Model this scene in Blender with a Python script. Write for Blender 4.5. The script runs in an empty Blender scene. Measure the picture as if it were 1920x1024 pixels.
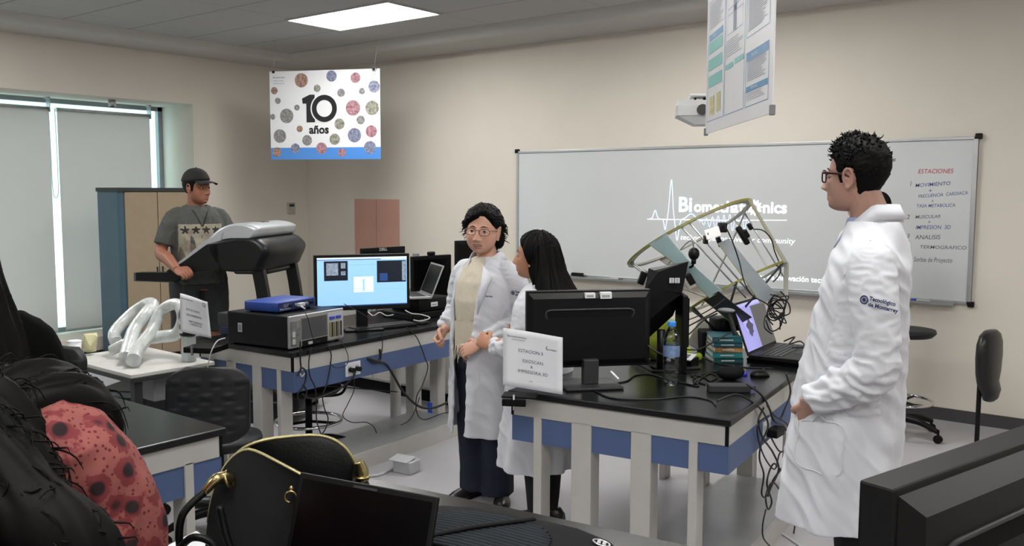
import bpy, bmesh, math, random
from mathutils import Vector, Matrix, noise, Quaternion
PI = math.pi
SC = bpy.context.scene
COL = SC.collection
random.seed(7)

# ------------------------------------------------------------------ camera
cam_data = bpy.data.cameras.new('camera')
cam = bpy.data.objects.new('camera', cam_data)
COL.objects.link(cam)
cam_data.sensor_width = 36.0
cam_data.lens = 1681.0 / 1920.0 * 36.0
cam_data.clip_start = 0.05
_a, _p, _r = math.radians(37.9), math.radians(5.17), math.radians(0.13)
_F0 = Vector((-math.sin(_a), math.cos(_a), 0)); _R0 = Vector((math.cos(_a), math.sin(_a), 0)); _U = Vector((0, 0, 1))
_F = _F0 * math.cos(_p) - _U * math.sin(_p)
_UP = _F0 * math.sin(_p) + _U * math.cos(_p)
_RR = _R0 * math.cos(_r) + _UP * math.sin(_r)
_UU = _UP * math.cos(_r) - _R0 * math.sin(_r)
_m = Matrix((_RR, _UU, -_F)).transposed().to_4x4()
_m.translation = Vector((0, 0, 1.65))
cam.matrix_world = _m
SC.camera = cam
SC.view_settings.view_transform = 'Standard'
SC.view_settings.look = 'None'
SC.view_settings.gamma = 1.0
SC.view_settings.use_curve_mapping = False
SC.view_settings.exposure = 0.22

# ------------------------------------------------------------------ world: daylight beyond the blinds
W = bpy.data.worlds.new('world'); SC.world = W; W.use_nodes = True
_bg = W.node_tree.nodes['Background']
_bg.inputs[0].default_value = (0.72, 0.93, 1.0, 1); _bg.inputs[1].default_value = 2.0

LAMP_STRENGTH = 19.0     # emission of the ceiling light diffusers

# ------------------------------------------------------------------ materials
def lin(c):
    return c / 12.92 if c <= 0.04045 else ((c + 0.055) / 1.055) ** 2.4
def hx(s):
    s = s.lstrip('#')
    return tuple(lin(int(s[i:i + 2], 16) / 255) for i in (0, 2, 4)) + (1,)
_mats = {}
def mat(name, c, rough=0.6, metal=0.0, var=0.06, scale=12.0, bump=0.0, bscale=60.0, spec=0.5, emit=None, estr=0.0, coat=0.0, trans=0.0, ior=1.45, alpha=1.0, sheen=0.0):
    if name in _mats: return _mats[name]
    m = bpy.data.materials.new(name); m.use_nodes = True
    nt = m.node_tree; N = nt.nodes; L = nt.links
    b = N['Principled BSDF']
    col = hx(c) if isinstance(c, str) else tuple(c) + (1,)
    b.inputs['Roughness'].default_value = rough
    b.inputs['Metallic'].default_value = metal
    b.inputs['Specular IOR Level'].default_value = spec
    b.inputs['Coat Weight'].default_value = coat
    b.inputs['Transmission Weight'].default_value = trans
    b.inputs['IOR'].default_value = ior
    b.inputs['Alpha'].default_value = alpha
    b.inputs['Sheen Weight'].default_value = sheen
    tc = N.new('ShaderNodeTexCoord')
    if var > 0:
        nz = N.new('ShaderNodeTexNoise'); nz.inputs['Scale'].default_value = scale; nz.inputs['Detail'].default_value = 5
        L.new(tc.outputs['Object'], nz.inputs['Vector'])
        rp = N.new('ShaderNodeValToRGB')
        rp.color_ramp.elements[0].position = 0.3; rp.color_ramp.elements[1].position = 0.7
        rp.color_ramp.elements[0].color = tuple(x * (1 - var) for x in col[:3]) + (1,)
        rp.color_ramp.elements[1].color = tuple(min(1, x * (1 + var)) for x in col[:3]) + (1,)
        L.new(nz.outputs['Fac'], rp.inputs['Fac']); L.new(rp.outputs['Color'], b.inputs['Base Color'])
    else:
        b.inputs['Base Color'].default_value = col
    if bump > 0:
        n2 = N.new('ShaderNodeTexNoise'); n2.inputs['Scale'].default_value = bscale; n2.inputs['Detail'].default_value = 4
        L.new(tc.outputs['Object'], n2.inputs['Vector'])
        bp = N.new('ShaderNodeBump'); bp.inputs['Strength'].default_value = bump; bp.inputs['Distance'].default_value = 0.01
        L.new(n2.outputs['Fac'], bp.inputs['Height']); L.new(bp.outputs['Normal'], b.inputs['Normal'])
    if emit is not None:
        b.inputs['Emission Color'].default_value = hx(emit) if isinstance(emit, str) else tuple(emit) + (1,)
        b.inputs['Emission Strength'].default_value = estr
    _mats[name] = m
    return m

# ------------------------------------------------------------------ geometry collector: every build() makes ONE mesh object
def catmull(P, n=8):
    P = [Vector(p) for p in P]
    if len(P) < 3:
        return P
    out = []
    for i in range(len(P) - 1):
        p0 = P[max(i - 1, 0)]; p1 = P[i]; p2 = P[i + 1]; p3 = P[min(i + 2, len(P) - 1)]
        for k in range(n):
            t = k / n
            out.append(0.5 * ((2 * p1) + (p2 - p0) * t + (2 * p0 - 5 * p1 + 4 * p2 - p3) * t * t + (3 * p1 - p0 - 3 * p2 + p3) * t ** 3))
    out.append(P[-1])
    return out
def lerp(a, b, t): return a + (b - a) * t
def interp(vals, t):
    x = t * (len(vals) - 1); i = min(int(x), len(vals) - 2); return lerp(vals[i], vals[i + 1], x - i)

class MB:
    def __init__(s): s.v = []; s.f = []; s.mi = []; s.sm = []; s.mats = []
    def _m(s, m):
        if m not in s.mats: s.mats.append(m)
        return s.mats.index(m)
    def add(s, vs, fs, m, smooth=False, M=None):
        o = len(s.v); k = s._m(m)
        if M is not None: vs = [M @ Vector(v) for v in vs]
        s.v += [tuple(v) for v in vs]
        s.f += [tuple(o + i for i in f) for f in fs]
        s.mi += [k] * len(fs); s.sm += [smooth] * len(fs)
        return s
    def box(s, x0, x1, y0, y1, z0, z1, m, M=None, bev=0.0, seg=2):
        if x0 > x1: x0, x1 = x1, x0
        if y0 > y1: y0, y1 = y1, y0
        if z0 > z1: z0, z1 = z1, z0
        if bev > 0:
            bev = min(bev, (x1 - x0) * .49, (y1 - y0) * .49, (z1 - z0) * .49)
            bm = bmesh.new(); bmesh.ops.create_cube(bm, size=1)
            for v in bm.verts:
                v.co = Vector((lerp(x0, x1, v.co.x + .5), lerp(y0, y1, v.co.y + .5), lerp(z0, z1, v.co.z + .5)))
            bmesh.ops.bevel(bm, geom=list(bm.edges), offset=bev, segments=seg, affect='EDGES', profile=.5)
            bm.verts.ensure_lookup_table(); bm.verts.index_update()
            s.add([v.co.copy() for v in bm.verts], [[v.index for v in f.verts] for f in bm.faces], m, seg > 1 and bev > .006, M)
            bm.free(); return s
        vs = [(x, y, z) for z in (z0, z1) for y in (y0, y1) for x in (x0, x1)]
        return s.add(vs, [(0, 2, 3, 1), (4, 5, 7, 6), (0, 1, 5, 4), (2, 6, 7, 3), (0, 4, 6, 2), (1, 3, 7, 5)], m, False, M)
    def loft(s, rings, m, smooth=True, caps=True, M=None, closed=True):
        n = len(rings[0]); vs = [p for r in rings for p in r]; fs = []
        k = n if closed else n - 1
        for i in range(len(rings) - 1):
            for j in range(k):
                a = i * n + j; b = i * n + (j + 1) % n
                fs.append((a, b, b + n, a + n))
        s.add(vs, fs, m, smooth, M)
        if caps:
            o = len(s.v) - len(vs); q = s._m(m)
            s.f.append(tuple(o + j for j in reversed(range(n)))); s.mi.append(q); s.sm.append(False)
            s.f.append(tuple(o + (len(rings) - 1) * n + j for j in range(n))); s.mi.append(q); s.sm.append(False)
        return s
    def tube(s, P, r, m, seg=8, n=8, spline=True, M=None, caps=True, flat=1.0):
        Q = catmull(P, n) if spline else [Vector(p) for p in P]
        rr = r if isinstance(r, (list, tuple)) else [r, r]
        rings = []; up = None
        for i, p in enumerate(Q):
            d = (Q[min(i + 1, len(Q) - 1)] - Q[max(i - 1, 0)])
            if d.length < 1e-9: d = Vector((0, 0, 1))
            d.normalize()
            if up is None:
                up = Vector((0, 0, 1)) if abs(d.z) < .9 else Vector((1, 0, 0))
            up = (up - d * up.dot(d))
            if up.length < 1e-6: up = d.orthogonal()
            up.normalize()
            sd = d.cross(up)
            R = interp(rr, i / max(1, len(Q) - 1))
            rings.append([p + (sd * math.cos(2 * PI * k / seg) + up * math.sin(2 * PI * k / seg) * flat) * R for k in range(seg)])
        return s.loft(rings, m, True, caps, M)
    def cyl(s, p0, p1, r0, m, r1=None, seg=20, M=None, smooth=True):
        r1 = r0 if r1 is None else r1
        p0 = Vector(p0); p1 = Vector(p1); d = (p1 - p0).normalized(); u = d.orthogonal().normalized(); w = d.cross(u)
        rings = [[p + (u * math.cos(2 * PI * k / seg) + w * math.sin(2 * PI * k / seg)) * r for k in range(seg)] for p, r in ((p0, r0), (p1, r1))]
        return s.loft(rings, m, smooth, True, M)
    def lathe(s, prof, m, seg=28, M=None, smooth=True, caps=True):
        rings = [[(r * math.cos(2 * PI * k / seg), r * math.sin(2 * PI * k / seg), z) for k in range(seg)] for r, z in prof]
        return s.loft(rings, m, smooth, caps, M)
    def sphere(s, c, r, m, seg=20, rings=12, M=None):
        if not isinstance(r, (tuple, list)): r = (r, r, r)
        R = []
        for i in range(rings + 1):
            t = PI * (i / rings) ; t = min(max(t, .02), PI - .02)
            R.append([(c[0] + r[0] * math.sin(t) * math.cos(2 * PI * k / seg), c[1] + r[1] * math.sin(t) * math.sin(2 * PI * k / seg), c[2] - r[2] * math.cos(t)) for k in range(seg)])
        return s.loft(R, m, True, True, M)
    def torus(s, c, R, r, m, seg=36, rs=8, M=None, arc=2 * PI, rot=None, rz=1.0):
        rings = []; full = abs(arc - 2 * PI) < 1e-6
        n = seg if full else seg + 1
        rot = rot or Matrix.Identity(3)
        for i in range(n):
            a = arc * i / seg
            d = Vector((math.cos(a), math.sin(a), 0))
            rings.append([Vector(c) + rot @ (d * (R + r * math.cos(2 * PI * k / rs)) + Vector((0, 0, r * rz * math.sin(2 * PI * k / rs)))) for k in range(rs)])
        if full: rings.append(rings[0])
        return s.loft(rings, m, True, not full, M)
    def prism(s, pts, z0, z1, m, M=None, smooth=False):
        n = len(pts)
        vs = [(x, y, z0) for x, y in pts] + [(x, y, z1) for x, y in pts]
        fs = [tuple(reversed(range(n))), tuple(range(n, 2 * n))] + [(i, (i + 1) % n, (i + 1) % n + n, i + n) for i in range(n)]
        return s.add(vs, fs, m, smooth, M)
    def quad(s, pts, m, M=None): return s.add(pts, [tuple(range(len(pts)))], m, False, M)
    def text(s, txt, size, m, M, ext=0.0, align='LEFT', bold=0.0, sx=1.0, shear=0.0):
        cu = bpy.data.curves.new('t', 'FONT'); cu.body = txt; cu.size = size; cu.align_x = align; cu.offset = bold; cu.shear = shear
        cu.extrude = ext; cu.resolution_u = 3
        o = bpy.data.objects.new('t', cu); COL.objects.link(o)
        dg = bpy.context.evaluated_depsgraph_get(); me = bpy.data.meshes.new_from_object(o.evaluated_get(dg))
        s.add([Vector((v.co.x * sx, v.co.y, v.co.z)) for v in me.vertices], [tuple(p.vertices) for p in me.polygons], m, False, M)
        bpy.data.objects.remove(o); bpy.data.meshes.remove(me); bpy.data.curves.remove(cu)
        return s
    def mesh(s, name):
        me = bpy.data.meshes.new(name)
        me.from_pydata(s.v, [], s.f)
        for m in s.mats: me.materials.append(m)
        me.polygons.foreach_set('material_index', s.mi)
        me.polygons.foreach_set('use_smooth', s.sm)
        me.update()
        return me
    def build(s, name, parent=None, label=None):
        me = s.mesh(name)
        o = bpy.data.objects.new(name, me); COL.objects.link(o)
        if parent is not None: o.parent = parent
        if label: o['label'] = label
        return o

# a point of the room seen at a given place of the photograph: on a level z, or at a distance d in front of the camera
def _ray(px, py): return _F + _RR * ((px - 960) / 1681.0) - _UU * ((py - 512) / 1681.0)
def at_z(px, py, z):
    d = _ray(px, py); return Vector((0, 0, 1.65)) + d * ((z - 1.65) / d.z)
def at_d(px, py, dist):
    d = _ray(px, py); return Vector((0, 0, 1.65)) + d * (dist / d.dot(_F0))
def heading(a, b): return math.degrees(math.atan2(b[1] - a[1], b[0] - a[0]))
CAMRZ = 37.9      # heading whose local x runs along the picture's horizontal

def T(x=0, y=0, z=0): return Matrix.Translation((x, y, z))
def Rz(d): return Matrix.Rotation(math.radians(d), 4, 'Z')
def Rx(d): return Matrix.Rotation(math.radians(d), 4, 'X')
def Ry(d): return Matrix.Rotation(math.radians(d), 4, 'Y')

def thing(name, label, cat, loc=(0, 0, 0), rz=0, group=None, rot=None):
    o = bpy.data.objects.new(name, None); COL.objects.link(o)
    o.location = loc; o.rotation_euler = rot if rot else (0, 0, math.radians(rz)); o.empty_display_size = .1
    o['label'] = label; o['category'] = cat
    if group: o['group'] = group
    return o
def tag(o, label, cat, group=None):
    o['label'] = label; o['category'] = cat
    if group: o['group'] = group
    return o
def struct(name, mb, loc=(0, 0, 0)):
    o = mb.build(name); o.location = loc; o['kind'] = 'structure'; return o
def single(name, mb, label, cat, loc=(0, 0, 0), rz=0, group=None, rot=None):
    o = mb.build(name); o.location = loc; o.rotation_euler = rot if rot else (0, 0, math.radians(rz)); return tag(o, label, cat, group)
def copy_tree(o, parent=None, label=None):
    c = o.copy(); COL.objects.link(c); c.parent = parent
    if label: c['label'] = label
    for ch in list(o.children): copy_tree(ch, c)
    return c

# common materials
M_wall = mat('wall_paint', '#ccc6bb', .85, var=.015, scale=3, bump=.03, bscale=220)
M_white = mat('white_enamel', '#b3b1ac', .45, var=.03)
M_blue = mat('blue_laminate', '#4b5d84', .5, var=.04)
M_top = mat('black_worktop', '#101213', .24, var=.15, spec=.38, scale=30, bump=.02, bscale=300)
M_blk = mat('black_plastic', '#050506', .45, var=.1, spec=.28)
M_blkm = mat('black_matte', '#070708', .75, var=.1, spec=.2)
M_dgrey = mat('dark_grey_plastic', '#2b2c2e', .5)
M_grey = mat('grey_plastic', '#7b7d80', .5)
M_lgrey = mat('light_grey_plastic', '#b4b6b8', .45)
M_alu = mat('aluminium', '#b9bbbd', .35, metal=.9, var=.04)
M_chrome = mat('chrome', '#d8d8da', .12, metal=1, var=0)
M_paper = mat('white_paper', '#dfe1e6', .8, var=.02)
M_ink = mat('grey_ink', '#5b5f6a', .8, var=0)
M_label = mat('label_sticker', '#d5d6d8', .6, var=0)
M_cable = mat('black_cable', '#0b0b0c', .45, var=0)
M_cablew = mat('white_cable', '#b9b9b6', .5, var=0)
# ================================================================== the setting
XW, YF, ZC, ZS = -8.57, 7.0, 3.15, 3.06
XR, YB = 3.0, -3.0
# floor
def floor_mat():
    m = mat('vinyl_floor', '#a6a4a8', .32, var=.04, scale=2.5, bump=.02, bscale=400)
    nt = m.node_tree; N = nt.nodes; L = nt.links; b = N['Principled BSDF']
    tc = N['Texture Coordinate']; nz = N.new('ShaderNodeTexNoise'); nz.inputs['Scale'].default_value = 90; nz.inputs['Detail'].default_value = 2
    L.new(tc.outputs['Object'], nz.inputs['Vector'])
    mr = N.new('ShaderNodeMapRange'); mr.inputs['To Min'].default_value = .26; mr.inputs['To Max'].default_value = .4
    L.new(nz.outputs['Fac'], mr.inputs['Value']); L.new(mr.outputs['Result'], b.inputs['Roughness'])
    return m
struct('floor', MB().box(XW - .7, XR, YB, YF, -.1, 0, floor_mat()))
# ceiling: tile plane with a dropped coving along the walls
def tile_mat():
    m = mat('ceiling_tile', '#a9a8a6', .9, var=.03, scale=40, bump=.05, bscale=150)
    nt = m.node_tree; N = nt.nodes; L = nt.links; b = N['Principled BSDF']
    tc = N['Texture Coordinate']; sp = N.new('ShaderNodeSeparateXYZ'); L.new(tc.outputs['Object'], sp.inputs[0])
    def seam(axis, size, off, w):
        a = N.new('ShaderNodeMath'); a.operation = 'ADD'; a.inputs[1].default_value = off; L.new(sp.outputs[axis], a.inputs[0])
        f = N.new('ShaderNodeMath'); f.operation = 'PINGPONG'; f.inputs[1].default_value = size / 2; L.new(a.outputs[0], f.inputs[0])
        g = N.new('ShaderNodeMath'); g.operation = 'LESS_THAN'; g.inputs[1].default_value = w; L.new(f.outputs[0], g.inputs[0])
        return g
    g1 = seam('Y', .61, -5.13 + 6.1, .004); g2 = seam('X', 1.22, 5.22, .0015)
    mx = N.new('ShaderNodeMath'); mx.operation = 'MAXIMUM'; L.new(g1.outputs[0], mx.inputs[0]); L.new(g2.outputs[0], mx.inputs[1])
    mc = N.new('ShaderNodeMix'); mc.data_type = 'RGBA'
    src = b.inputs['Base Color'].links[0].from_socket
    L.new(mx.outputs[0], mc.inputs[0]); L.new(src, mc.inputs[6]); mc.inputs[7].default_value = hx('#55534f')
    L.new(mc.outputs[2], b.inputs['Base Color'])
    return m
M_tile = tile_mat()
M_cov = mat('ceiling_plaster', '#b6b4ae', .9, var=.01)
c = MB().box(XW - .7, XR, YB, YF, ZC, ZC + .1, M_tile)
struct('ceiling', c)
def coving(pts_in, pts_out, name):
    """profile runs from tile plane edge down a rounded face to the soffit and the wall"""
    prof = [(0, ZC - .001), (.02, ZC - .012), (.05, ZS + .035), (.09, ZS + .008), (.13, ZS)]
    a, b = Vector(pts_in[0]), Vector(pts_in[1]); a2, b2 = Vector(pts_out[0]), Vector(pts_out[1])
    rings = []
    for t, z in prof:
        pa = a + (a2 - a).normalized() * t; pb = b + (b2 - b).normalized() * t
        rings.append([(pa.x, pa.y, z), (pb.x, pb.y, z)])
    rings.append([(a2.x, a2.y, ZS), (b2.x, b2.y, ZS)])
    m = MB().loft(rings, M_cov, True, False, closed=False)
    return struct(name, m)
coving([(XW + .52, YB), (XW + .52, YF - .6)], [(XW, YB), (XW, YF)], 'trim_1')
coving([(XW + .52, YF - .6), (XR, YF - .6)], [(XW, YF), (XR, YF)], 'trim_2')
# walls
struct('wall_front', MB().box(XW - .7, XR + .1, YF, YF + .1, 0, ZC + .1, M_wall))
struct('wall_back', MB().box(XW - .7, XR + .1, YB - .1, YB, 0, ZC + .1, M_wall))
struct('wall_right', MB().box(XR, XR + .1, YB, YF, 0, ZC + .1, M_wall))
OY0, OY1, OZ0, OZ1 = 1.2, 5.5, .22, 2.565      # window recess
w = MB()
w.box(XW - .65, XW, OY1, YF, 0, ZC + .1, M_wall)
w.box(XW - .65, XW, YB, OY0, 0, ZC + .1, M_wall)
w.box(XW - .65, XW, OY0, OY1, OZ1, ZC + .1, M_wall)
w.box(XW - .65, XW, OY0, OY1, 0, OZ0, M_wall)
struct('wall_left', w)
M_base = mat('baseboard_vinyl', '#3c3b3d', .5)
struct('baseboard_front', MB().box(XW, XR, YF - .012, YF, 0, .09, M_base))
struct('baseboard_left', MB().box(XW, XW + .012, YB, YF - .012, 0, .09, M_base))
# window
M_frame = mat('window_frame_metal', '#8d9396', .4, metal=.6)
def glass_mat():
    m = bpy.data.materials.new('window_glass'); m.use_nodes = True
    N = m.node_tree.nodes; L = m.node_tree.links; N.clear()
    o = N.new('ShaderNodeOutputMaterial'); t = N.new('ShaderNodeBsdfTransparent'); g = N.new('ShaderNodeBsdfGlossy'); x = N.new('ShaderNodeMixShader')
    t.inputs[0].default_value = (.93, 1, .98, 1); g.inputs['Roughness'].default_value = .02; x.inputs[0].default_value = .06
    L.new(t.outputs[0], x.inputs[1]); L.new(g.outputs[0], x.inputs[2]); L.new(x.outputs[0], o.inputs[0])
    return m
M_glass = glass_mat()
wf = MB(); xg = XW - .62
for y in (OY0, 2.72, OY1 - .05): wf.box(xg - .03, xg + .03, y, y + .05, OZ0, OZ1, M_frame)
for z in (OZ0, OZ1 - .045): wf.box(xg - .03, xg + .03, OY0, OY1, z, z + .045, M_frame)
wob = struct('window_1', wf)
p = MB().box(xg - .004, xg + .004, OY0 + .03, OY1 - .03, OZ0 + .03, OZ1 - .03, M_glass).build('pane', wob)
# blinds
M_blind = mat('blind_fabric', '#c2c6c5', .85, var=.02, scale=6, bump=.04, bscale=500)
_n = M_blind.node_tree; _t = _n.nodes.new('ShaderNodeBsdfTranslucent'); _t.inputs[0].default_value = hx('#d9cbc7'); _x = _n.nodes.new('ShaderNodeMixShader'); _x.inputs[0].default_value = .6
_n.links.new(_n.nodes['Principled BSDF'].outputs[0], _x.inputs[1]); _n.links.new(_t.outputs[0], _x.inputs[2]); _n.links.new(_x.outputs[0], _n.nodes['Material Output'].inputs[0])
M_bmet = mat('blind_metal', '#b7bcbb', .35, metal=.6)
def blind(y0, y1, label, chain):
    t = thing('roller_blind', label, 'blind', (-9.05, (y0 + y1) / 2, .235), group='roller blinds in the window recess')
    h = (y1 - y0) / 2
    MB().box(-.002, .002, -h, h, .02, 2.215, M_blind).build('fabric', t)
    MB().box(-.008, .008, -h, h, 0, .022, M_bmet).build('bottom_bar', t)
    MB().cyl((-.02, -h, 2.215), (-.02, h, 2.215), .022, M_bmet).build('roller_tube', t)
    MB().box(-.05, .03, h, h + .006, 2.185, 2.33, M_bmet).box(-.05, .03, h - .02, h + .006, 2.315, 2.33, M_bmet).build('bracket', t)
    if chain:
        P = [(.03, h + .045, 2.22), (.03, h + .05, 1.8), (.035, h + .045, 1.42), (.035, h + .02, 1.35), (.03, h - .005, 1.42), (.03, h - .01, 1.9), (.02, h - .01, 2.2)]
        MB().tube(P, .004, mat('blind_chain', '#b9d3d0', .4, var=0), 6).build('pull_chain', t)
    return t
blind(4.305, 5.285, 'grey roller blind hanging behind the beige wardrobe, right of the bright gap', False)
blind(2.3, 4.225, 'wide grey roller blind filling the left edge of the window recess', True)
s = MB().cyl((0, 0, 0), (0, 0, -.07), .035, M_alu, seg=20); s.cyl((0, 0, -.07), (0, 0, -.075), .025, M_dgrey)
single('ceiling_sensor', s, 'small silver cylinder fixed under the top of the window recess', 'sensor', (-8.8, 4.74, 2.565))
# ceiling lights
M_lamp = mat('lamp_diffuser', '#ffffff', .5, var=0, emit=(1, .985, .96), estr=LAMP_STRENGTH)
def light(x, y, label, first=[None]):
    if first[0] is None:
        t = thing('ceiling_light', label, 'light', (x, y, ZC), group='recessed ceiling lights')
        MB().box(-.61, .61, -.005, .29 - .57 + .0, -.004, 0, M_white).build('frame', t)
        t.children[0].data.clear_geometry()
        f = MB()
        for a in ((-.64, .64, -.32, -.3), (-.64, .64, .3, .32), (-.64, -.62, -.3, .3), (.62, .64, -.3, .3)): f.box(a[0], a[1], a[2], a[3], -.012, 0, M_white)
        t.children[0].data = f.mesh('frame')
        MB().box(-.62, .62, -.3, .3, -.006, -.001, M_lamp).build('diffuser', t)
        first[0] = t; return t
    t = copy_tree(first[0], None, label); t.location = (x, y, ZC); return t
light(-5.86, 5.42, 'bright rectangular ceiling light above the hanging anniversary banner')
for x, y in ((-3.0, 5.42), (1.3, 4.5), (-4.2, 3.0), (-1.0, 3.0), (-7.3, 2.2), (-1.0, .4), (1.5, .4), (-3.4, -1.8), (-.4, -1.8)):
    light(x, y, 'unseen fill light added in the ceiling outside the top of the picture')  # unseen panels added as fill, spread to balance the room's brightness
# bench
M_lino = mat('steel_grey_sheet', '#a2a3a4', .3, metal=.2, var=.05)
def bench(label, loc, rz, w, L, base=True, name='lab_bench'):
    t = thing(name, label, 'bench', (loc[0], loc[1], 0), rz)
    h = .79
    MB().box(-w - .012, .012, -.012, L + .012, h - .028, h, M_top, bev=.004, seg=2).build('worktop', t)
    # end frames (upright panels) with rail and legs
    for nm, y0, y1, s in (('end_rail', 0.0, .03, 1), ('end_rail', L - .03, L, -1)):
        MB().box(-w + .012, -.012, y0, y1, h - .108, h - .028, M_white, bev=.002, seg=1).build(nm, t)
    for y in (.004, L - .028 + .004):
        MB().box(-w, 0, y + .004, y + .02, h - .222, h - .108, M_blue).build('end_panel', t)
    for x in (-w, 0):
        s = 1 if x == 0 else -1
        MB().box(x - .022 * s, x, .012, L - .012, h - .108, h - .028, M_white).build('side_rail', t)
        MB().box(x - .022 * s, x, .025, L - .025, h - .222, h - .108, M_blue).build('side_panel', t)
        for y in (0, L):
            q = 1 if y == 0 else -1
            MB().box(x, x - .012 * s, y, y + .012 * q, h - .108, h - .028, M_blkm).build('corner_strip', t)
    for y0, y1 in ((0.0, .085), (L - .085, L)):
        for a, b in ((.125, .162), (.325, .415), (.60, .695), (.845, .885)):
            MB().box(-w * b, -w * a, y0, y1, 0, h - .1, M_white, bev=.002, seg=1).build('leg', t)
    if base:
        MB().box(-.45, -.025, .09, L - .09, 0, .1, M_white).build('base_plinth', t)
        MB().box(-.45, -.045, .09, L - .09, .1, .104, M_lino).build('base_shelf', t)
    return t
near_bench = bench('black-topped white and blue lab bench in front, carrying the laptop and water bottle', (-1.406, 3.151), 7.0, .965, 1.56)
left_bench = bench('black-topped white and blue lab bench with the lit monitor and computer tower', (-3.842, 3.02), 3.2, .8, 1.62)
side_bench = bench('empty black-topped lab bench at left behind the floral blouse', (-2.81, 1.885), 90, .95, 1.7, False)
front_bench = bench('dark glossy bench top in the foreground under the handbag', (.597, 2.128), 97.2, .95, 2.66, False)
# ================================================================== things on and by the walls
# --- whiteboard
M_wb = mat('whiteboard_enamel', '#bfc2c3', .22, var=.01, scale=2)
M_proj = mat('emissive_projection', '#ffffff', .5, var=0, emit=(.93, .98, 1), estr=.7)
M_projb = mat('emissive_projection_blue', '#d8e8ff', .5, var=0, emit=(.62, .82, 1), estr=.7)
M_red = mat('red_marker_ink', '#a8384a', .7, var=0)
M_navy = mat('blue_marker_ink', '#4a5288', .7, var=0)
M_gmk = mat('grey_marker_ink', '#5a5c66', .7, var=0)
wbx0, wbx1, wbz0, wbz1 = -5.374, -1.31, .862, 2.045
wb = thing('whiteboard', 'wide white marker board on the front wall with projected lettering', 'whiteboard', (-3.342, 6.998, .862))
hw = (wbx1 - wbx0) / 2; hh = wbz1 - wbz0
MB().box(-hw, hw, -.018, 0, 0, hh, M_wb).build('board', wb)
f = MB()
for a in ((-hw, hw, 0, .022), (-hw, hw, hh - .022, hh), (-hw, -hw + .022, 0, hh), (hw - .03, hw, 0, hh)): f.box(a[0], a[1], -.028, -.001, a[2], a[3], M_alu, bev=.003)
f.build('frame', wb)
for x in (-hw, hw):
    for z in (0, hh):
        MB().box(x - .022, x + .022, -.031, .0, z - .02, z + .02, M_blk, bev=.006).build('corner_cap', wb)
MB().box(-hw + .1, hw - .1, -.085, -.018, -.012, -.002, M_alu).box(-hw + .1, hw - .1, -.088, -.082, -.012, .006, M_alu).build('marker_tray', wb)
def WB(x, z): return T(x + 3.342, -.0185, z - .862) @ Rx(90)
# handwriting
hwk = MB()
def hand(mb, txt, x, z, x1, size, m, rot=0, sh=.15):
    n = max(1, len(txt)); sx = (x1 - x) / (n * size * .56)
    return mb.text(txt, size, m, WB(x, z) @ Rz(rot), sx=sx, shear=sh, bold=.0002)
hand(hwk, 'ESTACIONES', -1.70, 1.79, -1.47, .045, M_red)
hwk2 = MB()
for t_, x, z, x1, s_, m_, r_ in (('1', -1.755, 1.70, -1.735, .05, M_gmk, 0), ('MOVIMIENTO', -1.714, 1.69, -1.50, .038, M_navy, 4), ('+', -1.625, 1.652, -1.6, .04, M_navy, 0),
    ('FRECUENCIA  CARDIACA', -1.69, 1.612, -1.37, .034, M_navy, 5), ('x', -1.60, 1.585, -1.585, .03, M_gmk, 0), ('TASA METABOLICA', -1.70, 1.543, -1.45, .034, M_navy, 2),
    ('2', -1.765, 1.46, -1.74, .045, M_gmk, 0), ('MUSCULAR', -1.705, 1.462, -1.555, .034, M_gmk, 3), ('+', -1.62, 1.428, -1.6, .035, M_gmk, 0), ('IMPRESION  3D', -1.70, 1.385, -1.445, .04, M_navy, 2),
    ('3', -1.76, 1.32, -1.735, .045, M_gmk, 0), ('ANALISIS', -1.70, 1.312, -1.51, .045, M_gmk, 2), ('TERMOGRAFICO', -1.667, 1.245, -1.39, .036, M_gmk, 1), ('Sorbie de Proyecto', -1.703, 1.148, -1.37, .05, M_gmk, 1)):
    hand(hwk2, t_, x, z, x1, s_, m_, r_)
hwk.build('red_handwriting', wb, 'red marker handwriting')
hwk2.build('blue_handwriting', wb, 'blue and grey marker handwriting')
# projected picture: the projector's light put into self-glowing shapes on the board
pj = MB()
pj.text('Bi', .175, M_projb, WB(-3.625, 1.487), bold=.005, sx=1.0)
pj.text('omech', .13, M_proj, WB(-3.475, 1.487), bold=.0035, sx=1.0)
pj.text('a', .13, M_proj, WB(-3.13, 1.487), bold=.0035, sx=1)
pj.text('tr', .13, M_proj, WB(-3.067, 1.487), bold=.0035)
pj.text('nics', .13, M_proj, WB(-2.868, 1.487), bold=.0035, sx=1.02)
g = []
for k in range(48):
    a = 2 * PI * k / 48; r = .066 if (k // 2) % 2 == 0 else .05
    g.append((math.cos(a) * r, math.sin(a) * r))
gv = []; gf = []
for k in range(48):
    a = 2 * PI * k / 48
    gv += [(g[k][0], g[k][1], 0), (math.cos(a) * .025, math.sin(a) * .025, 0)]
for k in range(48):
    n = (k + 1) % 48; gf.append((2 * k, 2 * n, 2 * n + 1, 2 * k + 1))
pj.add(gv, gf, M_proj, False, WB(-2.935, 1.527))
def line(pts, w, m, mb):
    for a, b in zip(pts[:-1], pts[1:]):
        a = Vector((a[0], 0, a[1])); b = Vector((b[0], 0, b[1])); d = (b - a).normalized(); n = Vector((-d.z, 0, d.x)) * w / 2
        e = d * w * .3
        q = [a - n - e, b - n + e, b + n + e, a + n - e]
        mb.quad([(v.x + 3.342, -.0192, v.z - .862) for v in q], m)
pj.build('projected_logo', wb, 'glowing projected logo lettering with a gear for one letter')
pj = MB()
line([(-3.921, 1.413), (-3.1, 1.42), (-2.665, 1.43)], .006, M_proj, pj)
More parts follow.
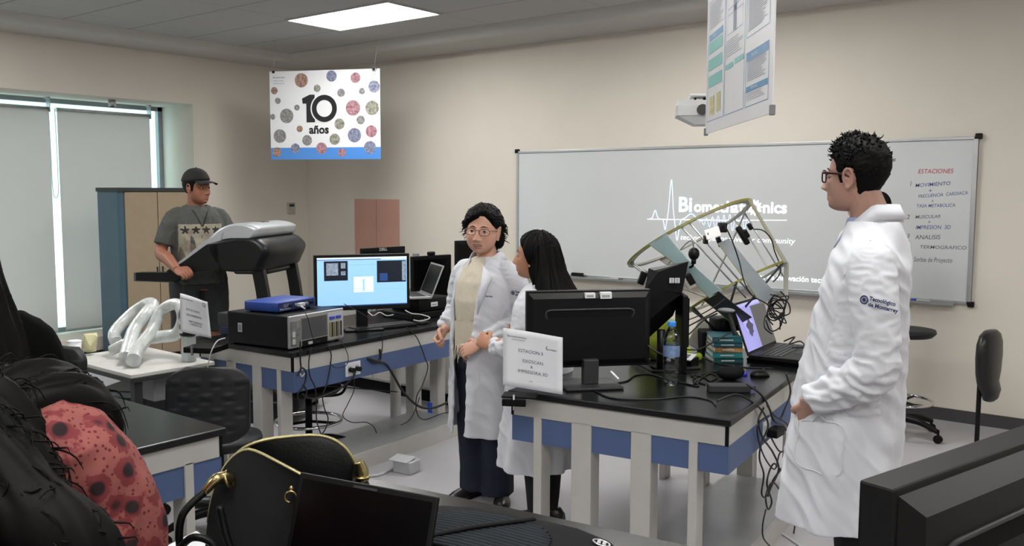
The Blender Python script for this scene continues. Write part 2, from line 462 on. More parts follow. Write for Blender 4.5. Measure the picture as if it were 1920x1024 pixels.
def gs(x, c, s, a): return a * math.exp(-((x - c) / s) ** 2)
P = []
for i in range(240):
    x = -3.90 + i * (.85 / 239)
    z = 1.417 + gs(x, -3.845, .02, .075) + gs(x, -3.692, .020, .34) - gs(x, -3.745, .014, .09) - gs(x, -3.628, .02, .18) + gs(x, -3.50, .05, .05)
    P.append((x, z))
line(P, .006, M_projb, pj)
P = []
for i in range(300):
    x = -3.42 + i * (.46 / 299); e = math.sin(PI * i / 299) ** .5
    P.append((x, 1.40 + .085 * e * math.sin((x + 3.42) * 2 * PI / .052) * (.5 + .5 * i / 299)))
line(P, .0035, M_projb, pj)
pj.build('projected_pulse', wb, 'glowing projected pulse line')
pj = MB()
pj.text('technologies passive for community', .062, M_proj, WB(-3.60, 1.245), shear=.2, sx=1.12)
pj.build('projected_tagline', wb, 'glowing projected slanted tagline')
pj = MB()
pj.text('10 años de innovación tecnológica', .062, M_proj, WB(-3.02, .948), sx=.98, bold=.0008)
pj.build('projected_lettering', wb, 'glowing projected foot line')
# erasers and markers in the tray
def eraser(x, label):
    t = thing('board_eraser', label, 'eraser', (x, 6.94, .863), group='erasers on the board tray')
    MB().box(-.06, .06, -.018, .018, .012, .038, M_blk, bev=.005).build('grip', t)
    MB().box(-.06, .06, -.018, .018, 0, .012, M_dgrey).build('felt', t)
eraser(-4.63, 'black board eraser on the tray just right of the long-haired woman')
eraser(-3.38, 'black board eraser on the tray behind the ring-shaped frame')
def marker(x, label, c):
    t = thing('board_marker', label, 'marker', (x, 6.945, .871), group='markers on the board tray')
    MB().cyl((-.06, 0, 0), (.035, 0, 0), .008, M_lgrey, seg=12).build('barrel', t)
    MB().cyl((.035, 0, 0), (.07, 0, 0), .009, mat('marker_cap_' + c, {'blue': '#2d45a8', 'grey': '#55585e'}[c], .4), seg=12).build('cap', t)
    return t
marker(-4.22, 'grey marker lying on the tray between the woman and the ring-shaped frame', 'grey')
m_ = marker(-1.63, 'white marker with blue cap on the tray right of the tall man', 'blue'); m_.rotation_euler[2] = PI
# --- thermostat, pink sheets
t = thing('thermostat', 'small white wall control with a dark display right of the wardrobe', 'thermostat', (XW, 6.757, 1.386))
MB().box(0, .022, -.052, .052, 0, .132, mat('thermostat_plastic', '#a5a294', .5), bev=.006).build('housing', t)
MB().box(.022, .025, -.035, .035, .085, .115, M_dgrey).build('display', t)
M_pink = mat('salmon_panel', '#b98f80', .75, var=.05, scale=3)
for i, (x0, x1, lb) in enumerate(((-7.72, -7.37, 'left salmon pink wall sheet, the one nearer the window'), (-7.362, -7.01, 'right salmon pink wall sheet, directly above the brand-marked monitor'))):
    single('pink_sheet', MB().box(0, x1 - x0, -.012, 0, 0, .78, M_pink, bev=.002, seg=1), lb, 'wall panel', (x0, YF, .785), group='salmon wall sheets')
# --- wardrobe
cb = thing('wardrobe', 'tall two-door wardrobe with beige doors and rounded blue-grey side', 'cabinet', (-8.47, 4.38, 0))
M_cside = mat('wardrobe_side', '#3f5765', .35, var=.1, scale=2)
M_cdoor = mat('wardrobe_door', '#94846d', .6, var=.04)
prof = [(0, 0), (0, .72), (.40, .72), (.40, .045)] + [(.40 - .045 * (1 - math.cos(a * PI / 16)), .045 - .045 * math.sin(a * PI / 16)) for a in range(1, 9)]
MB().prism([(x, y) for x, y in prof], .05, 1.645, M_cside, smooth=False).build('carcass', cb)
MB().prism([(-.005, -.012), (-.005, .73), (.425, .73), (.425, .03), (.39, -.012)], 1.645, 1.682, M_dgrey).build('top_panel', cb)
MB().box(.02, .38, .02, .70, 0, .05, M_blk).build('plinth', cb)
for y0, y1 in ((.05, .375), (.382, .705)):
    d = MB().box(.40, .418, y0, y1, .06, 1.64, M_cdoor, bev=.003).build('door', cb)
    y = y1 - .03 if y0 < .1 else y0 + .02
    MB().box(.418, .432, y, y + .012, .8, .92, M_dgrey, bev=.003).build('handle', d)
# --- hanging posters
def poster_photo(i, base, s=30):
    m = mat('photo_print_%d' % i, base, .4, var=.6, scale=s)
    return m
PH = [poster_photo(0, '#94776a', 40), poster_photo(1, '#777c92', 46), poster_photo(2, '#808080', 50), poster_photo(3, '#9c747c', 42), poster_photo(4, '#86867a', 38)]
M_pw = mat('poster_white', '#dcdde0', .35, var=.01)
M_pb = mat('poster_blue', '#4b86cf', .35, var=0)
M_pk = mat('poster_black', '#151518', .4, var=0)
A = Vector((-7.548, 5.72, 2.848)); B = Vector((-6.49, 6.227, 2.85)); pwid = (B.xy - A.xy).length; ph = .878
ps = thing('anniversary_banner', 'white banner with a big black number ten, round photos and blue foot strip', 'poster', (A.x, A.y, 2.848 - ph), heading(A, B))
b = MB()
b.box(0, pwid, 0, .003, 0, ph, M_pw)
def PX(px, py): return ((px - 505) / 207 * pwid, (300 - py) / 167.5 * ph)
b.quad([(0, -.0008, 0), (pwid, -.0008, 0), (pwid, -.0008, .118), (0, -.0008, .118)], M_pb)
s1 = 1024 / 220.0
def disc(X, Y, R, m):
    px = 480 + X / s1; py = 100 + Y / s1; x, z = PX(px, py); r = R / s1 / 207 * pwid
    b.add([(x + r * math.cos(2 * PI * k / 24), -.0016, z + r * math.sin(2 * PI * k / 24)) for k in range(24)], [tuple(range(24))], m)
for X, Y, R, k in ((400, 235, 58, 0), (665, 205, 45, 1), (872, 225, 42, 3), (1030, 305, 48, 1), (158, 320, 30, 0), (188, 410, 26, 2), (357, 473, 24, 2), (138, 550, 24, 2), (264, 545, 60, 2), (538, 308, 30, 4),
                   (746, 352, 33, 2), (926, 342, 26, 2), (847, 485, 62, 3), (1012, 488, 58, 4), (912, 590, 35, 2), (728, 622, 44, 4), (1002, 690, 48, 3), (200, 722, 56, 2), (378, 660, 27, 0), (442, 762, 43, 2),
                   (685, 755, 45, 4), (857, 722, 58, 1), (170, 865, 40, 0), (336, 832, 40, 1), (568, 833, 47, 3), (746, 872, 34, 3), (990, 830, 52, 1)):
    disc(X, Y, R, PH[k])
def ptxt(t, X, Y, h, m=M_pk, bold=.0, sx=1):
    x, z = PX(480 + X / s1, 100 + Y / s1); b.text(t, h, m, T(x, -.0022, z) @ Rx(90), bold=bold, sx=sx)
x, z = PX(480 + 598 / s1, 100 + 485 / s1); r2 = .134; r1 = .083
vs = []; fs = []
for k in range(40):
    a = 2 * PI * k / 40; vs += [(x + r2 * math.cos(a), -.0024, z + r2 * math.sin(a)), (x + r1 * math.cos(a), -.0024, z + r1 * math.sin(a))]
    n = (k + 1) % 40; fs.append((2 * k, 2 * n, 2 * n + 1, 2 * k + 1))
b.add(vs, fs, M_pk)
vs = []
for k in range(25):
    a = PI * .62 + (PI * .76) * k / 24; vs += [(x + r2 * math.cos(a), -.0022, z + r2 * math.sin(a)), (x + (r2 + .013) * math.cos(a), -.0022, z + (r2 + .013) * math.sin(a))]
b.add(vs, [(2 * k, 2 * k + 2, 2 * k + 3, 2 * k + 1) for k in range(24)], M_pw)
def poly_img(pts, m, off=-.0019):
    b.quad([(PX(480 + X / s1, 100 + Y / s1)[0], off, PX(480 + X / s1, 100 + Y / s1)[1]) for X, Y in pts], m)
poly_img([(403, 395), (470, 362), (515, 362), (480, 605), (440, 605), (440, 440), (408, 440)], M_pk)
poly_img([(440, 605), (440, 440), (515, 362), (515, 605)], M_pk, -.00195)
ptxt('años', 462, 702, .115, bold=.004, sx=.98)
ptxt('Biomechatronics', 150, 212, .022, M_ink, sx=.85); ptxt('Instituto Tecnologico', 150, 238, .013, M_ink); ptxt('de Estudios Superiores', 150, 262, .013, M_ink)
ptxt('Tecnologico', 1000, 195, .014, M_ink); ptxt('de Monterrey', 995, 212, .014, M_ink)
x, z = PX(480 + 1032 / s1, 100 + 155 / s1)
b.torus((x, -.002, z), .022, .003, M_ink, 20, 6, rot=Rx(90).to_3x3())
b.build('print', ps)
for X in (.045, pwid - .06):
    MB().box(X - .012, X + .012, -.008, .01, ph - .018, ph + .006, M_blk, bev=.003).build('clip', ps)
    MB().cyl((X, .001, ph), (X + (.02 if X < .2 else .05), .001, ZC - 2.848 + ph - .0), .0012, M_lgrey, seg=6).build('string', ps)
# research poster
A = Vector((-1.495, 3.082, 0)); B = Vector((-.952, 2.363, 0)); pw2 = (B - A).length; ph2 = 1.2
pr = thing('research_poster', 'tall white research poster with teal and blue boxes hanging above the tall man', 'poster', (A.x, A.y, 1.864), heading(A, B))
b = MB().box(0, pw2, 0, .004, 0, ph2, M_pw)
M_teal = mat('poster_teal', '#6fbcb8', .35, var=0); M_sky = mat('poster_sky_blue', '#4a8ebc', .35, var=0); M_gold = mat('poster_gold', '#c5ba86', .5, var=.3, scale=60)
M_line = mat('poster_text_grey', '#a3a6b4', .6, var=0)
def R_(x0, x1, z0, z1, m, o=.001): b.quad([(x0, -o, z0), (x1, -o, z0), (x1, -o, z1), (x0, -o, z1)], m)
def frame_(x0, x1, z0, z1, w=.003):
    R_(x0, x1, z0, z0 + w, M_sky); R_(x0, x1, z1 - w, z1, M_sky); R_(x0, x0 + w, z0, z1, M_sky); R_(x1 - w, x1, z0, z1, M_sky)
def lines_(x0, x1, z0, z1, n, seed):
    rg = random.Random(seed)
    for i in range(n):
        z = z1 - (z1 - z0) * i / n; R_(x0, x1 - (x1 - x0) * rg.random() * .3, z, z + .0035, M_line, .0012)
KZ = .41
_R = R_
def R_(x0, x1, z0, z1, m, o=.001): _R(x0, x1, OFF + z0 * KZ, OFF + max(z1 * KZ, z0 * KZ + .0018), m, o)
for OFF in (.0, .47):
    frame_(.03, .30, .10, 1.13); frame_(.31, .58, .10, 1.13); frame_(.60, .86, .60, 1.13); frame_(.60, .86, .10, .49)
    for z in (.80, .655, .51): R_(.045, .265, z - .115, z - .02, M_teal)
    R_(.045, .265, .795, .85, M_sky); lines_(.05, .27, .88, 1.1, 14, 1)
    R_(.07, .15, .15, .31, M_gold); R_(.19, .25, .16, .32, M_gold)
    R_(.32, .43, .46, .50, M_teal); R_(.45, .57, .47, .51, M_teal)
    lines_(.32, .56, .54, .68, 8, 2)
    for zc in (.98, .83):
        R_(.42, .46, zc - .10, zc + .10, M_line, .0008); frame_(.34, .55, zc - .1, zc + .1, .0015)
    R_(.61, .85, .885, .945, M_sky); lines_(.62, .84, .63, .87, 18, 3)
    lines_(.62, .84, .97, 1.1, 10, 5)
    R_(.61, .85, .43, .485, M_sky); lines_(.62, .84, .27, .42, 12, 4); R_(.61, .85, .205, .245, M_sky); lines_(.62, .84, .13, .19, 4, 6)
    for t_, x, z in (('Objetivo', .68, .90), ('Resultados', .67, .448), ('Referencias', .67, .217), ('Método', .11, .812), ('A', .36, .472), ('B', .5, .482)):
        b.text(t_, .016, M_pw, T(x, -.002, OFF + z * KZ) @ Rx(90))

b.build('print', pr)
for X in (.004, pw2 - .004):
    MB().box(X - .008, X + .008, -.005, .009, -.006, .022, M_grey, bev=.002).build('corner_clip', pr)
for X in (.1, pw2 - .1): MB().cyl((X, .002, ph2), (X, .002, ZC - 1.864), .0012, M_lgrey, seg=6).build('string', pr)
# --- projector hanging from the ceiling behind the research poster
q = at_d(1308, 199, 5.2)
pj = thing('projector', 'white ceiling projector half hidden behind the research poster', 'projector', (q.x, q.y, q.z - .06), CAMRZ - 8)
M_pj = mat('projector_white', '#c6c8c8', .45)
mb = MB()
mb.loft([[(x * k, y * k2, z) for x, y in ((-.125, -.09), (-.115, -.11), (.19, -.11), (.2, -.09), (.2, .12), (-.125, .12))] for z, k, k2 in ((.0, 1, 1), (.055, 1.0, 1), (.085, .93, .9))], M_pj, False)
mb.build('housing', pj)
MB().prism([(-.10, -.1), (.2, -.1), (.2, .1), (-.10, .1)], -.0, .001, M_lgrey).loft([[(x * 1.0, y, 0) for x, y in ((-.12, -.105), (.2, -.105), (.2, .11), (-.12, .11))], [(x, y, -.05) for x, y in ((-.02, -.09), (.19, -.09), (.19, .09), (-.02, .09))]], M_lgrey, False).build('lower_shell', pj)
MB().box(-.05, .2, -.085, .085, .105, .12, M_pj, bev=.004).box(-.02, -.01, -.03, .03, .08, .105, M_blk).box(.03, .05, -.03, .03, .08, .105, M_blk).build('mount_plate', pj)
MB().cyl((.16, 0, .12), (.16, 0, ZC - q.z + .06), .02, M_pj).build('drop_pole', pj)
MB().cyl((.02, -.10, .03), (.02, -.125, .03), .03, M_dgrey, seg=16).build('lens', pj)
# --- counter at the back with its base cupboards
bk = thing('back_counter', 'white base cupboards with grey top standing behind the treadmill bench', 'counter', (-5.9, 5.05, 0))
MB().box(0, 2.1, 0, .65, .1, .76, M_white, bev=.003).build('carcass', bk)
MB().box(.03, 2.07, .04, .62, 0, .1, M_blkm).build('kickboard', bk)
MB().box(-.01, 2.12, -.02, .66, .76, .79, M_top, bev=.003).build('worktop', bk)
for i in range(4):
    d = MB().box(.02 + i * .52, .52 + i * .52, -.016, 0, .12, .74, M_white, bev=.003).build('door', bk)
    MB().box(.06 + i * .52, .07 + i * .52, -.03, -.016, .6, .7, M_alu).build('handle', d)
# ================================================================== things on the left bench
TZ = .79
def P3(v): return (v.x, v.y, v.z)
def sub(A, B, k): return A + (B - A) * k
# --- computer tower lying on its side
A = at_z(535, 664, TZ); B = at_z(647, 637, TZ)                    # lower edge of its rear panel, near to far
A = Vector((-3.895, 3.045, 0)); hd = 90 + 3.2 + 5
pc = thing('computer_tower', 'black computer tower lying flat with its silver rear panel facing the aisle', 'computer', (A.x, A.y, TZ), hd)
# local x runs along the rear panel (away from camera), local y runs left to the front of the case
LW, LD, LH = .445, .47, .185
MB().box(0, LW, .012, LD, .008, LH, mat('pc_black', '#0c0e10', .45, var=.1, spec=.3), bev=.006).build('case', pc)
MB().box(.0, LW, 0, .014, .008, LH, M_alu, bev=.002, seg=1).build('rear_panel', pc)
rp = [c for c in pc.children if c.name.startswith('rear_panel')][0]
MB().box(.012, .085, -.004, .0, .02, .155, mat('pc_port_block', '#6a6c66', .5, var=.35, scale=60)).box(.02, .04, -.007, 0, .03, .06, M_lgrey).box(.02, .04, -.007, 0, .07, .1, M_lgrey).box(.05, .075, -.006, 0, .12, .15, M_grey).build('port_block', rp)
M_mesh = mat('vent_mesh', '#8b8d90', .4, metal=.6)
mb = MB().box(.095, .30, -.003, 0, .045, .165, M_mesh)
for i in range(17): mb.box(.098, .297, -.006, -.002, .05 + i * .0068, .0525 + i * .0068, M_dgrey)
mb.build('vent_grille', rp)
mb = MB().box(.31, LW - .006, -.003, 0, .02, .17, M_lgrey)
for i in range(6): mb.box(.318 + i * .019, .326 + i * .019, -.009, 0, .03, .115, M_dgrey if i % 2 else mat('slot_brass', '#9a9160', .4, metal=.5))
M_vga = mat('vga_blue', '#3d45a8', .4, var=0)
mb.box(.32, .355, -.014, 0, .132, .148, M_vga).box(.375, .41, -.014, 0, .132, .148, M_vga)
mb.build('expansion_slots', rp)
MB().box(.1, .3, -.004, 0, .01, .04, M_blk).box(.14, .17, -.012, 0, .016, .03, M_lgrey).build('power_socket', rp)
st = MB()
st.box(-.0012, 0, LD - .115, LD - .085, .075, .125, M_label)
for i in range(6): st.box(-.002, 0, LD - .112 + i * .004, LD - .110 + i * .004, .08, .12, M_ink)
st.build('barcode_sticker', pc)
for x in (.03, LW - .03):
    for y in (.03, LD - .03): MB().cyl((x, y, 0), (x, y, .009), .012, M_blk, seg=12).build('foot', pc)
# --- blue instrument on top
M_inst = mat('instrument_blue', '#1d3c86', .45, var=.08)
q = at_z(575, 574, TZ + LH)
bi = thing('usb_instrument', 'flat blue measuring box with cables plugged in, on top of the lying tower', 'instrument', (-4.035, 3.075, TZ + LH), hd + 3)
MB().box(0, .33, 0, .24, .008, .062, M_inst, bev=.008).build('enclosure', bi)
en = bi.children[0]
mb = MB().box(.012, .318, -.003, .002, .012, .058, mat('instrument_front', '#142659', .4))
for i, x in enumerate((.10, .15, .195, .24, .285)):
    mb.cyl((x, 0, .036), (x, -.014, .036), .009, M_grey if i % 2 else M_blk, seg=14)
mb.text('Biopac Systems', .014, M_label, T(.02, -.0036, .018) @ Rx(90))
for i in range(6): mb.box(.05 + i * .008, .054 + i * .008, -.0036, 0, .03, .05, M_grey)
mb.build('front_plate', bi)
mb = MB().box(.15, .20, -.035, -.012, .026, .046, M_lgrey, bev=.003).cyl((.16, -.03, .03), (.17, -.055, .012), .005, M_lgrey)
mb.build('white_plug', bi)
for x in (.03, .3):
    for y in (.03, .21): MB().cyl((x, y, 0), (x, y, .009), .01, M_blk, seg=12).build('foot', bi)
# --- monitor (lit)
def monitor_back_shell(mb, w, h, d, m):
    pass
MQ = at_z(684, 603, TZ)
A = at_d(589, 528, 5.42); B = at_d(768, 530, 5.62); hm = heading(A, B)
C0 = (A + B) / 2
mw, mh = (B.xy - A.xy).length, .345
mn = thing('desktop_monitor', 'black monitor switched on with pale blue desktop, on the bench with the tower', 'monitor', (C0.x, C0.y, TZ), hm)
zb = C0.z - mh / 2 - TZ
MB().box(-mw / 2, mw / 2, 0, .03, zb, zb + mh, M_blk, bev=.004).build('housing', mn)
hs = mn.children[0]
M_scr = mat('screen_desktop', '#86b5dd', .3, var=0, emit='#93bfe6', estr=.72)
M_scw = mat('screen_white', '#c8dcf2', .3, var=0, emit='#cfe2f6', estr=.76)
M_scd = mat('screen_dark', '#10151f', .3, var=.4, scale=30, emit='#1b2436', estr=.35)
M_scm = mat('screen_navy', '#20386a', .3, var=0, emit='#28457c', estr=.7)
M_scl = mat('screen_line', '#6f9cc8', .3, var=0, emit='#7faad6', estr=.8)
M_scg = mat('screen_grey', '#8b97a6', .3, var=.6, scale=70, emit='#7f8ea2', estr=.5)
sc = MB(); x0, x1, z0, z1 = -mw / 2 + .018, mw / 2 - .018, zb + .026, zb + mh - .018
def S(mb, u0, u1, v0, v1, m, o=.001): mb.quad([(lerp(x0, x1, u), -o, lerp(z0, z1, v)) for u, v in ((u0, v0), (u1, v0), (u1, v1), (u0, v1))], m)
S(sc, 0, 1, 0, 1, M_scr); S(sc, 0, 1, .965, 1, M_scw, .0012); S(sc, 0, .7, .95, .965, M_scm, .0012); S(sc, .72, 1, .95, .965, M_scw, .0012)
S(sc, .075, .335, .53, .93, M_scd, .0014); S(sc, .10, .31, .64, .89, M_scg, .0016); S(sc, .23, .26, .55, .92, M_scd, .0018); S(sc, .26, .33, .72, .78, M_scd, .0018)
S(sc, .66, .99, .47, .92, M_scd, .0014); S(sc, .945, .985, .5, .9, M_scg, .0016); S(sc, .69, .78, .5, .66, M_scm, .0016)
S(sc, .34, .65, .84, .848, M_scl, .0012); S(sc, .4, .62, .28, .60, M_scw, .0012); S(sc, .5, .52, .30, .55, M_scr, .0013)
for v in (.36, .62): S(sc, .38, .5, v, v + .005, M_scl, .0013)
S(sc, .66, .96, .33, .335, M_scl, .0013); S(sc, 0, 1, 0, .022, M_scm, .0012)
sc.build('screen', hs, 'glowing pale blue screen')
MB().box(-.035, .035, .03, .06, .015, zb + mh * .5, M_blk, bev=.004).build('stand_neck', mn)
MB().box(-.12, .12, -.06, .13, 0, .014, M_blk, bev=.005).build('stand_base', mn)
MB().cyl((.0, .015, zb - .001), (0, .015, zb + .002), .004, M_alu, seg=10).build('power_light', mn)
# --- keyboard and mouse
M_key = mat('key_black', '#26272b', .4, var=0)
def keyboard(label, loc, rz, w=.44, d=.145):
    t = thing('keyboard', label, 'keyboard', loc, rz)
    MB().box(-w / 2, w / 2, -d / 2, d / 2, 0, .016, M_blk, bev=.004).build('tray', t)
    mb = MB()
    n = int(w / .0195)
    for r in range(6):
        for k in range(n):
            x = -w / 2 + .01 + k * (w - .02) / n; y = -d / 2 + .012 + r * (d - .022) / 6
            if r == 0 and 4 <= k <= 9: continue
            mb.box(x, x + (w - .02) / n * .84, y, y + (d - .022) / 6 * .82, .016, .022, M_key)
        if r == 0: mb.box(-w / 2 + .01 + 4 * (w - .02) / n, -w / 2 + .01 + 9.8 * (w - .02) / n, y, y + .016, .016, .022, M_key)
    k = mb.build('keys', t); k['kind'] = 'stuff'
    return t
A = at_z(655, 608, TZ); B = at_z(762, 612, TZ)
keyboard('black keyboard in front of the lit monitor', (-4.10, 3.93, TZ), 78)
def mouse(label, loc, rz, m=M_blk):
    t = thing('computer_mouse', label, 'mouse', loc, rz)
    rings = []
    for i in range(9):
        u = i / 8; x = lerp(-.05, .05, u); w = .029 * (max(.0, 1 - abs(2 * u - 1) ** 2.6)) ** .5 + .004; h = .034 * math.sin(PI * (u * .86 + .09)) ** .7 * (1 - .25 * u)
        rings.append([(x, w * math.cos(PI * k / 8), h * math.sin(PI * k / 8) ** .8 if 0 < k < 8 else 0) for k in range(9)])
    MB().loft(rings, m, True, True).build('shell', t)
    MB().cyl((.022, -.003, .026), (.022, .003, .026), .009, M_dgrey, seg=12).build('wheel', t)
    return t
mouse('black computer mouse at the right end of the keyboard by the lit monitor', (-4.02, 4.22, TZ), 100)
# --- black case with a silver laptop standing open on it
A = Vector((-4.12, 4.28, 0))
cs = thing('equipment_case', 'black equipment case with a small white label at the far end of the tower bench', 'case', (-4.17, 4.30, TZ), 88)
MB().box(-.02, .36, .0, .30, 0, .045, M_blk, bev=.006).build('tray', cs)
MB().box(.06, .36, .02, .30, .045, .135, M_blk, bev=.008).build('body', cs)
MB().box(.17, .235, .0185, .02, .075, .105, M_label).box(.18, .225, .018, .0185, .085, .09, M_ink).build('label', cs)
M_silver = mat('laptop_silver', '#a8aaac', .3, metal=.5, var=.03)
def laptop(name, label, loc, rz, w, d, ang, mbody, mscreen, sw=None, keys=True, bez=None, screen_fn=None, th=.018):
    """base from y=-d to 0, hinge at y=0, the lid tilts back by ang past vertical; local -y is the typist's side"""
    t = thing(name, label, 'laptop', loc, rz)
    MB().box(-w / 2, w / 2, -d, 0, 0, th, mbody, bev=.004).build('base', t)
    if keys:
        mb = MB()
        for r in range(5):
            for k in range(14):
                x = -w * .43 + k * w * .86 / 14; y = -d * .12 - (r + 1) * d * .09
                mb.box(x, x + w * .052, y, y + d * .07, th, th + .002, M_key)
        kb = mb.build('keys', t.children[0]); kb['kind'] = 'stuff'
        MB().box(-w * .14, w * .14, -d * .93, -d * .66, th, th + .0008, M_dgrey).build('touchpad', t.children[0])
    lid = bpy.data.objects.new('lid', MB().box(-w / 2, w / 2, 0, .008, 0, d, bez or mbody, bev=.003).mesh('lid')); COL.objects.link(lid)
    lid.parent = t; lid.location = (0, -.002, th * .7); lid.rotation_euler = (math.radians(-ang), 0, 0)
    mb = MB().quad([(-w / 2 + .012, -.0006, .018), (w / 2 - .012, -.0006, .018), (w / 2 - .012, -.0006, d - .012), (-w / 2 + .012, -.0006, d - .012)], mscreen)
    if screen_fn: screen_fn(mb, -w / 2 + .012, w / 2 - .012, .018, d - .012)
    s = mb.build('screen', lid)
    MB().cyl((-w * .4, .002, th * .8), (w * .4, .002, th * .8), .006, M_dgrey, seg=10).build('hinge', t)
    return t
M_off = mat('screen_off', '#030304', .25, var=0, spec=.25)
laptop('laptop', 'open silver laptop with dark screen sitting on the labelled black case', (-4.28, 4.52, TZ + .135), -32, .33, .23, 22, M_silver, M_off, keys=True)
# small figure beside the silver laptop
fg = thing('soda_can', 'small red and white can on the bench left of the silver laptop', 'can', (-4.47, 4.50, TZ + .135))
MB().lathe([(.022, 0), (.029, .006), (.03, .085), (.023, .098), (.022, .1)], mat('can_red_white', '#b8a8a8', .3, metal=.3, var=.35, scale=40), 20).build('can_body', fg)
MB().lathe([(.0225, .1), (.0235, .103), (.019, .1035), (.018, .100)], M_alu, 20).build('rim', fg)
# --- small white box, paper sign and clip of the left bench
def paper_sign(name, label, A, B, zt, zb, lines, group, curl=.012, lift=0):
    """paper held upright in a clip; A,B = lower left and lower right points"""
    w = (B.xy - A.xy).length; t = thing(name, label, 'sign', (A.x, A.y, TZ), heading(A, B), group)
    mb = MB(); nx, nz = 10, 10; vs = []; fs = []
    for j in range(nz + 1):
        for i in range(nx + 1):
            u = i / nx; v = j / nz; z = lerp(zb(u), zt(u), v) - TZ
            y = curl * math.sin(u * PI * 1.3 + .6) * (.3 + v) - curl * .8 * max(0, u - .6) * 4 * (v)
            vs.append((u * w, y, z))
    for j in range(nz):
        for i in range(nx): fs.append((j * (nx + 1) + i, j * (nx + 1) + i + 1, (j + 1) * (nx + 1) + i + 1, (j + 1) * (nx + 1) + i))
    mb.add(vs, fs, M_paper, True)
    def pt(u, v):
        z = lerp(zb(u), zt(u), v) - TZ
        return Vector((u * w, curl * math.sin(u * PI * 1.3 + .6) * (.3 + v) - curl * .8 * max(0, u - .6) * 4 * v - .0015, z))
    for s_, u, v, size, sx in lines:
        tm = MB().text(s_, 1, M_ink, Matrix.Identity(4))
        wd = max((p[0] for p in tm.v), default=1)
        H = (zt(.5) - zb(.5))
        vv = []
        for p in tm.v:
            uu = u + (p[0] - wd / 2) * size * sx / w; vv.append(pt(min(max(uu, 0), 1), v + p[1] * size / H))
        mb.add(vv, tm.f, M_ink, False)
    o = mb.build('paper', t)
    md = o.modifiers.new('thickness', 'SOLIDIFY'); md.thickness = .0006; md.offset = 1
    return t
A = at_d(338, 622, 4.74); B = at_d(397, 634, 4.70)
zt = lambda u: lerp(at_d(332, 550, 4.74).z, at_d(396, 565, 4.70).z, u) - .004 * math.sin(u * PI)
zb = lambda u: lerp(A.z, B.z, u)
sg = paper_sign('bench_sign', 'white printed sheet clipped upright at the left corner of the tower bench', A, B, zt, zb,
    [('ESTACION 2', .42, .60, .016, 1), ('MOVIMIENTO', .45, .46, .016, 1), ('FRECUENCIA', .5, .30, .015, 1), ('CARDIACA', .5, .23, .015, 1), ('Biomechatronics', .22, .87, .010, 1), ('Q', .85, .84, .03, 1)], 'printed station signs')
MB().box(.02, .19, -.01, .16, .0, .03, M_blk, bev=.003).box(.07, .08, -.02, -.005, -.01, .05, M_alu).build('clip', sg)
# --- white table in front of the bench
wt = thing('side_table', 'white-topped table with grey legs carrying the clear plastic hose', 'table', (-5.15, 2.42, 0), -1.5)
MB().box(0, .78, 0, .49, .68, .70, mat('white_tabletop', '#c9c8c4', .4), bev=.003).build('tabletop', wt)
MB().box(-.002, .782, -.002, .492, .655, .68, M_dgrey, bev=.003).build('edge_frame', wt)
for x in (.04, .69):
    for y in (.04, .41): MB().box(x, x + .05, y, y + .045, 0, .655, M_dgrey, bev=.004).build('leg', wt)
MB().box(.06, .72, .22, .26, .12, .16, M_dgrey).build('stretcher', wt)
MB().box(.50, .64, .2, .38, .50, .655, M_grey, bev=.006).build('hanging_box', wt)
# hose
M_hose = mat('clear_hose', '#c4c9c7', .25, var=.12, scale=25, bump=.3, bscale=60, trans=.25)
h1 = MB()
def hz(px, py, z): v = at_z(px, py, z); return v
def hose(pts, r):
    P = catmull(pts, 12); rr = []
    h1.tube(P, r, M_hose, 14, spline=False)
hose([Vector((-4.63, 2.52, .745)), Vector((-4.70, 2.58, .80)), Vector((-4.78, 2.66, .87)), Vector((-4.80, 2.74, .945)), Vector((-4.86, 2.82, .985)), Vector((-4.95, 2.84, .985)), Vector((-5.02, 2.80, .94)), Vector((-5.02, 2.72, .88)), Vector((-4.97, 2.64, .83)), Vector((-4.92, 2.62, .79))], [.04, .038, .036, .034, .034, .036])
hose([Vector((-4.90, 2.58, .745)), Vector((-4.80, 2.66, .80)), Vector((-4.70, 2.76, .82)), Vector((-4.62, 2.82, .84)), Vector((-4.58, 2.84, .92)), Vector((-4.62, 2.85, .99)), Vector((-4.69, 2.84, 1.0)), Vector((-4.75, 2.80, .95)), Vector((-4.72, 2.72, .85)), Vector((-4.62, 2.58, .775)), Vector((-4.52, 2.50, .745))], [.03, .035, .037, .037, .034, .034, .036, .04])
single('plastic_hose', h1, 'looped translucent plastic hose piled on the white table', 'hose')
mb = MB()
rg = random.Random(4)
c0 = Vector((-5.10, 2.56, .735))
vs = [c0 + Vector((rg.uniform(-.05, .05), rg.uniform(-.04, .04), rg.uniform(-.03, .10))) for _ in range(26)]
bm = bmesh.new()
for v in vs: bm.verts.new(v)
bmesh.ops.convex_hull(bm, input=bm.verts)
bm.verts.index_update(); mb.add([v.co.copy() for v in bm.verts], [[v.index for v in f.verts] for f in bm.faces], mat('yellowed_bag', '#c9c49a', .5, bump=.3, bscale=50)); bm.free()
single('plastic_bag', mb, 'small crumpled yellowish bag beside the plastic hose', 'bag')
jar = thing('glass_jar', 'clear jar with a black base behind the left paper sign', 'jar', (-4.47, 2.80, .70))
MB().cyl((0, 0, .15), (0, 0, .21), .045, M_blk).build('base', jar)
MB().box(-.03, .03, -.03, .03, 0, .15, mat('jar_box', '#aeb6b4', .5), bev=.006).build('box_foot', jar)
MB().lathe([(.045, .21), (.055, .23), (.055, .28), (.035, .31), (.02, .315)], mat('jar_glass', '#d8dcdc', .05, var=0, trans=.9), 24).build('glass', jar)
MB().box(-.015, .015, -.047, -.044, .165, .185, M_label).build('label', jar)
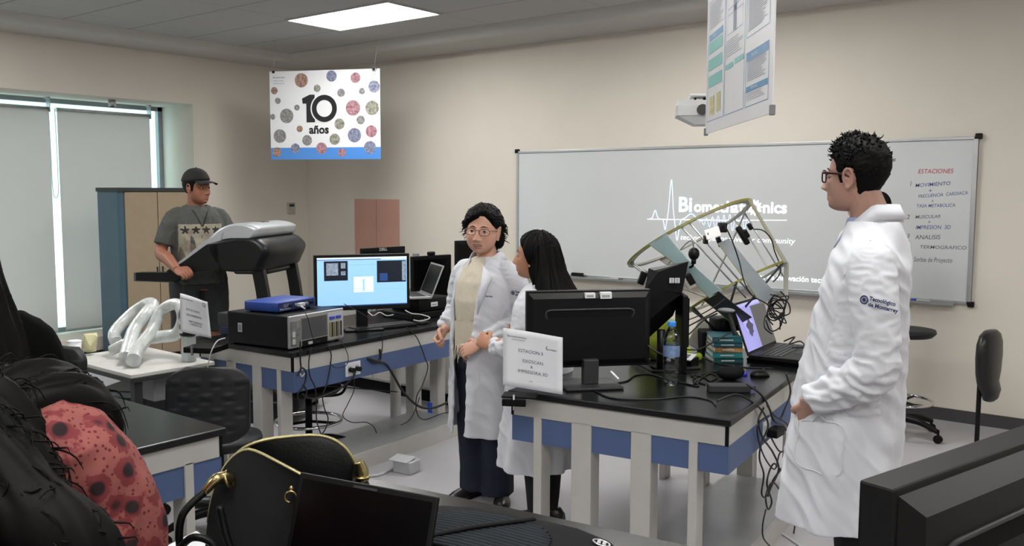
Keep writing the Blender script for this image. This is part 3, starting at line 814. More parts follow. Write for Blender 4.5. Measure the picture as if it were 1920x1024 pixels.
wc = thing('paper_cup', 'small white cup at the left end of the white table', 'cup', (-5.10, 2.47, .70))
MB().lathe([(.028, 0), (.038, .09), (.036, .09), (.026, .004)], M_paper, 24).build('cup', wc)
MB().lathe([(.036, .088), (.041, .092), (.034, .097), (.01, .098)], M_paper, 24).build('lid', wc)
single('camera_strap_bag', MB().sphere((0, 0, .05), (.09, .06, .055), M_blkm).torus((.02, 0, .07), .07, .009, M_blk, rot=Rx(70).to_3x3()), 'black pouch lying on the floor sill under the blind, left of the wardrobe', 'bag', (-8.3, 4.25, .0))
# router-like box under the sign, behind
rb = thing('network_box', 'dark box with blue cables between the left paper sign and the tower', 'box', (-4.58, 3.25, TZ), 10)
MB().box(-.12, .16, -.09, .09, 0, .05, mat('dark_blue_box', '#161d3c', .5), bev=.004).build('lower_box', rb)
MB().box(-.14, .2, -.08, .1, .05, .13, M_dgrey, bev=.004).build('upper_box', rb)

# ================================================================== things on the back counter
def plain_monitor(name, label, A, B, w, h, ztop, zbase, face=1, cam_=False, text=None, depth=.03, group=None):
    c = (A + B) / 2; t = thing(name, label, 'monitor', (c.x, c.y, zbase), heading(A, B) + (0 if face == 1 else 180), group)
    z1 = ztop - zbase; z0 = z1 - h
    MB().box(-w / 2, w / 2, 0, depth, z0, z1, M_blk, bev=.005).build('housing', t)
    MB().quad([(-w / 2 + .015, -.001, z0 + .02), (w / 2 - .015, -.001, z0 + .02), (w / 2 - .015, -.001, z1 - .03), (-w / 2 + .015, -.001, z1 - .03)], M_off).build('screen', t)
    MB().box(-.03, .03, depth, depth + .03, .012, z0 + h * .5, M_blk, bev=.004).build('stand_neck', t)
    MB().box(-.1, .1, -.05, .12, 0, .012, M_blk, bev=.004).build('stand_base', t)
    if text: MB().text(text, .03, M_lgrey, T(-.05, -.002, z1 - .025) @ Rx(90), bold=.0008, sx=1.2).build('brand_lettering', t)
    if cam_: MB().box(-.03, .03, -.005, .03, z1, z1 + .03, M_blk, bev=.008).build('webcam', t)
    return t
plain_monitor('desktop_monitor', 'monitor with raised brand letters peeking over the lit monitor', at_d(682, 471, 6.95), at_d(757, 464, 7.25), .44, .30, 1.21, TZ, text='DELL')
plain_monitor('desktop_monitor', 'switched-off monitor with a webcam on top, just right of the lit monitor', at_d(772, 481, 6.7), at_d(847, 476, 6.95), .37, .34, 1.165, TZ, cam_=True)
plain_monitor('desktop_monitor', 'tall dark monitor directly behind the shoulder of the woman with glasses', at_d(851, 448, 6.6), at_d(938, 448, 6.8), .36, .42, 1.29, TZ)
sp = thing('speaker', 'slim grey desktop speaker between two dark monitors on the back counter', 'speaker', P3(at_d(779, 480, 7.15).xy.to_3d() + Vector((0, 0, TZ))), CAMRZ)
mb = MB().loft([[(x, y, z + dz * 1) for x, y, dz in ((-.02, -.04, 0), (.045 - z * .05, -.04, 0), (.045 - z * .05, .04, 0), (-.02, .04, 0))] for z in (0, .2, .37)], M_grey, False)
mb.build('enclosure', sp); MB().box(-.015, .012, -.042, -.039, .02, .33, M_blk).build('grille', sp)
for i, (px, py, z_, c, sz, nm) in enumerate(((792, 560, TZ, '#c9c6be', (.16, .12, .05), 'white'), (835, 552, TZ, '#3b3b40', (.22, .10, .05), 'dark'))):
    v = at_d(px, py, 6.45)
    single('storage_box', MB().box(-sz[0] / 2, sz[0] / 2, -sz[1] / 2, sz[1] / 2, 0, sz[2], mat('box_' + nm, c, .6), bev=.004).box(-sz[0] / 2 - .002, sz[0] / 2 + .002, -sz[1] / 2 - .002, sz[1] / 2 + .002, sz[2] - .01, sz[2] + .004, mat('box_' + nm, c)), '%s flat box on the back counter below the webcam monitor' % nm, 'box', (v.x - .45 * i + .1, 5.12, TZ), 0)
# ================================================================== things on the near bench
# --- monitor seen from behind
A = Vector((-2.352, 3.12, 0)); B = Vector((-1.975, 3.545, 0))
def back_monitor(name, label, A, B, ztop, h, zbase, stickers=True, d=.05, phone=False):
    c = (A + B) / 2; w = (B.xy - A.xy).length
    t = thing(name, label, 'monitor', (c.x, c.y, zbase), heading(A, B))
    z1 = ztop - zbase; z0 = z1 - h
    # local -y is the back we look at
    mb = MB().box(-w / 2, w / 2, -d * .3, d * .3, z0, z1, M_blk, bev=.004)
    mb.loft([[(x * w / 2, y, lerp(z0, z1, v)) for x, v in ((-.97, .03), (.97, .03), (.97, .97), (-.97, .97))] if k == 0 else [(x * w / 2, y, lerp(z0, z1, v)) for x, v in ((-.9, .1), (.9, .1), (.9, .9), (-.9, .9))] for k, y in enumerate((-d * .3, -d * .62))], M_blk, False)
    sh = mb.build('housing', t)
    g = MB(); zg = lerp(z0, z1, .715)
    yb = -d * .62
    g.tube([(-w * .34, yb + .004, zg - .026), (-w * .355, yb - .001, zg - .004), (-w * .33, yb - .001, zg + .012), (-w * .2, yb - .001, zg + .014), (w * .2, yb - .001, zg + .014), (w * .33, yb - .001, zg + .012), (w * .355, yb - .001, zg - .004), (w * .34, yb + .004, zg - .026)], .0045, M_dgrey, 8)
    g.box(-w * .33, w * .33, yb - .001, yb, zg - .02, zg + .008, M_blkm)
    g.build('vent_recess', sh)
    if stickers:
        for x, ww, hh_, zz in ((-.025, .045, .022, .905), (.045, .05, .028, .895)):
            s_ = MB().box(x, x + ww, -d * .62 - .012, -d * .3 - .001, lerp(z0, z1, zz) , lerp(z0, z1, zz) + hh_, M_label)
            for i in range(7): s_.box(x + .006 + i * (ww - .014) / 7, x + .009 + i * (ww - .014) / 7, -d * .62 - .0125, -d * .62 - .011, lerp(z0, z1, zz) + .005, lerp(z0, z1, zz) + hh_ * .6, M_ink)
            s_.build('barcode_sticker', sh)
    MB().box(-.035, .035, -d * .62 - .03, -d * .3, .012, z0 + h * .12, M_dgrey, bev=.006).build('stand_neck', t)
    MB().box(-.13, .13, -.13, .09, 0, .013, M_dgrey, bev=.005).build('stand_base', t)
    return t
back_monitor('desktop_monitor', 'black monitor seen from behind with two barcode stickers, behind the printed sheet', A, B, 1.218, .345, TZ)
# --- sideways all-in-one terminal with hooded head
q = Vector((-2.03, 3.78, 0))
kt = thing('payment_terminal', 'black angular terminal with two small stickers, its screen edge beside the water bottle', 'terminal', (q.x, q.y, TZ), CAMRZ)
mb = MB()
def K(px, py, dd=4.27): v = at_d(px, py, dd) - Vector((q.x, q.y, TZ)); return Matrix.Rotation(-math.radians(CAMRZ), 4, 'Z') @ v
back = [(1216, 503), (1280, 493), (1262, 552), (1232, 622), (1203, 640), (1203, 545)]
front = [(1222, 505), (1291, 492), (1279, 548), (1258, 588), (1216, 632), (1203, 640)]
r0 = [K(*p, 4.42) for p in [(1216, 503), (1289, 494), (1278, 550), (1262, 590), (1216, 634), (1200, 590)]]
r1 = [K(*p, 4.22) for p in [(1235, 510), (1291, 490), (1277, 550), (1240, 545), (1222, 560), (1212, 540)]]
r2 = [K(*p, 4.27) for p in [(1216, 503), (1288, 491), (1277, 552), (1262, 592), (1216, 634), (1200, 590)]]
mb.loft([r0, r2], M_blk, False)
mb.loft([r2, [lerp(a, b, .5) + Vector((0, -.02, 0)) for a, b in zip(r2, r1)], r1], M_blk, False)
hd_ = mb.build('head', kt)
MB().box(.10, .128, .02, .12, .22 - .1, .375 - .02, M_blkm).box(.085, .112, -.03, .16, .0, .375, M_blk, bev=.006).build('screen_slab', kt)
sv = K(1256, 526, 4.205)
for i in range(2):
    s_ = MB().box(sv.x + i * .026 - .002, sv.x + i * .026 + .02, sv.y - .002, sv.y, sv.z - .012, sv.z + .012, M_label)
    for j in range(3): s_.box(sv.x + i * .026 + .002, sv.x + i * .026 + .016, sv.y - .003, sv.y - .002, sv.z - .009 + j * .007, sv.z - .006 + j * .007, M_ink)
    s_.build('sticker', hd_)
MB().box(-.05, .11, -.0, .14, 0, .012, M_blk, bev=.005).cyl((.0, .05, .01), (.0, .05, .2), .02, M_blk).build('foot', kt)
# --- printed sheet in a clip at the bench corner
A = at_d(943, 722, 3.70); B = at_d(1055, 740, 3.66)
zt = lambda u: lerp(at_d(948, 615, 3.70).z, at_d(1057, 632, 3.66).z, u)
zb = lambda u: lerp(A.z, B.z, u)
sg = paper_sign('bench_sign', 'white printed sheet clipped at the front corner of the bench below the barcoded monitor', A, B, zt, zb,
    [('ESTACION 3', .46, .625, .019, 1), ('EXOSCAN', .5, .455, .019, 1), ('&', .48, .37, .016, 1), ('IMPRESORA 3D', .50, .27, .019, 1), ('Biomechatronics', .23, .86, .012, 1), ('de Estudios Superiores', .25, .82, .006, 1), ('Tecnologico', .82, .74, .008, 1), ('mty', .47, .13, .009, 1)], 'printed station signs', curl=.006)
sg.location.z = TZ
MB().torus((.235 * .82, -.004, at_d(1035, 652, 3.68).z - TZ), .010, .0022, M_ink, 16, 6, rot=Rx(90).to_3x3()).build('round_emblem', sg)
MB().box(-.005, .14, -.015, .07, .0, .012, M_blk, bev=.004).box(.0, .10, -.03, -.012, -.03, .0, M_blkm, bev=.004).cyl((.05, -.025, -.045), (.05, -.025, .02), .004, M_alu, seg=10).build('clip', sg)
# --- water bottle
bt = thing('water_bottle', 'clear plastic water bottle with a blue cap and blue label', 'bottle', (-1.868, 3.56, TZ))
def clear_mat():
    m = bpy.data.materials.new('clear_plastic'); m.use_nodes = True
    N = m.node_tree.nodes; L = m.node_tree.links; N.clear()
    o = N.new('ShaderNodeOutputMaterial'); t = N.new('ShaderNodeBsdfTransparent'); g = N.new('ShaderNodeBsdfGlossy'); x = N.new('ShaderNodeMixShader'); fr = N.new('ShaderNodeFresnel')
    t.inputs[0].default_value = (.86, .91, .95, 1); g.inputs['Roughness'].default_value = .06; fr.inputs[0].default_value = 1.6
    nz = N.new('ShaderNodeTexNoise'); nz.inputs['Scale'].default_value = 50; tc = N.new('ShaderNodeTexCoord'); bp = N.new('ShaderNodeBump'); bp.inputs['Strength'].default_value = .5; bp.inputs['Distance'].default_value = .01
    L.new(tc.outputs['Object'], nz.inputs['Vector']); L.new(nz.outputs['Fac'], bp.inputs['Height']); L.new(bp.outputs[0], g.inputs['Normal']); L.new(bp.outputs[0], fr.inputs['Normal'])
    L.new(fr.outputs[0], x.inputs[0]); L.new(t.outputs[0], x.inputs[1]); L.new(g.outputs[0], x.inputs[2]); L.new(x.outputs[0], o.inputs[0])
    return m
M_clear = clear_mat()
H = .245
prof = [(.004, .006), (.018, .004), (.028, 0), (.033, .008), (.034, .02)]
for i in range(7): prof += [(.034, .028 + i * .016), (.0325, .034 + i * .016)]
prof += [(.034, .142), (.034, .185), (.030, .205), (.020, .222), (.0135, .232), (.0135, .24)]
MB().lathe(prof, M_clear, 32, caps=False).build('shell', bt)
MB().lathe([(.0345, .118), (.0345, .162)], mat('bottle_label', '#7890b8', .4, var=.4, alpha=.75, scale=60), 32, caps=False).build('label', bt, 'blue printed label')
mb = MB().lathe([(.0155, .236), (.0165, .24), (.0165, .254), (.015, .257)], mat('cap_blue', '#3f86d8', .4), 28)
for k in range(28): a = 2 * PI * k / 28; mb.box(-.0006, .0006, .0162, .0172, .238, .253, mat('cap_blue', '#3f86d8'), M=Rz(math.degrees(a)))
mb.build('cap', bt)
bt.scale = (1.08, 1.08, 1.12)
# --- plush toy
M_plush = mat('lime_plush', '#a9b83a', .95, var=.15, scale=20, bump=.5, bscale=120, sheen=.3)
pt_ = thing('plush_toy', 'lime green plush toy with a cream belly behind the water bottle', 'toy', (-2.22, 4.08, TZ), 30)
mb = MB().sphere((0, 0, .09), (.085, .08, .095), M_plush).sphere((-.04, -.01, .17), (.05, .05, .045), M_plush).sphere((.09, -.02, .04), (.05, .035, .035), M_plush).sphere((-.09, -.04, .06), (.03, .04, .05), M_plush).sphere((.05, -.04, .14), (.04, .03, .05), M_plush)
mb.build('body', pt_)
MB().sphere((-.075, -.075, .05), (.03, .03, .045), mat('cream_plush', '#c9c4a4', .95, bump=.4, bscale=100)).build('paw', pt_)
pt_.scale = (1.25, 1.25, 1.15)
# --- black tablet-like pad lying flat
single('drawing_tablet', MB().box(-.13, .13, -.09, .09, 0, .012, mat('pad_black', '#222524', .35), bev=.004).box(-.10, .10, -.07, .07, .012, .0125, M_blk), 'flat dark pad lying between the bottle and the plush toy', 'tablet', (-2.07, 3.92, TZ), 52)
# --- books and boxes
bc = {'teal': mat('cover_teal', '#12525a', .5, var=.15), 'teal2': mat('cover_dark_teal', '#174a58', .5), 'mix': mat('cover_orange_green', '#8a6a3e', .5, var=.6, scale=25), 'teal3': mat('cover_sea', '#1c6a6e', .5), 'low': mat('cover_deep_green', '#0d3b3e', .5)}
M_pages = mat('pages', '#b9b7ae', .8)
z = TZ
for nm, h, w, d, a, lb in (('low', .026, .15, .20, 2, 'deep green book at the very bottom of the stack'), ('teal3', .028, .15, .2, -1, 'sea green book second from the bottom of the stack'), ('mix', .028, .14, .19, 3, 'orange and green patterned book in the middle of the stack'),
                           ('teal2', .022, .145, .2, 0, 'dark teal book second from the top of the stack'), ('teal', .028, .15, .2, -3, 'teal book on top of the stack, nearest the laptop lid')):
    t = thing('book', lb, 'book', (-1.945, 4.275, z), CAMRZ + a, 'stacked books on the near bench')
    MB().box(-w / 2, w / 2, -d / 2, -d / 2 + .004, 0, h, bc[nm]).box(-w / 2, w / 2, -d / 2, d / 2, 0, .003, bc[nm]).box(-w / 2, w / 2, -d / 2, d / 2, h - .003, h, bc[nm]).box(-w * .25, w * .2, -d / 2 - .0006, -d / 2, h * .4, h * .62, M_lgrey).build('cover', t)
    MB().box(-w / 2 + .004, w / 2 - .004, -d / 2 + .004, d / 2 - .004, .003, h - .003, M_pages).build('pages', t)
    z += h
t = thing('book', 'open magazine with orange striped edge leaning behind the stacked books', 'book', (-2.12, 4.40, TZ), CAMRZ - 10)
mb = MB()
for i in range(5): mb.box(-.1, .08, -.01 - i * .004, -.006 - i * .004, .0, .16, (mat('page_orange', '#c08a4e', .7), M_pages, mat('page_pink', '#a88a9a', .7))[i % 3], M=Ry(28) @ Rx(-20))
mb.build('pages', t)
dv = thing('card_reader', 'small white-framed device with a dark display left of the book stack', 'device', (-2.02, 3.99, TZ), CAMRZ - 40)
MB().box(-.06, .06, -.035, .035, 0, .05, M_blk, bev=.004).build('body', dv)
MB().box(-.06, .06, -.035, .035, .052, .058, M_lgrey, M=Rx(18), bev=.002).box(-.035, .035, -.02, .02, .058, .0592, M_dgrey, M=Rx(18)).build('display', dv)
single('tennis_ball', MB().sphere((0, 0, .022), .022, mat('ball_green', '#8aa020', .9, bump=.3, bscale=200)), 'tiny yellow green ball just left of the book stack', 'ball', (-2.03, 4.16, TZ))
# --- black laptop with a lilac screen
def lscreen(mb, x0, x1, z0, z1):
    ml = mat('screen_lilac', '#8f8fd0', .3, var=0, emit='#9a98d8', estr=.62); mg = mat('screen_panel_grey', '#50504f', .3, var=0, emit='#50504f', estr=.5); md = mat('screen_model', '#3c3a58', .3, var=.3, scale=80, emit='#47456a', estr=.5); mh = mat('screen_pale', '#a9a6e2', .3, var=0, emit='#b0aee6', estr=.62)
    def q(u0, u1, v0, v1, m, o): mb.quad([(lerp(x0, x1, u), -o, lerp(z0, z1, v)) for u, v in ((u0, v0), (u1, v0), (u1, v1), (u0, v1))], m)
    q(0, 1, 0, 1, ml, .001); q(.0, 1, .93, 1, mh, .0012); q(.50, 1, 0, .90, mg, .0014)
    mb.add([(lerp(x0, x1, .28 + .13 * math.cos(a) * (1 + .18 * math.sin(3 * a))), -.0018, lerp(z0, z1, .50 + .2 * math.sin(a) * (1 + .2 * math.cos(2 * a + 1)))) for a in [2 * PI * k / 24 for k in range(24)]], [tuple(range(24))], mh)
    mb.add([(lerp(x0, x1, .30 + .10 * math.cos(a) * (1 + .25 * math.sin(5 * a))), -.0022, lerp(z0, z1, .47 + .17 * math.sin(a) * (1 + .2 * math.cos(4 * a + 1)))) for a in [2 * PI * k / 30 for k in range(30)]], [tuple(range(30))], md)
Lp = laptop('laptop', 'open black laptop with a lilac screen on the near bench beside the tall man', (-1.825, 4.50, TZ + .02), 94, .46, .275, 20, M_blk, M_off, screen_fn=lscreen, th=.022)
# riser under the laptop
# --- power adapter, mouse, pouch
single('power_adapter', MB().box(-.09, .09, -.032, .032, 0, .032, M_dgrey, bev=.005).cyl((.09, 0, .016), (.115, 0, .016), .007, M_blk, seg=10), 'long dark power adapter near the front edge of the near bench', 'adapter', (-1.61, 3.60, TZ), 36)
mouse('black computer mouse in front of the lilac laptop', (-1.63, 3.99, TZ), 60)
single('blue_plug', MB().box(-.018, .02, -.008, .008, 0, .012, mat('blue_plastic', '#3c3fc8', .3, var=0), bev=.003), 'small blue plug beside the mouse in front of the lilac laptop', 'plug', (-1.70, 3.96, TZ), 50)  # plain blue plastic piece next to the mouse
mb = MB(); rg = random.Random(9)
mb.sphere((0, 0, .03), (.06, .045, .032), M_blkm).sphere((.03, .02, .035), (.04, .035, .026), M_blkm)
single('soft_pouch', mb, 'small soft black pouch between the adapter and the mouse', 'pouch', (-1.71, 3.83, TZ), 30)
single('laptop_stand', MB().box(-.20, .15, -.22, .02, 0, .02, M_blkm, bev=.006), 'low black riser under the lilac laptop', 'stand', (-1.825, 4.50, TZ), 94)
# --- ring-shaped scanning frame
D0 = 4.72
c1 = at_d(1293, 439, D0); c2 = at_d(1382, 538, D0)
R3, U3, F3 = _R0, Vector((0, 0, 1)), _F0
th = math.radians(26.5)
e1 = R3 * math.cos(th) + U3 * math.sin(th); pu = -R3 * math.sin(th) + U3 * math.cos(th)
e2 = (F3 * .955 - pu * .28).normalized(); ax = e2.cross(e1).normalized()
if ax.dot(pu) < 0: ax = -ax
Rt, Rm, Rb = .362, .285, .22
c3 = c2 - (c1 - c2) * .48
org = at_d(1352, 600, D0); org.z = TZ
sf = thing('ring_scanner', 'tilted open ring frame of grey metal strips with cameras, standing behind the terminal', 'scanner frame', tuple(org))
M_strip = mat('strip_grey', '#a7a69d', .45, metal=.2); M_yel = mat('strip_edge_yellow', '#a3a04a', .6, var=.1); M_lb = mat('plate_light_blue', '#bfdde0', .4); M_plate = mat('plate_grey', '#98a0a6', .4, metal=.2); M_plated = mat('plate_dark', '#3f4042', .4, metal=.3)
def RP(c, R, a): return c + (e1 * math.cos(a) + e2 * math.sin(a)) * R - org
def ring(c, R, w, mt, nm):
    mb = MB(); rings = []
    for i in range(73):
        a = 2 * PI * i / 72
        rings.append([RP(c, R, a) + ax * .005, RP(c, R - w, a) + ax * .005, RP(c, R - w, a) - ax * .005, RP(c, R, a) - ax * .005])
    mb.loft(rings, mt, False, False)
    mb.loft([[r[0] + ax * .001, r[0] * 1.0, r[3], r[3] - ax * .001] for r in rings], M_yel, False, False, closed=False)
    return mb.build(nm, sf)
ring(c1, Rt, .034, M_strip, 'top_ring'); ring(c2, Rm, .026, M_strip, 'middle_ring'); 
def plate(a, w0, w1, wm, m, nm, ca=c1, Ra=Rt, cb=c2, Rb_=Rm, ext=0.0, t0=0., off=0):
    mb = MB(); rings = []
    a = math.radians(a); tg = (-e1 * math.sin(a) + e2 * math.cos(a)); nr = (e1 * math.cos(a) + e2 * math.sin(a))
    p0, p1 = RP(ca, Ra, a), RP(cb, Rb_, a); p1 = p1 + (p1 - p0) * ext; p0 = lerp(p0, p1, t0)
    for i in range(11):
        u = i / 10; w = lerp(w0, w1, u) * (1 - (1 - wm) * math.sin(PI * u)) / 2
        p = lerp(p0, p1, u) + nr * off
        rings.append([p - tg * w + nr * .002, p + tg * w + nr * .002, p + tg * w - nr * .002, p - tg * w - nr * .002])
    mb.loft(rings, m, False)
    mb.loft([[r[0] - tg * .002, r[0] + tg * .001, r[3] + tg * .001, r[3] - tg * .002] for r in rings], M_yel, False)
    return mb.build(nm, sf)
plate(237, .11, .08, .7, M_lb, 'curved_plate', ext=.02)
plate(277, .06, .095, .9, M_plate, 'curved_plate', ext=.42, t0=.30)
plate(333, .05, .075, .95, M_strip, 'curved_plate', ext=.02)
plate(112, .07, .10, .6, mat('plate_warm', '#8d8682', .5), 'curved_plate', t0=.02, ext=-.35)
plate(232, .10, .11, .95, M_plated, 'curved_plate', ca=c2, Ra=Rm, cb=c3, Rb_=Rb, ext=.1)
for a in (184, 190, 258, 265, 60, 20):
    a = math.radians(a); p0, p1 = RP(c1, Rt - .01, a), RP(c2, Rm - .01, a)
    MB().cyl(p0 + (p0 - p1) * .01, p1 + (p1 - p0) * .25, .0045, M_alu, seg=10).build('rod', sf)
# chord struts under the top ring
for a, b in ((350, 135), (175, 110), (35, 300)):
    MB().tube([RP(c1, Rt - .02, math.radians(a)), lerp(RP(c1, Rt, math.radians(a)), RP(c2, Rm, math.radians(b)), .5), RP(c2, Rm - .01, math.radians(b))], .005, M_strip, 8).build('strut', sf)
q0 = RP(c2, Rm, math.radians(355)); MB().box(-.012, .012, -.003, .003, -.22, .0, M_strip, M=T(*q0) @ Rz(CAMRZ)).build('leg', sf)
for a in (200, 262, 330):
    p0 = RP(c2, Rm, math.radians(a)); p1 = lerp(p0, Vector((.0, .0, .10)), .8); p1.z = max(.0, p1.z)
    MB().cyl(p0, p1, .006, M_dgrey, seg=10).build('leg', sf)
mb = MB().box(-.11, .08, -.06, .10, 0, .13, M_blkm, bev=.01, M=Rz(CAMRZ)).box(-.04, .10, -.04, .08, .13, .2, M_blk, bev=.01, M=Rz(CAMRZ + 8))
mb.build('electronics_base', sf)
def Kp(px, py, dd): return at_d(px, py, dd) - org
p = Kp(1336, 437, D0 - .42); MB().box(-.036, .036, -.006, .006, -.024, .024, mat('bracket_white', '#f4f4f2', .35), M=T(*p) @ Rz(CAMRZ) @ Ry(-18), bev=.003).cyl(p + Vector((-.02, -.012, -.004)), p + Vector((-.02, -.02, -.004)), .008, M_blk).build('camera_bracket', sf)
MB().box(.0, .035, -.03, .03, -.02, .028, M_blk, M=T(*Kp(1348, 428, D0 - .34)) @ Rz(CAMRZ), bev=.005).cyl(Kp(1345, 445, D0 - .28), Kp(1352, 462, D0 - .28), .012, M_blk).box(-.038, -.02, -.01, .03, -.03, .01, M_blk, M=T(*Kp(1335, 446, D0 - .34)) @ Rz(CAMRZ)).build('depth_camera', sf)
p = Kp(1392, 441, D0 - .1); MB().box(-.014, .014, -.02, .02, -.055, .05, M_blk, M=T(*p) @ Rz(CAMRZ) @ Ry(-32), bev=.008).box(.008, .03, -.02, .02, -.025, .02, M_blk, M=T(*p) @ Rz(CAMRZ) @ Ry(-32), bev=.006).box(.045, .065, -.014, .014, .0, .035, M_blk, M=T(*p) @ Rz(CAMRZ) @ Ry(-32), bev=.004).build('depth_camera', sf)
p = Kp(1301, 476, D0 - .28); mb = MB().sphere(p, (.028, .028, .032), M_blk, 16, 10).cyl(p + Vector((0, 0, -.02)), p + Vector((.0, 0, -.05)), .012, M_blk).tube([p + Vector((0, 0, -.04)), p + Vector((-.006, 0, -.06)), p + Vector((-.022, 0, -.07))], .006, M_blk, 8)
mb.build('hanging_microphone', sf)
MB().tube([RP(c1, Rt - .03, math.radians(120)) + Vector((0, 0, -.1)), p + Vector((-.03, 0, .06)), p], .003, M_grey, 6).build('microphone_stem', sf)
p = Kp(1294, 524, D0 - .26); MB().box(-.016, .016, -.016, .016, -.028, .028, M_blk, M=T(*p) @ Rz(CAMRZ) @ Ry(-30), bev=.004).build('clamp', sf)
p = Kp(1206, 520, D0 - .05); MB().box(-.02, .015, -.02, .02, -.04, .03, M_blk, M=T(*p) @ Rz(CAMRZ) @ Ry(20), bev=.006).build('clamp', sf)
p = Kp(1362, 582, D0 - .35); MB().sphere(p + Vector((-.0, 0, .0)), (.045, .03, .012), M_grey, 16, 8).tube([p, p + Vector((.02, .01, -.05)), p + Vector((.04, .02, -.12))], .012, M_dgrey, 8).build('small_lamp', sf)
def cable(px, rr=.0032, m=M_cable, nm='cable', par=sf, o=org):
    return MB().tube([at_d(a, b, c) - o for a, b, c in px], rr, m, 6, n=10).build(nm, par)
cable([(1352, 424, 4.15), (1358, 422, 4.15), (1372, 450, 4.15), (1386, 490, 4.15), (1396, 530, 4.12), (1412, 555, 4.1), (1440, 572, 4.1), (1462, 600, 4.2)])
cable([(1412, 430, 4.3), (1430, 432, 4.3), (1446, 448, 4.3), (1452, 470, 4.3), (1460, 490, 4.35)])
cable([(1455, 497, 4.3), (1464, 505, 4.3), (1458, 520, 4.3), (1449, 529, 4.3)])
cable([(1444, 552, 4.4), (1460, 557, 4.4), (1478, 556, 4.4), (1472, 572, 4.4), (1468, 590, 4.4), (1474, 606, 4.4), (1460, 600, 4.4)])
cable([(1290, 600, 4.3), (1310, 592, 4.3), (1340, 575, 4.3), (1360, 560, 4.3)], .003)
# knot of cables
rg = random.Random(3)
for i in range(9):
    cx, cy = 1458 + rg.uniform(-8, 8), 585 + rg.uniform(-20, 20)
    pts = [(cx + 16 * math.cos(a + i) * rg.uniform(.6, 1.2), cy + 20 * math.sin(a + i) * rg.uniform(.6, 1.2), 4.45 + rg.uniform(-.06, .06)) for a in [k * .9 for k in range(7)]]
    cable(pts, .0035)
# --- loose cables on the near bench
def lay(pts, label, r=.003, m=M_cable, zz=TZ):
    P = []
    for a in pts:
        if len(a) == 2: v = at_z(a[0], a[1], zz); v.z += r
        else: v = at_d(*a)
        P.append(v)
    o = MB().tube(P, r, m, 6, n=10)
    c = P[0].copy(); o.v = [(x - c.x, y - c.y, z - c.z) for x, y, z in o.v]
    return single('cable', o, label, 'cable', tuple(c))
lay([(1070, 712), (1110, 732), (1150, 748), (1230, 750), (1290, 745), (1330, 752), (1342, 762)], 'black cable running along the front of the near bench from the barcoded monitor')
lay([(1150, 720), (1175, 716), (1190, 706), (1215, 703), (1250, 712), (1290, 722), (1310, 725), (1300, 712), (1330, 700), (1370, 698), (1390, 708)], 'black cable winding past the base of the water bottle', .0035)
lay([(1295, 668), (1320, 672), (1350, 684), (1400, 690), (1450, 692)], 'thin black cable curving behind the mouse towards the lilac laptop')
lay([(1300, 722), (1306, 712), (1296, 705), (1318, 708), (1332, 716), (1345, 708), (1330, 702), (1310, 716), (1322, 722)], 'small tangle of black cable right of the water bottle', .0035)
# ================================================================== treadmill
M_tm = mat('treadmill_black', '#101113', .38, var=.08, spec=.35); M_tmg = mat('treadmill_silver', '#a9adb0', .35, metal=.3, var=.03)
q = at_d(490, 500, 6.62)
tm = thing('treadmill', 'black treadmill with silver console in front of the man in the cap', 'treadmill', (q.x, q.y, 0), 30)
MB().box(-1.25, .30, -.37, .37, .06, .17, M_tm, bev=.02).build('deck', tm)
MB().box(-1.2, -.02, -.24, .24, .17, .178, mat('treadmill_belt', '#1c1c1d', .8)).build('belt', tm)
MB().box(.0, .38, -.31, .31, .06, .27, M_tm, bev=.05, seg=3).build('motor_cover', tm)
for x in (-1.15, .28):
    for y in (-.3, .3): MB().cyl((x, y, 0), (x, y, .06), .03, M_blk, seg=14).build('foot', tm)
for y in (-.30, .30):
    MB().loft([[(x + dx, y + dy, z) for dx, dy in ((-.045, -.025), (.04, -.025), (.04, .025), (-.045, .025))] for x, z in ((.24, .1), (.20, .5), (.14, .95), (.10, 1.18))], M_tm, False).build('upright', tm)
PR = [(-.79, 1.07), (-.535, 1.075), (-.39, 1.167), (-.22, 1.285), (-.07, 1.32), (.11, 1.325), (.20, 1.277), (.225, 1.23), (.185, 1.148), (.13, 1.085), (-.13, 1.08), (-.166, 1.107), (-.33, 1.085), (-.48, 1.005), (-.79, 1.01)]
def side_prism(mb, pts, y0, y1, m, r=.0):
    """profile in the x-z plane given thickness from y0 to y1, softly rounded at the flanks"""
    cx = sum(p[0] for p in pts) / len(pts); cz = sum(p[1] for p in pts) / len(pts)
    rings = []
    for y, k in ((y0, .93), (y0 + r, 1), (y1 - r, 1), (y1, .93)):
        rings.append([(lerp(cx, x, k), y, lerp(cz, z, k)) for x, z in pts])
    return mb.loft(rings, m, False)
for s_ in (-1, 1):
    a, b = sorted((s_ * .40, s_ * .325))
    hr_ = side_prism(MB(), [PR[0], PR[1], PR[2], PR[3], (-.12, 1.30), (-.12, 1.10), PR[11], PR[12], PR[13], PR[14]], a, b, M_tm, .02).build('handrail', tm)
    a, b = sorted((s_ * .385, s_ * .30))
    side_prism(MB(), [(-.55, 1.08), (-.40, 1.185), (-.24, 1.31), (-.10, 1.37), (-.12, 1.31), (-.24, 1.27), (-.38, 1.16)], a, b, M_tmg, .015).build('rail_trim', tm)
def closed_spline(P, n=3):
    P = [Vector((x, 0, z)) for x, z in P]; N_ = len(P); out = []
    for i in range(N_):
        p0, p1, p2, p3 = P[i - 1], P[i], P[(i + 1) % N_], P[(i + 2) % N_]
        for k in range(n):
            t = k / n; v = .5 * ((2 * p1) + (p2 - p0) * t + (2 * p0 - 5 * p1 + 4 * p2 - p3) * t * t + (3 * p1 - p0 - 3 * p2 + p3) * t ** 3); out.append((v.x, v.z))
    return out
sec = []
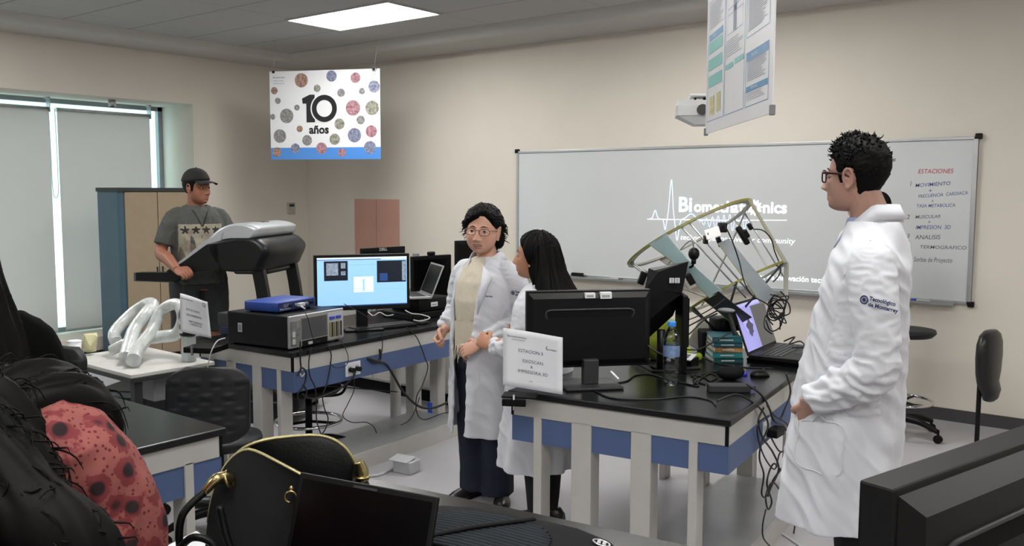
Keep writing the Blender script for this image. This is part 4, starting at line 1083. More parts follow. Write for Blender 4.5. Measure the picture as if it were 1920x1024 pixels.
for y, k in ((-.40, .80), (-.385, .93), (-.33, 1.0), (-.15, 1.0), (.15, 1.0), (.33, 1.0), (.385, .93), (.40, .80)):
    P_ = [(-.25, 1.27), (-.07, 1.325), (.11, 1.328), (.19, 1.28), (.215, 1.23), (.18, 1.15), (.13, 1.09), (-.10, 1.085), (-.18, 1.13)]
    sec.append([(lerp(.0, x, k), y, lerp(1.21, z, k)) for x, z in closed_spline(P_)])
MB().loft(sec, M_tm, True).build('console_hood', tm)
MB().box(-.12, .14, -.22, .22, 1.055, 1.10, M_tm, bev=.02, seg=3).build('lower_box', tm)
sec = []
for y, k in ((-.375, .80), (-.36, .96), (-.31, 1), (.31, 1), (.36, .96), (.375, .86)):
    P_ = [(-.24, 1.29), (-.21, 1.34), (-.14, 1.395), (-.05, 1.425), (.05, 1.425), (.13, 1.40), (.14, 1.375), (.11, 1.325), (-.07, 1.32)]
    sec.append([(lerp(-.04, x, k), y, lerp(1.34, z, k)) for x, z in closed_spline(P_)])
cp = MB().loft(sec, M_tmg, True).build('console_panel', tm)
MB().box(-.02, .05, -.05, .05, 1.424, 1.430, M_dgrey, bev=.003).build('slot', cp)
MB().tube([(-.19, -.34, 1.10), (-.192, -.345, 1.05), (-.19, -.345, 1.0)], .0018, M_cable, 6).box(-.20, -.18, -.352, -.338, .955, 1.0, M_blk, bev=.003).build('safety_cord', tm)

# ================================================================== lab chairs with perforated backs
M_pu = mat('moulded_black', '#17191b', .5, var=.08, bump=.08, bscale=200, spec=.35)
def lab_chair(label, loc, rz, back_only=False, zb=.50, h=.34, w=.36, group='black lab chairs with dimpled backs', tilt=6, seat_z=.47):
    t = thing('lab_chair', label, 'chair', (loc[0], loc[1], 0), rz, group)
    # backrest: rounded pad with rows of raised dimples, local -y is the outside (rear) face
    mb = MB(); nx, nz = 26, 26; v0 = []; v1 = []
    def prof(v): return 1 - .12 * (1 - v) - (.25 * max(0, v - .72) ** 2 / .08)
    for j in range(nz + 1):
        for i in range(nx + 1):
            u = i / nx * 2 - 1; v = j / nz
            r = min(1.0, (1 - abs(2 * v - 1) ** 5) ** .3 if abs(2 * v - 1) < 1 else 0)
            x = u * w / 2 * max(.02, (1 - max(0, abs(2 * v - 1) - .55) ** 2.4 * 3.2)) ; z = (v - .5) * h
            cv = -.05 * (1 - u * u) * .8
            d = 0
            for rr in range(4):
                for cc in range(3 + rr % 2):
                    cx = (cc - (2 + rr % 2) / 2) * w * .27; cz = (rr - 1.5) * h * .2
                    q = ((x - cx) / (w * .075)) ** 2 + ((z - cz) / (h * .05)) ** 2
                    if q < 1: d = .017 * (1 - q) * (1 if z > cz else -.8)
            v0.append((x, cv - .018 + -d, z)); v1.append((x, cv + .018, z))
    n = nx + 1; fs = []
    for j in range(nz):
        for i in range(nx):
            a = j * n + i; fs.append((a, a + 1, a + n + 1, a + n))
    o = len(v0); fs2 = [tuple(o + q for q in reversed(f)) for f in fs]
    rim = [i for i in range(n)] + [j * n + nx for j in range(1, nz + 1)] + [nz * n + i for i in range(nx - 1, -1, -1)] + [j * n for j in range(nz - 1, 0, -1)]
    fr = [(rim[k], o + rim[k], o + rim[(k + 1) % len(rim)], rim[(k + 1) % len(rim)]) for k in range(len(rim))]
    Mx = T(0, -.19, zb + h / 2) @ Rx(-tilt)
    mb.add(v0 + v1, fs + fs2 + fr, M_pu, True, Mx)
    bk_ = mb.build('backrest', t)
    MB().torus((0, 0, 0), 1, .0, M_pu) if False else None
    MB().tube([(0, -.20, zb + h * .35), (0, -.235, zb), (0, -.2, seat_z - .05), (0, -.05, seat_z - .06)], .016, M_blk, 10, flat=.5).build('back_support', t)
    MB().lathe([(.02, seat_z - .04), (.18, seat_z - .035), (.205, seat_z - .01), (.20, seat_z + .01), (.12, seat_z + .015), (.0, seat_z + .008)], M_pu, 32).build('seat', t)
    MB().cyl((0, 0, .10), (0, 0, seat_z - .03), .022, M_blk).build('column', t)
    f = MB().torus((0, 0, .24), .20, .010, M_chrome, 40, 10)
    f.build('foot_ring', t)
    mb = MB()
    for k in range(3): mb.tube([(0, 0, .235), (.2 * math.cos(k * 2.09), .2 * math.sin(k * 2.09), .24)], .009, M_blk, 8, spline=False)
    mb.build('ring_spokes', t)
    for k in range(5):
        a = 2 * PI * k / 5; c, s = math.cos(a), math.sin(a)
        l = MB().tube([(0.02 * c, .02 * s, .12), (.14 * c, .14 * s, .115), (.27 * c, .27 * s, .075)], [.026, .022, .016], M_blk, 10)
        lo = l.build('leg', t)
        MB().cyl((.27 * c - .012 * s, .27 * s + .012 * c, .028), (.27 * c + .012 * s, .27 * s - .012 * c, .028), .028, M_blk, seg=16).cyl((.27 * c, .27 * s, .03), (.27 * c, .27 * s, .08), .008, M_blk, seg=8).build('caster', lo)
    return t
q = at_d(408, 748, 4.22)
lab_chair('dark lab chair with dimpled back directly behind the corner of the empty side bench', (q.x - .0, q.y + .0), 44, zb=.50, h=.35, w=.37)
q = at_d(192, 700, 4.30)
lab_chair('dark lab chair with dimpled back in front of the white table', (q.x, q.y), 2, zb=.60, h=.33, w=.33)
q = at_z(535, 822, .1)
lab_chair('lab stool mostly hidden under the tower bench, only its chrome foot ring and base showing', (-4.33, 3.52), 140, zb=.50, h=.16, w=.34, seat_z=.45)
# --- stools on the right
t = lab_chair('round-seated black stool by the front wall just right of the tall man', (-1.60, 6.38), 200, zb=.8, seat_z=.72)
for c in list(t.children):
    if c.name.startswith(('backrest', 'back_support')): bpy.data.objects.remove(c)
MB().torus((.10, .0, .665), .085, .006, M_blk, 24, 8).build('lever_ring', t)
q = at_d(1828, 820, 5.5)
c2_ = thing('swivel_chair', 'chair at the right edge, its rounded black back on a thin post', 'chair', (-1.02, 6.05, 0), 20)
mb = MB(); sec = []
for z, w_, th_ in ((.385, .05, .02), (.40, .10, .035), (.45, .13, .045), (.50, .14, .05), (.56, .17, .055), (.66, .185, .058), (.74, .18, .055), (.79, .15, .045), (.815, .09, .03), (.82, .03, .01)):
    sec.append([(w_ * math.cos(a), th_ * math.sin(a) - .03 * math.cos(a) ** 2 * 0 - (.02 if z < .5 else 0), z) for a in [2 * PI * k / 24 for k in range(24)]])
mb.loft(sec, mat('black_leather', '#101113', .38, var=.05), True, M=Rz(64)); mb.build('backrest', c2_)
MB().box(-.05, -.03, -.02, .02, .58, .66, mat('brown_knob', '#3a2523', .5), M=Rz(15), bev=.008).cyl((-.06, 0, .62), (-.02, 0, .62), .028, mat('brown_knob', '#3a2523')).build('knob', c2_)
MB().tube([(-.045, 0, .62), (-.045, 0, .4), (-.045, 0, .08)], .014, M_blk, 10).build('post', c2_)
MB().lathe([(.012, .0), (.10, .0), (.11, .03), (.04, .07), (.015, .1)], M_blk, 28, M=T(-.045, 0, 0)).build('base', c2_)

# ================================================================== foreground bench items
# --- handbag
HB = at_z(560, 1060, TZ); HB = at_z(540, 1056, TZ)
hb = thing('handbag', 'open black leather handbag with gold zip on the foreground bench', 'handbag', tuple(HB), 36)
M_lea = mat('black_leather_bag', '#08090a', .42, var=.1, bump=.12, bscale=180, spec=.3); M_gold_ = mat('gold_metal', '#a8986c', .3, metal=1, var=.05); M_zip = mat('gold_zip', '#a39a72', .45, metal=.8, var=.2, scale=200); M_lin = mat('bag_lining', '#0a0b0d', .9)
BW, BD, BH = .165, .080, .285
def arch(u, W_, H_): # outline of a domed bag face, u 0..1 left-bottom to right-bottom
    a = PI * (1 - u); c, s = math.cos(a), math.sin(a)
    return (W_ * (abs(c) ** .62) * (1 if c > 0 else -1), H_ * (abs(s) ** .55))
def face(y, tilt, off, nm, lean):
    mb = MB(); n = 33
    P = [arch(k / (n - 1), BW, BH) for k in range(n)]
    def pos(x, z, yy):
        g = min(1, max(0, (x + BW * .95) / (BW * 1.5))); g = g * g * (3 - 2 * g); v = (z / BH) ** 1.3
        dz = 1 - (.20 * max(0, (x + BW * .5) / BW) if yy < 0 else 0)
        return Vector((x, yy * lerp(1, .08 + .9 * g, v), z * dz))
    outer = [pos(x, z, y) for x, z in P]; rings = [outer, [pos(x * .9, z * .93 + .004, y + (.012 if lean > 0 else -.012)) for x, z in P], [pos(x * .6, z * .65, y + (.02 if lean > 0 else -.02)) for x, z in P], [pos(x * .05, z * .1, y + (.02 if lean > 0 else -.02)) for x, z in P]]
    inner = [[p + Vector((0, -.006 if lean > 0 else .006, 0)) for p in r] for r in rings]
    mb.loft(rings, M_lea, True, False, closed=False); mb.loft(inner, M_lin, True, False, closed=False)
    o = mb.build(nm, hb)
    z = MB().tube([p for p in outer[2:-2]], .0042, M_zip, 8, spline=False, flat=1.0).build('zip', o, 'gold zip')
    return outer
fo = face(-BD, 0, 0, 'front_face', .9)
bo = face(BD, 0, 0, 'back_face', -.1)
mb = MB(); cut = 7
for s0 in (0, 1):
    idx = list(range(0, 8)) if s0 == 0 else list(range(32, 24, -1))
    rings = []
    for k in idx:
        a, b = fo[k], bo[k]; m_ = (a + b) / 2 + Vector(((-1 if s0 == 0 else 1) * .012, 0, 0)); 
        rings.append([a, lerp(a, m_, .6), m_, lerp(b, m_, .6), b])
    mb.loft(rings, M_lea, True, False, closed=False)
mb.box(-BW, BW, -BD, BD, 0, .006, M_lea)
mb.build('gusset', hb)
for x, y in ((-.115, -BD - .022),):
    MB().tube([(x, -BD + .04, .215), (x - .02, -BD + .01, .222), (x - .045, -BD + .0, .195)], [.014, .013, .009], M_gold_, 10).torus((x - .0, -BD + .03, .215), .018, .004, M_gold_, 20, 8, rot=Ry(70).to_3x3()).build('handle_fitting', hb)
MB().tube([(.155, BD - .02, .225), (.165, BD - .02, .20), (.17, BD - .03, .17)], [.012, .014, .01], M_gold_, 10).torus((.165, BD - .025, .19), .016, .004, M_gold_, 20, 8).build('handle_fitting', hb)
MB().sphere((.035, -BD + .000, .205), (.006, .006, .008), M_gold_, 12, 8).torus((.035, -BD - .006, .188), .013, .0026, M_gold_, 20, 8, rot=Rx(90).to_3x3(), arc=4.6).build('charm_ring', hb)
MB().tube([(-.16, -BD - .0, .195), (-.20, -BD - .03, .15), (-.205, -BD - .03, .07), (-.17, -BD - .04, .03), (-.12, -BD - .05, .06), (-.13, -BD - .05, .10), (-.17, -BD - .05, .11), (-.205, -BD - .045, .08)], .0085, M_lea, 10).build('handle', hb)
MB().tube([(-.12, -BD - .02, .17), (-.09, -BD - .03, .07), (-.03, -BD - .035, .025), (.03, -BD - .03, .03)], .008, M_lea, 10).build('handle', hb)
MB().tube([(.17, BD - .03, .18), (.20, BD - .03, .12), (.21, BD - .02, .04)], .0085, M_lea, 10).build('handle', hb)
# --- laptop, switched off
A = at_d(561, 885, 1.90); B = at_d(821, 938, 1.74)
lw = (B.xy - A.xy).length; hA = heading(A, B); mid = (A + B) / 2
d_ = .235; an = 18
nrm = Vector((-math.sin(math.radians(hA)), math.cos(math.radians(hA)), 0))
hinge = Vector((mid.x, mid.y, 0)) - nrm * d_ * math.sin(math.radians(an))
fl = laptop('laptop', 'switched-off black laptop open in the foreground in front of the handbag', (hinge.x, hinge.y, TZ), hA, lw, (mid.z - TZ - .012) / math.cos(math.radians(an)), an, M_blk, M_off, th=.02)
lid = [c for c in fl.children if c.name.startswith('lid')][0]
dd = (mid.z - TZ - .012) / math.cos(math.radians(an))
MB().box(-.03, .03, -.0016, -.0008, dd - .011, dd - .006, M_dgrey).cyl((.0, -.002, dd - .0085), (0, 0, dd - .0085), .003, M_dgrey, seg=10).build('webcam', lid)
# --- sheets of paper
def sheet(pts, label, z0=.0):
    P = [at_z(x, y, TZ + .001 + z0) for x, y in pts]; c = sum(P, Vector()) / len(P)
    mb = MB().prism([(p.x - c.x, p.y - c.y) for p in P], 0, .0012, M_paper)
    return single('paper_sheet', mb, label, 'paper', (c.x, c.y, TZ + .0005 + z0), group='papers on the foreground bench')
sheet([(368, 996), (470, 1058), (360, 1120), (262, 1050)], 'white sheet at the bottom edge beside the handbag')
# --- backpack lying on the bench
M_bp = mat('backpack_fabric', '#101114', .8, var=.1, bump=.15, bscale=250, spec=.2)
bp_ = thing('backpack', 'black backpack with a ribbed grey panel and oval metal badge lying in the foreground', 'backpack', (-1.15, 1.468, TZ), 8)
bp_.scale = (.82, .86, 1.0)
mb = MB(); sec = []
for x, k in ((-.34, .30), (-.335, .6), (-.30, .86), (-.2, .97), (-.05, 1.0), (.12, .97), (.22, .85), (.285, .6), (.305, .25)):
    sec.append([(x, .19 * k * (abs(math.cos(a)) ** .5) * (1 if math.cos(a) > 0 else -1), max(0, .065 + .065 * k * (abs(math.sin(a)) ** .6) * (1 if math.sin(a) > 0 else -1) - .0)) for a in [2 * PI * i / 32 for i in range(32)]])
mb.loft(sec, M_bp, True); mb.build('pack_body', bp_)
M_rib = mat('backpack_rib', '#24282c', .8, bump=.1, bscale=200, spec=.2)
mb = MB(); rg = random.Random(2)
for i in range(15):
    y = -.15 + i * .016; hw_ = .20 * math.sqrt(max(0.02, 1 - ((y + .04) / .15) ** 2))
    mb.tube([(-.07 - hw_, y, .128), (-.07, y, .134), (-.07 + hw_, y, .128)], .0065, M_rib, 8, n=5, flat=.6)
rb_ = mb.build('ribbed_panel', bp_)
MB().tube([(-.17, -.14, .136), (-.08, -.03, .142), (.02, .10, .138)], .010, M_bp, 8, flat=.4).build('strap', bp_)
mb = MB(); 
RM = T(.225, .085, .121) @ Rz(20) @ Ry(12)
mb.torus((0, 0, 0), .016, .0022, M_alu, 28, 8, M=RM @ Matrix.Diagonal((1.35, 1, 1, 1))).box(-.012, -.002, -.009, .009, -.001, .002, M_alu, M=RM, bev=.0008).box(.002, .012, -.009, .009, -.001, .002, M_alu, M=RM, bev=.0008)
mb.build('oval_badge', bp_, 'oval silver badge')
MB().tube([(-.33, .10, .07), (-.38, .15, .05), (-.42, .10, .02), (-.36, .05, .03)], .012, M_bp, 8, flat=.4).build('shoulder_strap', bp_)
# --- big monitor at the right edge, seen from behind
A = Vector((-.318, 1.17, 0)); B = Vector((-.178, 1.685, 0))
fm = back_monitor('desktop_monitor', 'large black monitor seen from behind, cut off by the right edge of the picture', A, B, 1.278, .34, TZ, stickers=False, d=.085)
# --- black panel on the side bench
A = at_d(-80, 679, 3.0); B = at_d(118, 688, 3.1)
plain_monitor('desktop_monitor', 'dark monitor at the left edge just behind the floral blouse', A, B, (B.xy - A.xy).length, .16, A.z, TZ)
# ================================================================== cables, outlets and small floor things
def at_plane(px, py, p0, n, off=0.0):
    d = _ray(px, py); p0 = Vector(p0) + Vector(n) * off; n = Vector(n); c = Vector((0, 0, 1.65))
    return c + d * ((p0 - c).dot(n) / d.dot(n))
def side_of(loc, rz):
    a = math.radians(rz); return Vector((loc[0], loc[1], 0)), Vector((math.cos(a), math.sin(a), 0))
NS, NN = side_of((-1.406, 3.151), 7.0); LS, LN = side_of((-3.842, 3.02), 3.2)
def run(pts, S_, N_, label, r=.0035, m=M_cable, n=10):
    P = []
    for a in pts:
        if len(a) == 4: P.append(at_d(*a[:3]))
        else: P.append(at_plane(a[0], a[1], S_, N_, a[2] if len(a) > 2 else .022))
    for p in P: p.z = max(p.z, r)
    mb = MB().tube(P, r, m, 7, n=n); c = P[0].copy(); mb.v = [(x - c.x, y - c.y, z - c.z) for x, y, z in mb.v]
    return single('cable', mb, label, 'cable', tuple(c))
def outlet(par, M, nm='outlet_plate'):
    o = MB().box(0, .006, -.06, .06, -.04, .04, M_label, M=M, bev=.003).build(nm, par)
    for y in (-.03, .03): MB().box(.005, .008, y - .014, y + .014, -.02, .02, M_lgrey, M=M).build('socket', o)
    return o
def local_on(bench_, S_, N_, px, py): return bench_.matrix_basis.inverted() @ at_plane(px, py, S_, N_)
bpy.context.view_layer.update()
v = local_on(left_bench, LS, LN, 661, 690); outlet(left_bench, T(.0, v.y, .63))
v = local_on(near_bench, NS, NN, 1436, 802); outlet(near_bench, T(.0, v.y, .63))
t = thing('power_plug', 'two black plugs pushed into the wall plate on the side of the tower bench', 'plug', tuple(at_plane(664, 692, LS, LN, .012)))
MB().cyl((0, -.03, 0), (.03, -.03, 0), .014, M_blk, seg=14).build('plug_body', t)
MB().cyl((.0, .02, 0), (.03, .02, 0), .014, M_blk, seg=14).build('plug_body', t)
t = thing('power_adapter', 'black plug adapter hanging on the plate at the side of the near bench', 'adapter', tuple(at_plane(1443, 808, NS, NN, .012)))
MB().box(0, .05, -.04, .05, -.02, .018, M_blk, bev=.006).build('block', t)
# hanging cables of the tower bench
run([(563, 640), (563, 672), (564, 692), (558, 705), (566, 690), (574, 700), (570, 722), (558, 740), (566, 756), (575, 735), (568, 722)], LS, LN, 'black cable gathered in a tied bundle at the corner of the tower bench', .0045)
run([(583, 652), (579, 680), (581, 705), (591, 728), (593, 760), (594, 790), (603, 818), (610, 840)], LS, LN, 'long black cable hanging from the tower past the bundled one to the floor', .0035)
run([(614, 648), (621, 668), (614, 715), (605, 742), (608, 765), (615, 785), (610, 805), (600, 817)], LS, LN, 'black cable looping down between the tower and the wall plate', .0035)
run([(566, 738), (580, 747), (600, 745), (640, 727), (662, 707), (667, 694)], LS, LN, 'thick black cable swinging from the bundle up to the wall plate', .0045)
run([(640, 640), (652, 665), (650, 684), (630, 690), (618, 680)], LS, LN, 'thin black cable curling above the wall plate', .0022)
run([(662, 698), (664, 730), (652, 758), (643, 780), (660, 792), (686, 792), (700, 800), (706, 812)], LS, LN, 'thin cable hanging under the wall plate and trailing to the low shelf', .0028)
run([(712, 655), (713, 672), (706, 678), (690, 672), (700, 680), (722, 682), (738, 705), (756, 735), (782, 760), (806, 766), (832, 758), (856, 742)], LS, LN, 'thick bundled black cable drooping from the far half of the tower bench', .0075)
run([(716, 622), (717, 650), (713, 672)], LS, LN, 'short black cable coming over the edge beside the keyboard', .003)
run([(762, 614, .02), (782, 634), (797, 672), (802, 690), (792, 722), (781, 745), (782, 775), (796, 787), (828, 776), (858, 771)], LS, LN, 'black cable arcing down from the black case to behind the woman with glasses', .0035)
run([(787, 745), (776, 775), (765, 790), (752, 797)], LS, LN, 'thin black cable running down to the low shelf behind the blue tape', .0028)
run([(588, 722, -.2), (640, 726, -.2), (700, 731, -.2), (745, 735, -.2)], LS, LN, 'dark cable stretched along under the tower bench', .004)
run([(422, 634, 4.75, 0), (407, 640, 4.7, 0), (396, 660, 4.66, 0), (389, 690, 4.68, 0)], LS, LN, 'white cable hanging off the left end of the tower bench', .003, M_cablew)
run([(600, 640, .0), (592, 640, .015), (585, 628, .012), (578, 600, .012), (572, 586, .012)], LS, LN, 'thin black cable lying across the rear panel of the tower', .002)
run([(645, 570, 4.75, 0), (665, 580, 4.85, 0), (682, 590, 4.95, 0), (700, 602, 5.05, 0)], LS, LN, 'thin black cable running from the blue instrument past the monitor foot', .002)
run([(562, 700), (566, 706), (571, 700)], LS, LN, 'white cable tie around the bundled cable', .004, M_cablew)
mb = MB().box(0, .002, -.02, .02, -.04, .035, mat('blue_tape', '#2d5fe0', .5, var=.1))
a_ = math.radians(93.2); b_ = at_plane(806, 764, LS + Vector((math.cos(a_), math.sin(a_), 0)) * 1.532, Vector((math.cos(a_), math.sin(a_), 0)))
single('tape_strip', mb, 'bright blue tape on a far leg of the tower bench', 'tape', tuple(b_), 93.2)
# tangle on the keyboard side
for i, pts in enumerate((((690, 585, 5.3), (700, 592, 5.2), (712, 586, 5.2), (725, 592, 5.2), (738, 590, 5.2)), ((760, 582, 5.3), (772, 588, 5.2), (790, 590, 5.2), (806, 596, 5.15), (790, 602, 5.1), (775, 600, 5.1)))):
    P = [at_d(*a) for a in pts]
    for p in P: p.z = max(p.z, TZ + .004)
    o = MB().tube(P, .003, (M_lgrey, M_cablew)[i], 6); c = P[0].copy(); o.v = [(x - c.x, y - c.y, z - c.z) for x, y, z in o.v]
    single('cable', o, ('grey cable lying behind the keyboard', 'white cable beside the mouse on the tower bench')[i], 'cable', tuple(c))
# hanging cables of the near bench
run([(1345, 752, 3.52, 0), (1380, 740, 3.58, 0), (1412, 755, 3.62, 0), (1432, 775), (1440, 800), (1428, 830), (1424, 860), (1432, 890), (1428, 925), (1436, 935)], NS, NN, 'black cable from the bench front dropping over the side in a long loop', .004)
run([(1400, 720, 3.75, 0), (1425, 738, 3.72, 0), (1440, 760), (1452, 790), (1470, 800), (1478, 830), (1470, 870), (1450, 900), (1440, 930), (1445, 915), (1460, 880), (1450, 850), (1430, 820), (1422, 790), (1432, 765)], NS, NN, 'black cable with several loops bunched at the side of the near bench', .0045)
run([(1474, 700, 3.95, 0), (1482, 735, .03), (1470, 770), (1462, 785), (1448, 775), (1438, 760)], NS, NN, 'black cable hanging beside the tall man down to the adapter', .004)
run([(1443, 815), (1460, 845), (1475, 850), (1466, 880), (1450, 870), (1438, 905), (1447, 940), (1440, 955), (1436, 930), (1448, 905), (1462, 920), (1478, 955), (1490, 975), (1488, 1010)], NS, NN, 'black cable falling from the adapter through the bunch to the floor', .004)
run([(1440, 780), (1420, 800), (1430, 850), (1452, 880), (1462, 850), (1476, 840), (1478, 800), (1460, 785)], NS, NN, 'wide loop of black cable around the adapter on the near bench', .0035)
run([(1436, 955), (1430, 985), (1432, 1010), (1450, 1030)], NS, NN, 'black cable end touching the low shelf of the near bench', .0035)
def floor_run(pts, label, r, m):
    P = [at_z(a, b, r) for a, b in pts]; o = MB().tube(P, r, m, 8); c = P[0].copy(); o.v = [(x - c.x, y - c.y, z - c.z) for x, y, z in o.v]; return single('cable', o, label, 'cable', tuple(c))
floor_run([(1435, 982), (1465, 1000), (1495, 1020), (1520, 1040)], 'white cable lying on the floor beside the near bench', .006, M_cablew)
floor_run([(1480, 938), (1515, 946), (1545, 953)], 'pale metal bar on the floor behind the tall man', .012, M_lgrey)
single('bar_foot', MB().sphere((0, 0, .02), (.03, .03, .022), M_blk, 16, 10), 'black rubber foot at the end of the pale floor bar', 'foot', tuple(at_z(1552, 956, 0)))
# floor socket box
q = at_z(760, 884, 0); t = thing('floor_socket', 'grey floor socket box with a red plug in front of the tower bench shelf', 'socket box', (q.x, q.y, 0), 8)
MB().box(-.055, .075, -.05, .05, 0, .075, M_lgrey, bev=.006).box(-.075, .06, -.055, .04, .08, .086, M_lgrey, M=Rx(8)).build('box', t)
MB().cyl((-.09, .02, .055), (-.055, .02, .05), .012, mat('plug_red', '#8a2226', .4), seg=12).build('plug', t)
floor_run([(742, 876), (728, 883), (712, 890), (690, 893)], 'cable running from the floor socket to behind the handbag', .008, M_lgrey)
run([(1146, 697, 3.55, 0), (1152, 703, 3.52, 0), (1160, 711, 3.5, 0)], NS, NN, 'short bright white cable end under the barcoded monitor', .004, M_paper)
run([(1205, 620, 4.05, 0), (1212, 645, 4.0, 0), (1235, 662, 3.98, 0), (1255, 668, 3.96, 0)], NS, NN, 'black cable curving in front of the lime plush toy', .004)
for i, pts in enumerate((((1262, 640, 4.3), (1290, 628, 4.3), (1320, 600, 4.35), (1345, 588, 4.4)), ((1280, 655, 4.25), (1310, 655, 4.25), (1340, 640, 4.25), (1372, 622, 4.28)), ((1290, 612, 4.3), (1320, 596, 4.35), (1350, 580, 4.4)), ((1470, 640, 4.6), (1490, 632, 4.5), (1480, 645, 4.45), (1500, 640, 4.45), (1508, 650, 4.4), (1485, 652, 4.4)))):
    P = [at_d(*a) for a in pts]; 
    for p in P: p.z = max(p.z, TZ + .004)
    o = MB().tube(P, .0038, M_cable, 6); c = P[0].copy(); o.v = [(x - c.x, y - c.y, z - c.z) for x, y, z in o.v]
    single('cable', o, ('black cable rising from the water bottle to the scanner frame', 'black cable crossing in front of the stacked books', 'black cable above the book stack under the scanner frame', 'black cable coil behind the keyboard of the lilac laptop')[i], 'cable', tuple(c))
# ================================================================== people
import numpy as np
def sstep(a, b, x):
    t = np.clip((x - a) / (b - a), 0, 1); return t * t * (3 - 2 * t)
def G(x, c, s): return np.exp(-((x - c) / s) ** 2)
def head_radius(D, ell):
    """outer surface of a blend of ellipsoids along unit directions D from the origin"""
    lo = np.full(len(D), .03); hi = np.full(len(D), .2)
    for _ in range(22):
        m = (lo + hi) / 2; P = D * m[:, None]; f = np.zeros(len(D))
        for c, r, k in ell:
            q = (((P - np.array(c)) / np.array(r)) ** 2).sum(1); f += np.exp(-k * (q - 1))
        ins = f > 1; lo = np.where(ins, m, lo); hi = np.where(ins, hi, m)
    return (lo + hi) / 2
SKULL = [((0, .014, .030), (.0755, .094, .088), 5), ((0, -.020, -.030), (.061, .070, .083), 5), ((0, -.050, -.075), (.034, .036, .034), 4)]
def head_grid(nu=132, nv=100):
    us = np.arange(nu) / nu * 2 * PI - PI
    us = us - .35 * np.sin(us)                      # denser in front (u = 0 is the face)
    vs = (np.arange(nv) + .5) / nv * PI
    U, V = np.meshgrid(us, vs); U = U.ravel(); V = V.ravel()
    D = np.stack([np.sin(V) * np.sin(U), -np.sin(V) * np.cos(U), -np.cos(V)], 1)
    fs = []
    for j in range(nv - 1):
        for i in range(nu):
            a = j * nu + i; b = j * nu + (i + 1) % nu; fs.append((a, b, b + nu, a + nu))
    fs.append(tuple(reversed(range(nu)))); fs.append(tuple((nv - 1) * nu + i for i in range(nu)))
    return D, fs
def head_surface(D, jaw=1.0, nose=1.0, mouth_open=0.0, female=False):
    ell = [list(e) for e in SKULL]
    if female: ell[1] = ((0, -.022, -.028), (.060, .068, .078), 5); ell[2] = ((0, -.046, -.068), (.030, .034, .033), 4)
    if jaw != 1: ell[1] = (ell[1][0], (ell[1][1][0] * jaw, ell[1][1][1], ell[1][1][2]), 5)
    P = D * head_radius(D, ell)[:, None]
    x, y, z = P[:, 0], P[:, 1], P[:, 2]; fm = sstep(.02, -.03, y)
    h = np.zeros(len(P))
    t = np.clip((.016 - z) / .054, 0, 1)
    nz = np.where(z > -.038, .004 * (z < .03) + .021 * nose * t ** 1.25, .025 * nose * np.clip(1 - (-.038 - z) / .011, 0, 1) ** .7) * (z < .018)
    h += nz * G(x, 0, .0075 + .006 * t)
    for s in (-1, 1):
        h += .008 * G(x, s * .0125, .0065) * G(z, -.040, .007)
        h -= .010 * G(x, s * .031, .016) * G(z, .003, .011)
        h += .0045 * G(x, s * .028, .022) * G(z, .022, .006)
        h += .004 * G(x, s * .045, .016) * G(z, -.022, .014)
        h -= .003 * G(x, s * .036, .008) * G(z, -.058, .014)
    h += .0045 * G(x, 0, .020) * G(z, -.0600, .0045) + .0055 * G(x, 0, .017) * G(z, -.0725 - mouth_open * .004, .005)
    h -= (.004 + mouth_open * .010) * G(x, 0, .020) * G(z, -.0665, .0028 + mouth_open * .003)
    h -= .0045 * G(x, 0, .015) * G(z, -.083, .005)
    h += .006 * G(x, 0, .016) * G(z, -.098, .011)
    P[:, 1] = y - h * fm
    return P
def ear_geo(mb, s, m, M):
    c = Vector((s * .068, .012, -.006))
    P = []
    for k in range(13):
        a = math.radians(-70 + k * 25)
        P.append(c + Vector((s * (.011 + .004 * math.sin(a)), -.006 + .016 * (-math.cos(a)) * -1 * 1.0,   .027 * math.sin(a) + (.003 if a > 0 else -.002))))
    mb.tube(P, [.003, .0045, .005, .005, .004], m, 8, n=3, M=M)
    mb.sphere((c.x + s * .004, c.y + .001, c.z - .001), (.008, .016, .027), m, 12, 8, M=M)
    mb.sphere((c.x + s * .008, c.y - .008, c.z - .028), (.006, .009, .010), m, 10, 6, M=M)
    mb.sphere((c.x + s * .009, c.y - .011, c.z - .004), (.005, .005, .008), m, 10, 6, M=M)
def remesh(mb, voxel, smooth=2, fac=.5, shade=True, disp=None, matfn=None, name='tmp'):
    """union of closed shapes -> one continuous skin; disp(p, n) moves a point, matfn(co array) gives material slots"""
    me = mb.mesh(name); o = bpy.data.objects.new(name, me); COL.objects.link(o)
    r = o.modifiers.new('r', 'REMESH'); r.mode = 'VOXEL'; r.voxel_size = voxel
    if smooth:
        s = o.modifiers.new('s', 'SMOOTH'); s.iterations = smooth; s.factor = fac
    dg = bpy.context.evaluated_depsgraph_get(); dg.update()
    m2 = bpy.data.meshes.new_from_object(o.evaluated_get(dg)); bpy.data.objects.remove(o); bpy.data.meshes.remove(me)
    m2.name = name
    if disp is not None:
        n = len(m2.vertices); co = np.empty(n * 3); m2.vertices.foreach_get('co', co); no = np.empty(n * 3)
        m2.vertex_normals.foreach_get('vector', no)
        co = co.reshape(-1, 3); no = no.reshape(-1, 3)
        d = disp(co, no); co = co + (d if d.ndim == 2 else no * d[:, None]); m2.vertices.foreach_set('co', co.ravel()); m2.update()
    m2.polygons.foreach_set('use_smooth', [shade] * len(m2.polygons))
    m2.materials.clear()
    for m in mb.mats: m2.materials.append(m)
    if matfn is not None:
        n = len(m2.polygons); c = np.empty(n * 3); m2.polygons.foreach_get('center', c)
        m2.polygons.foreach_set('material_index', matfn(c.reshape(-1, 3)).astype(int).tolist())
    else: m2.polygons.foreach_set('material_index', [0] * len(m2.polygons))
    m2.update()
    return m2
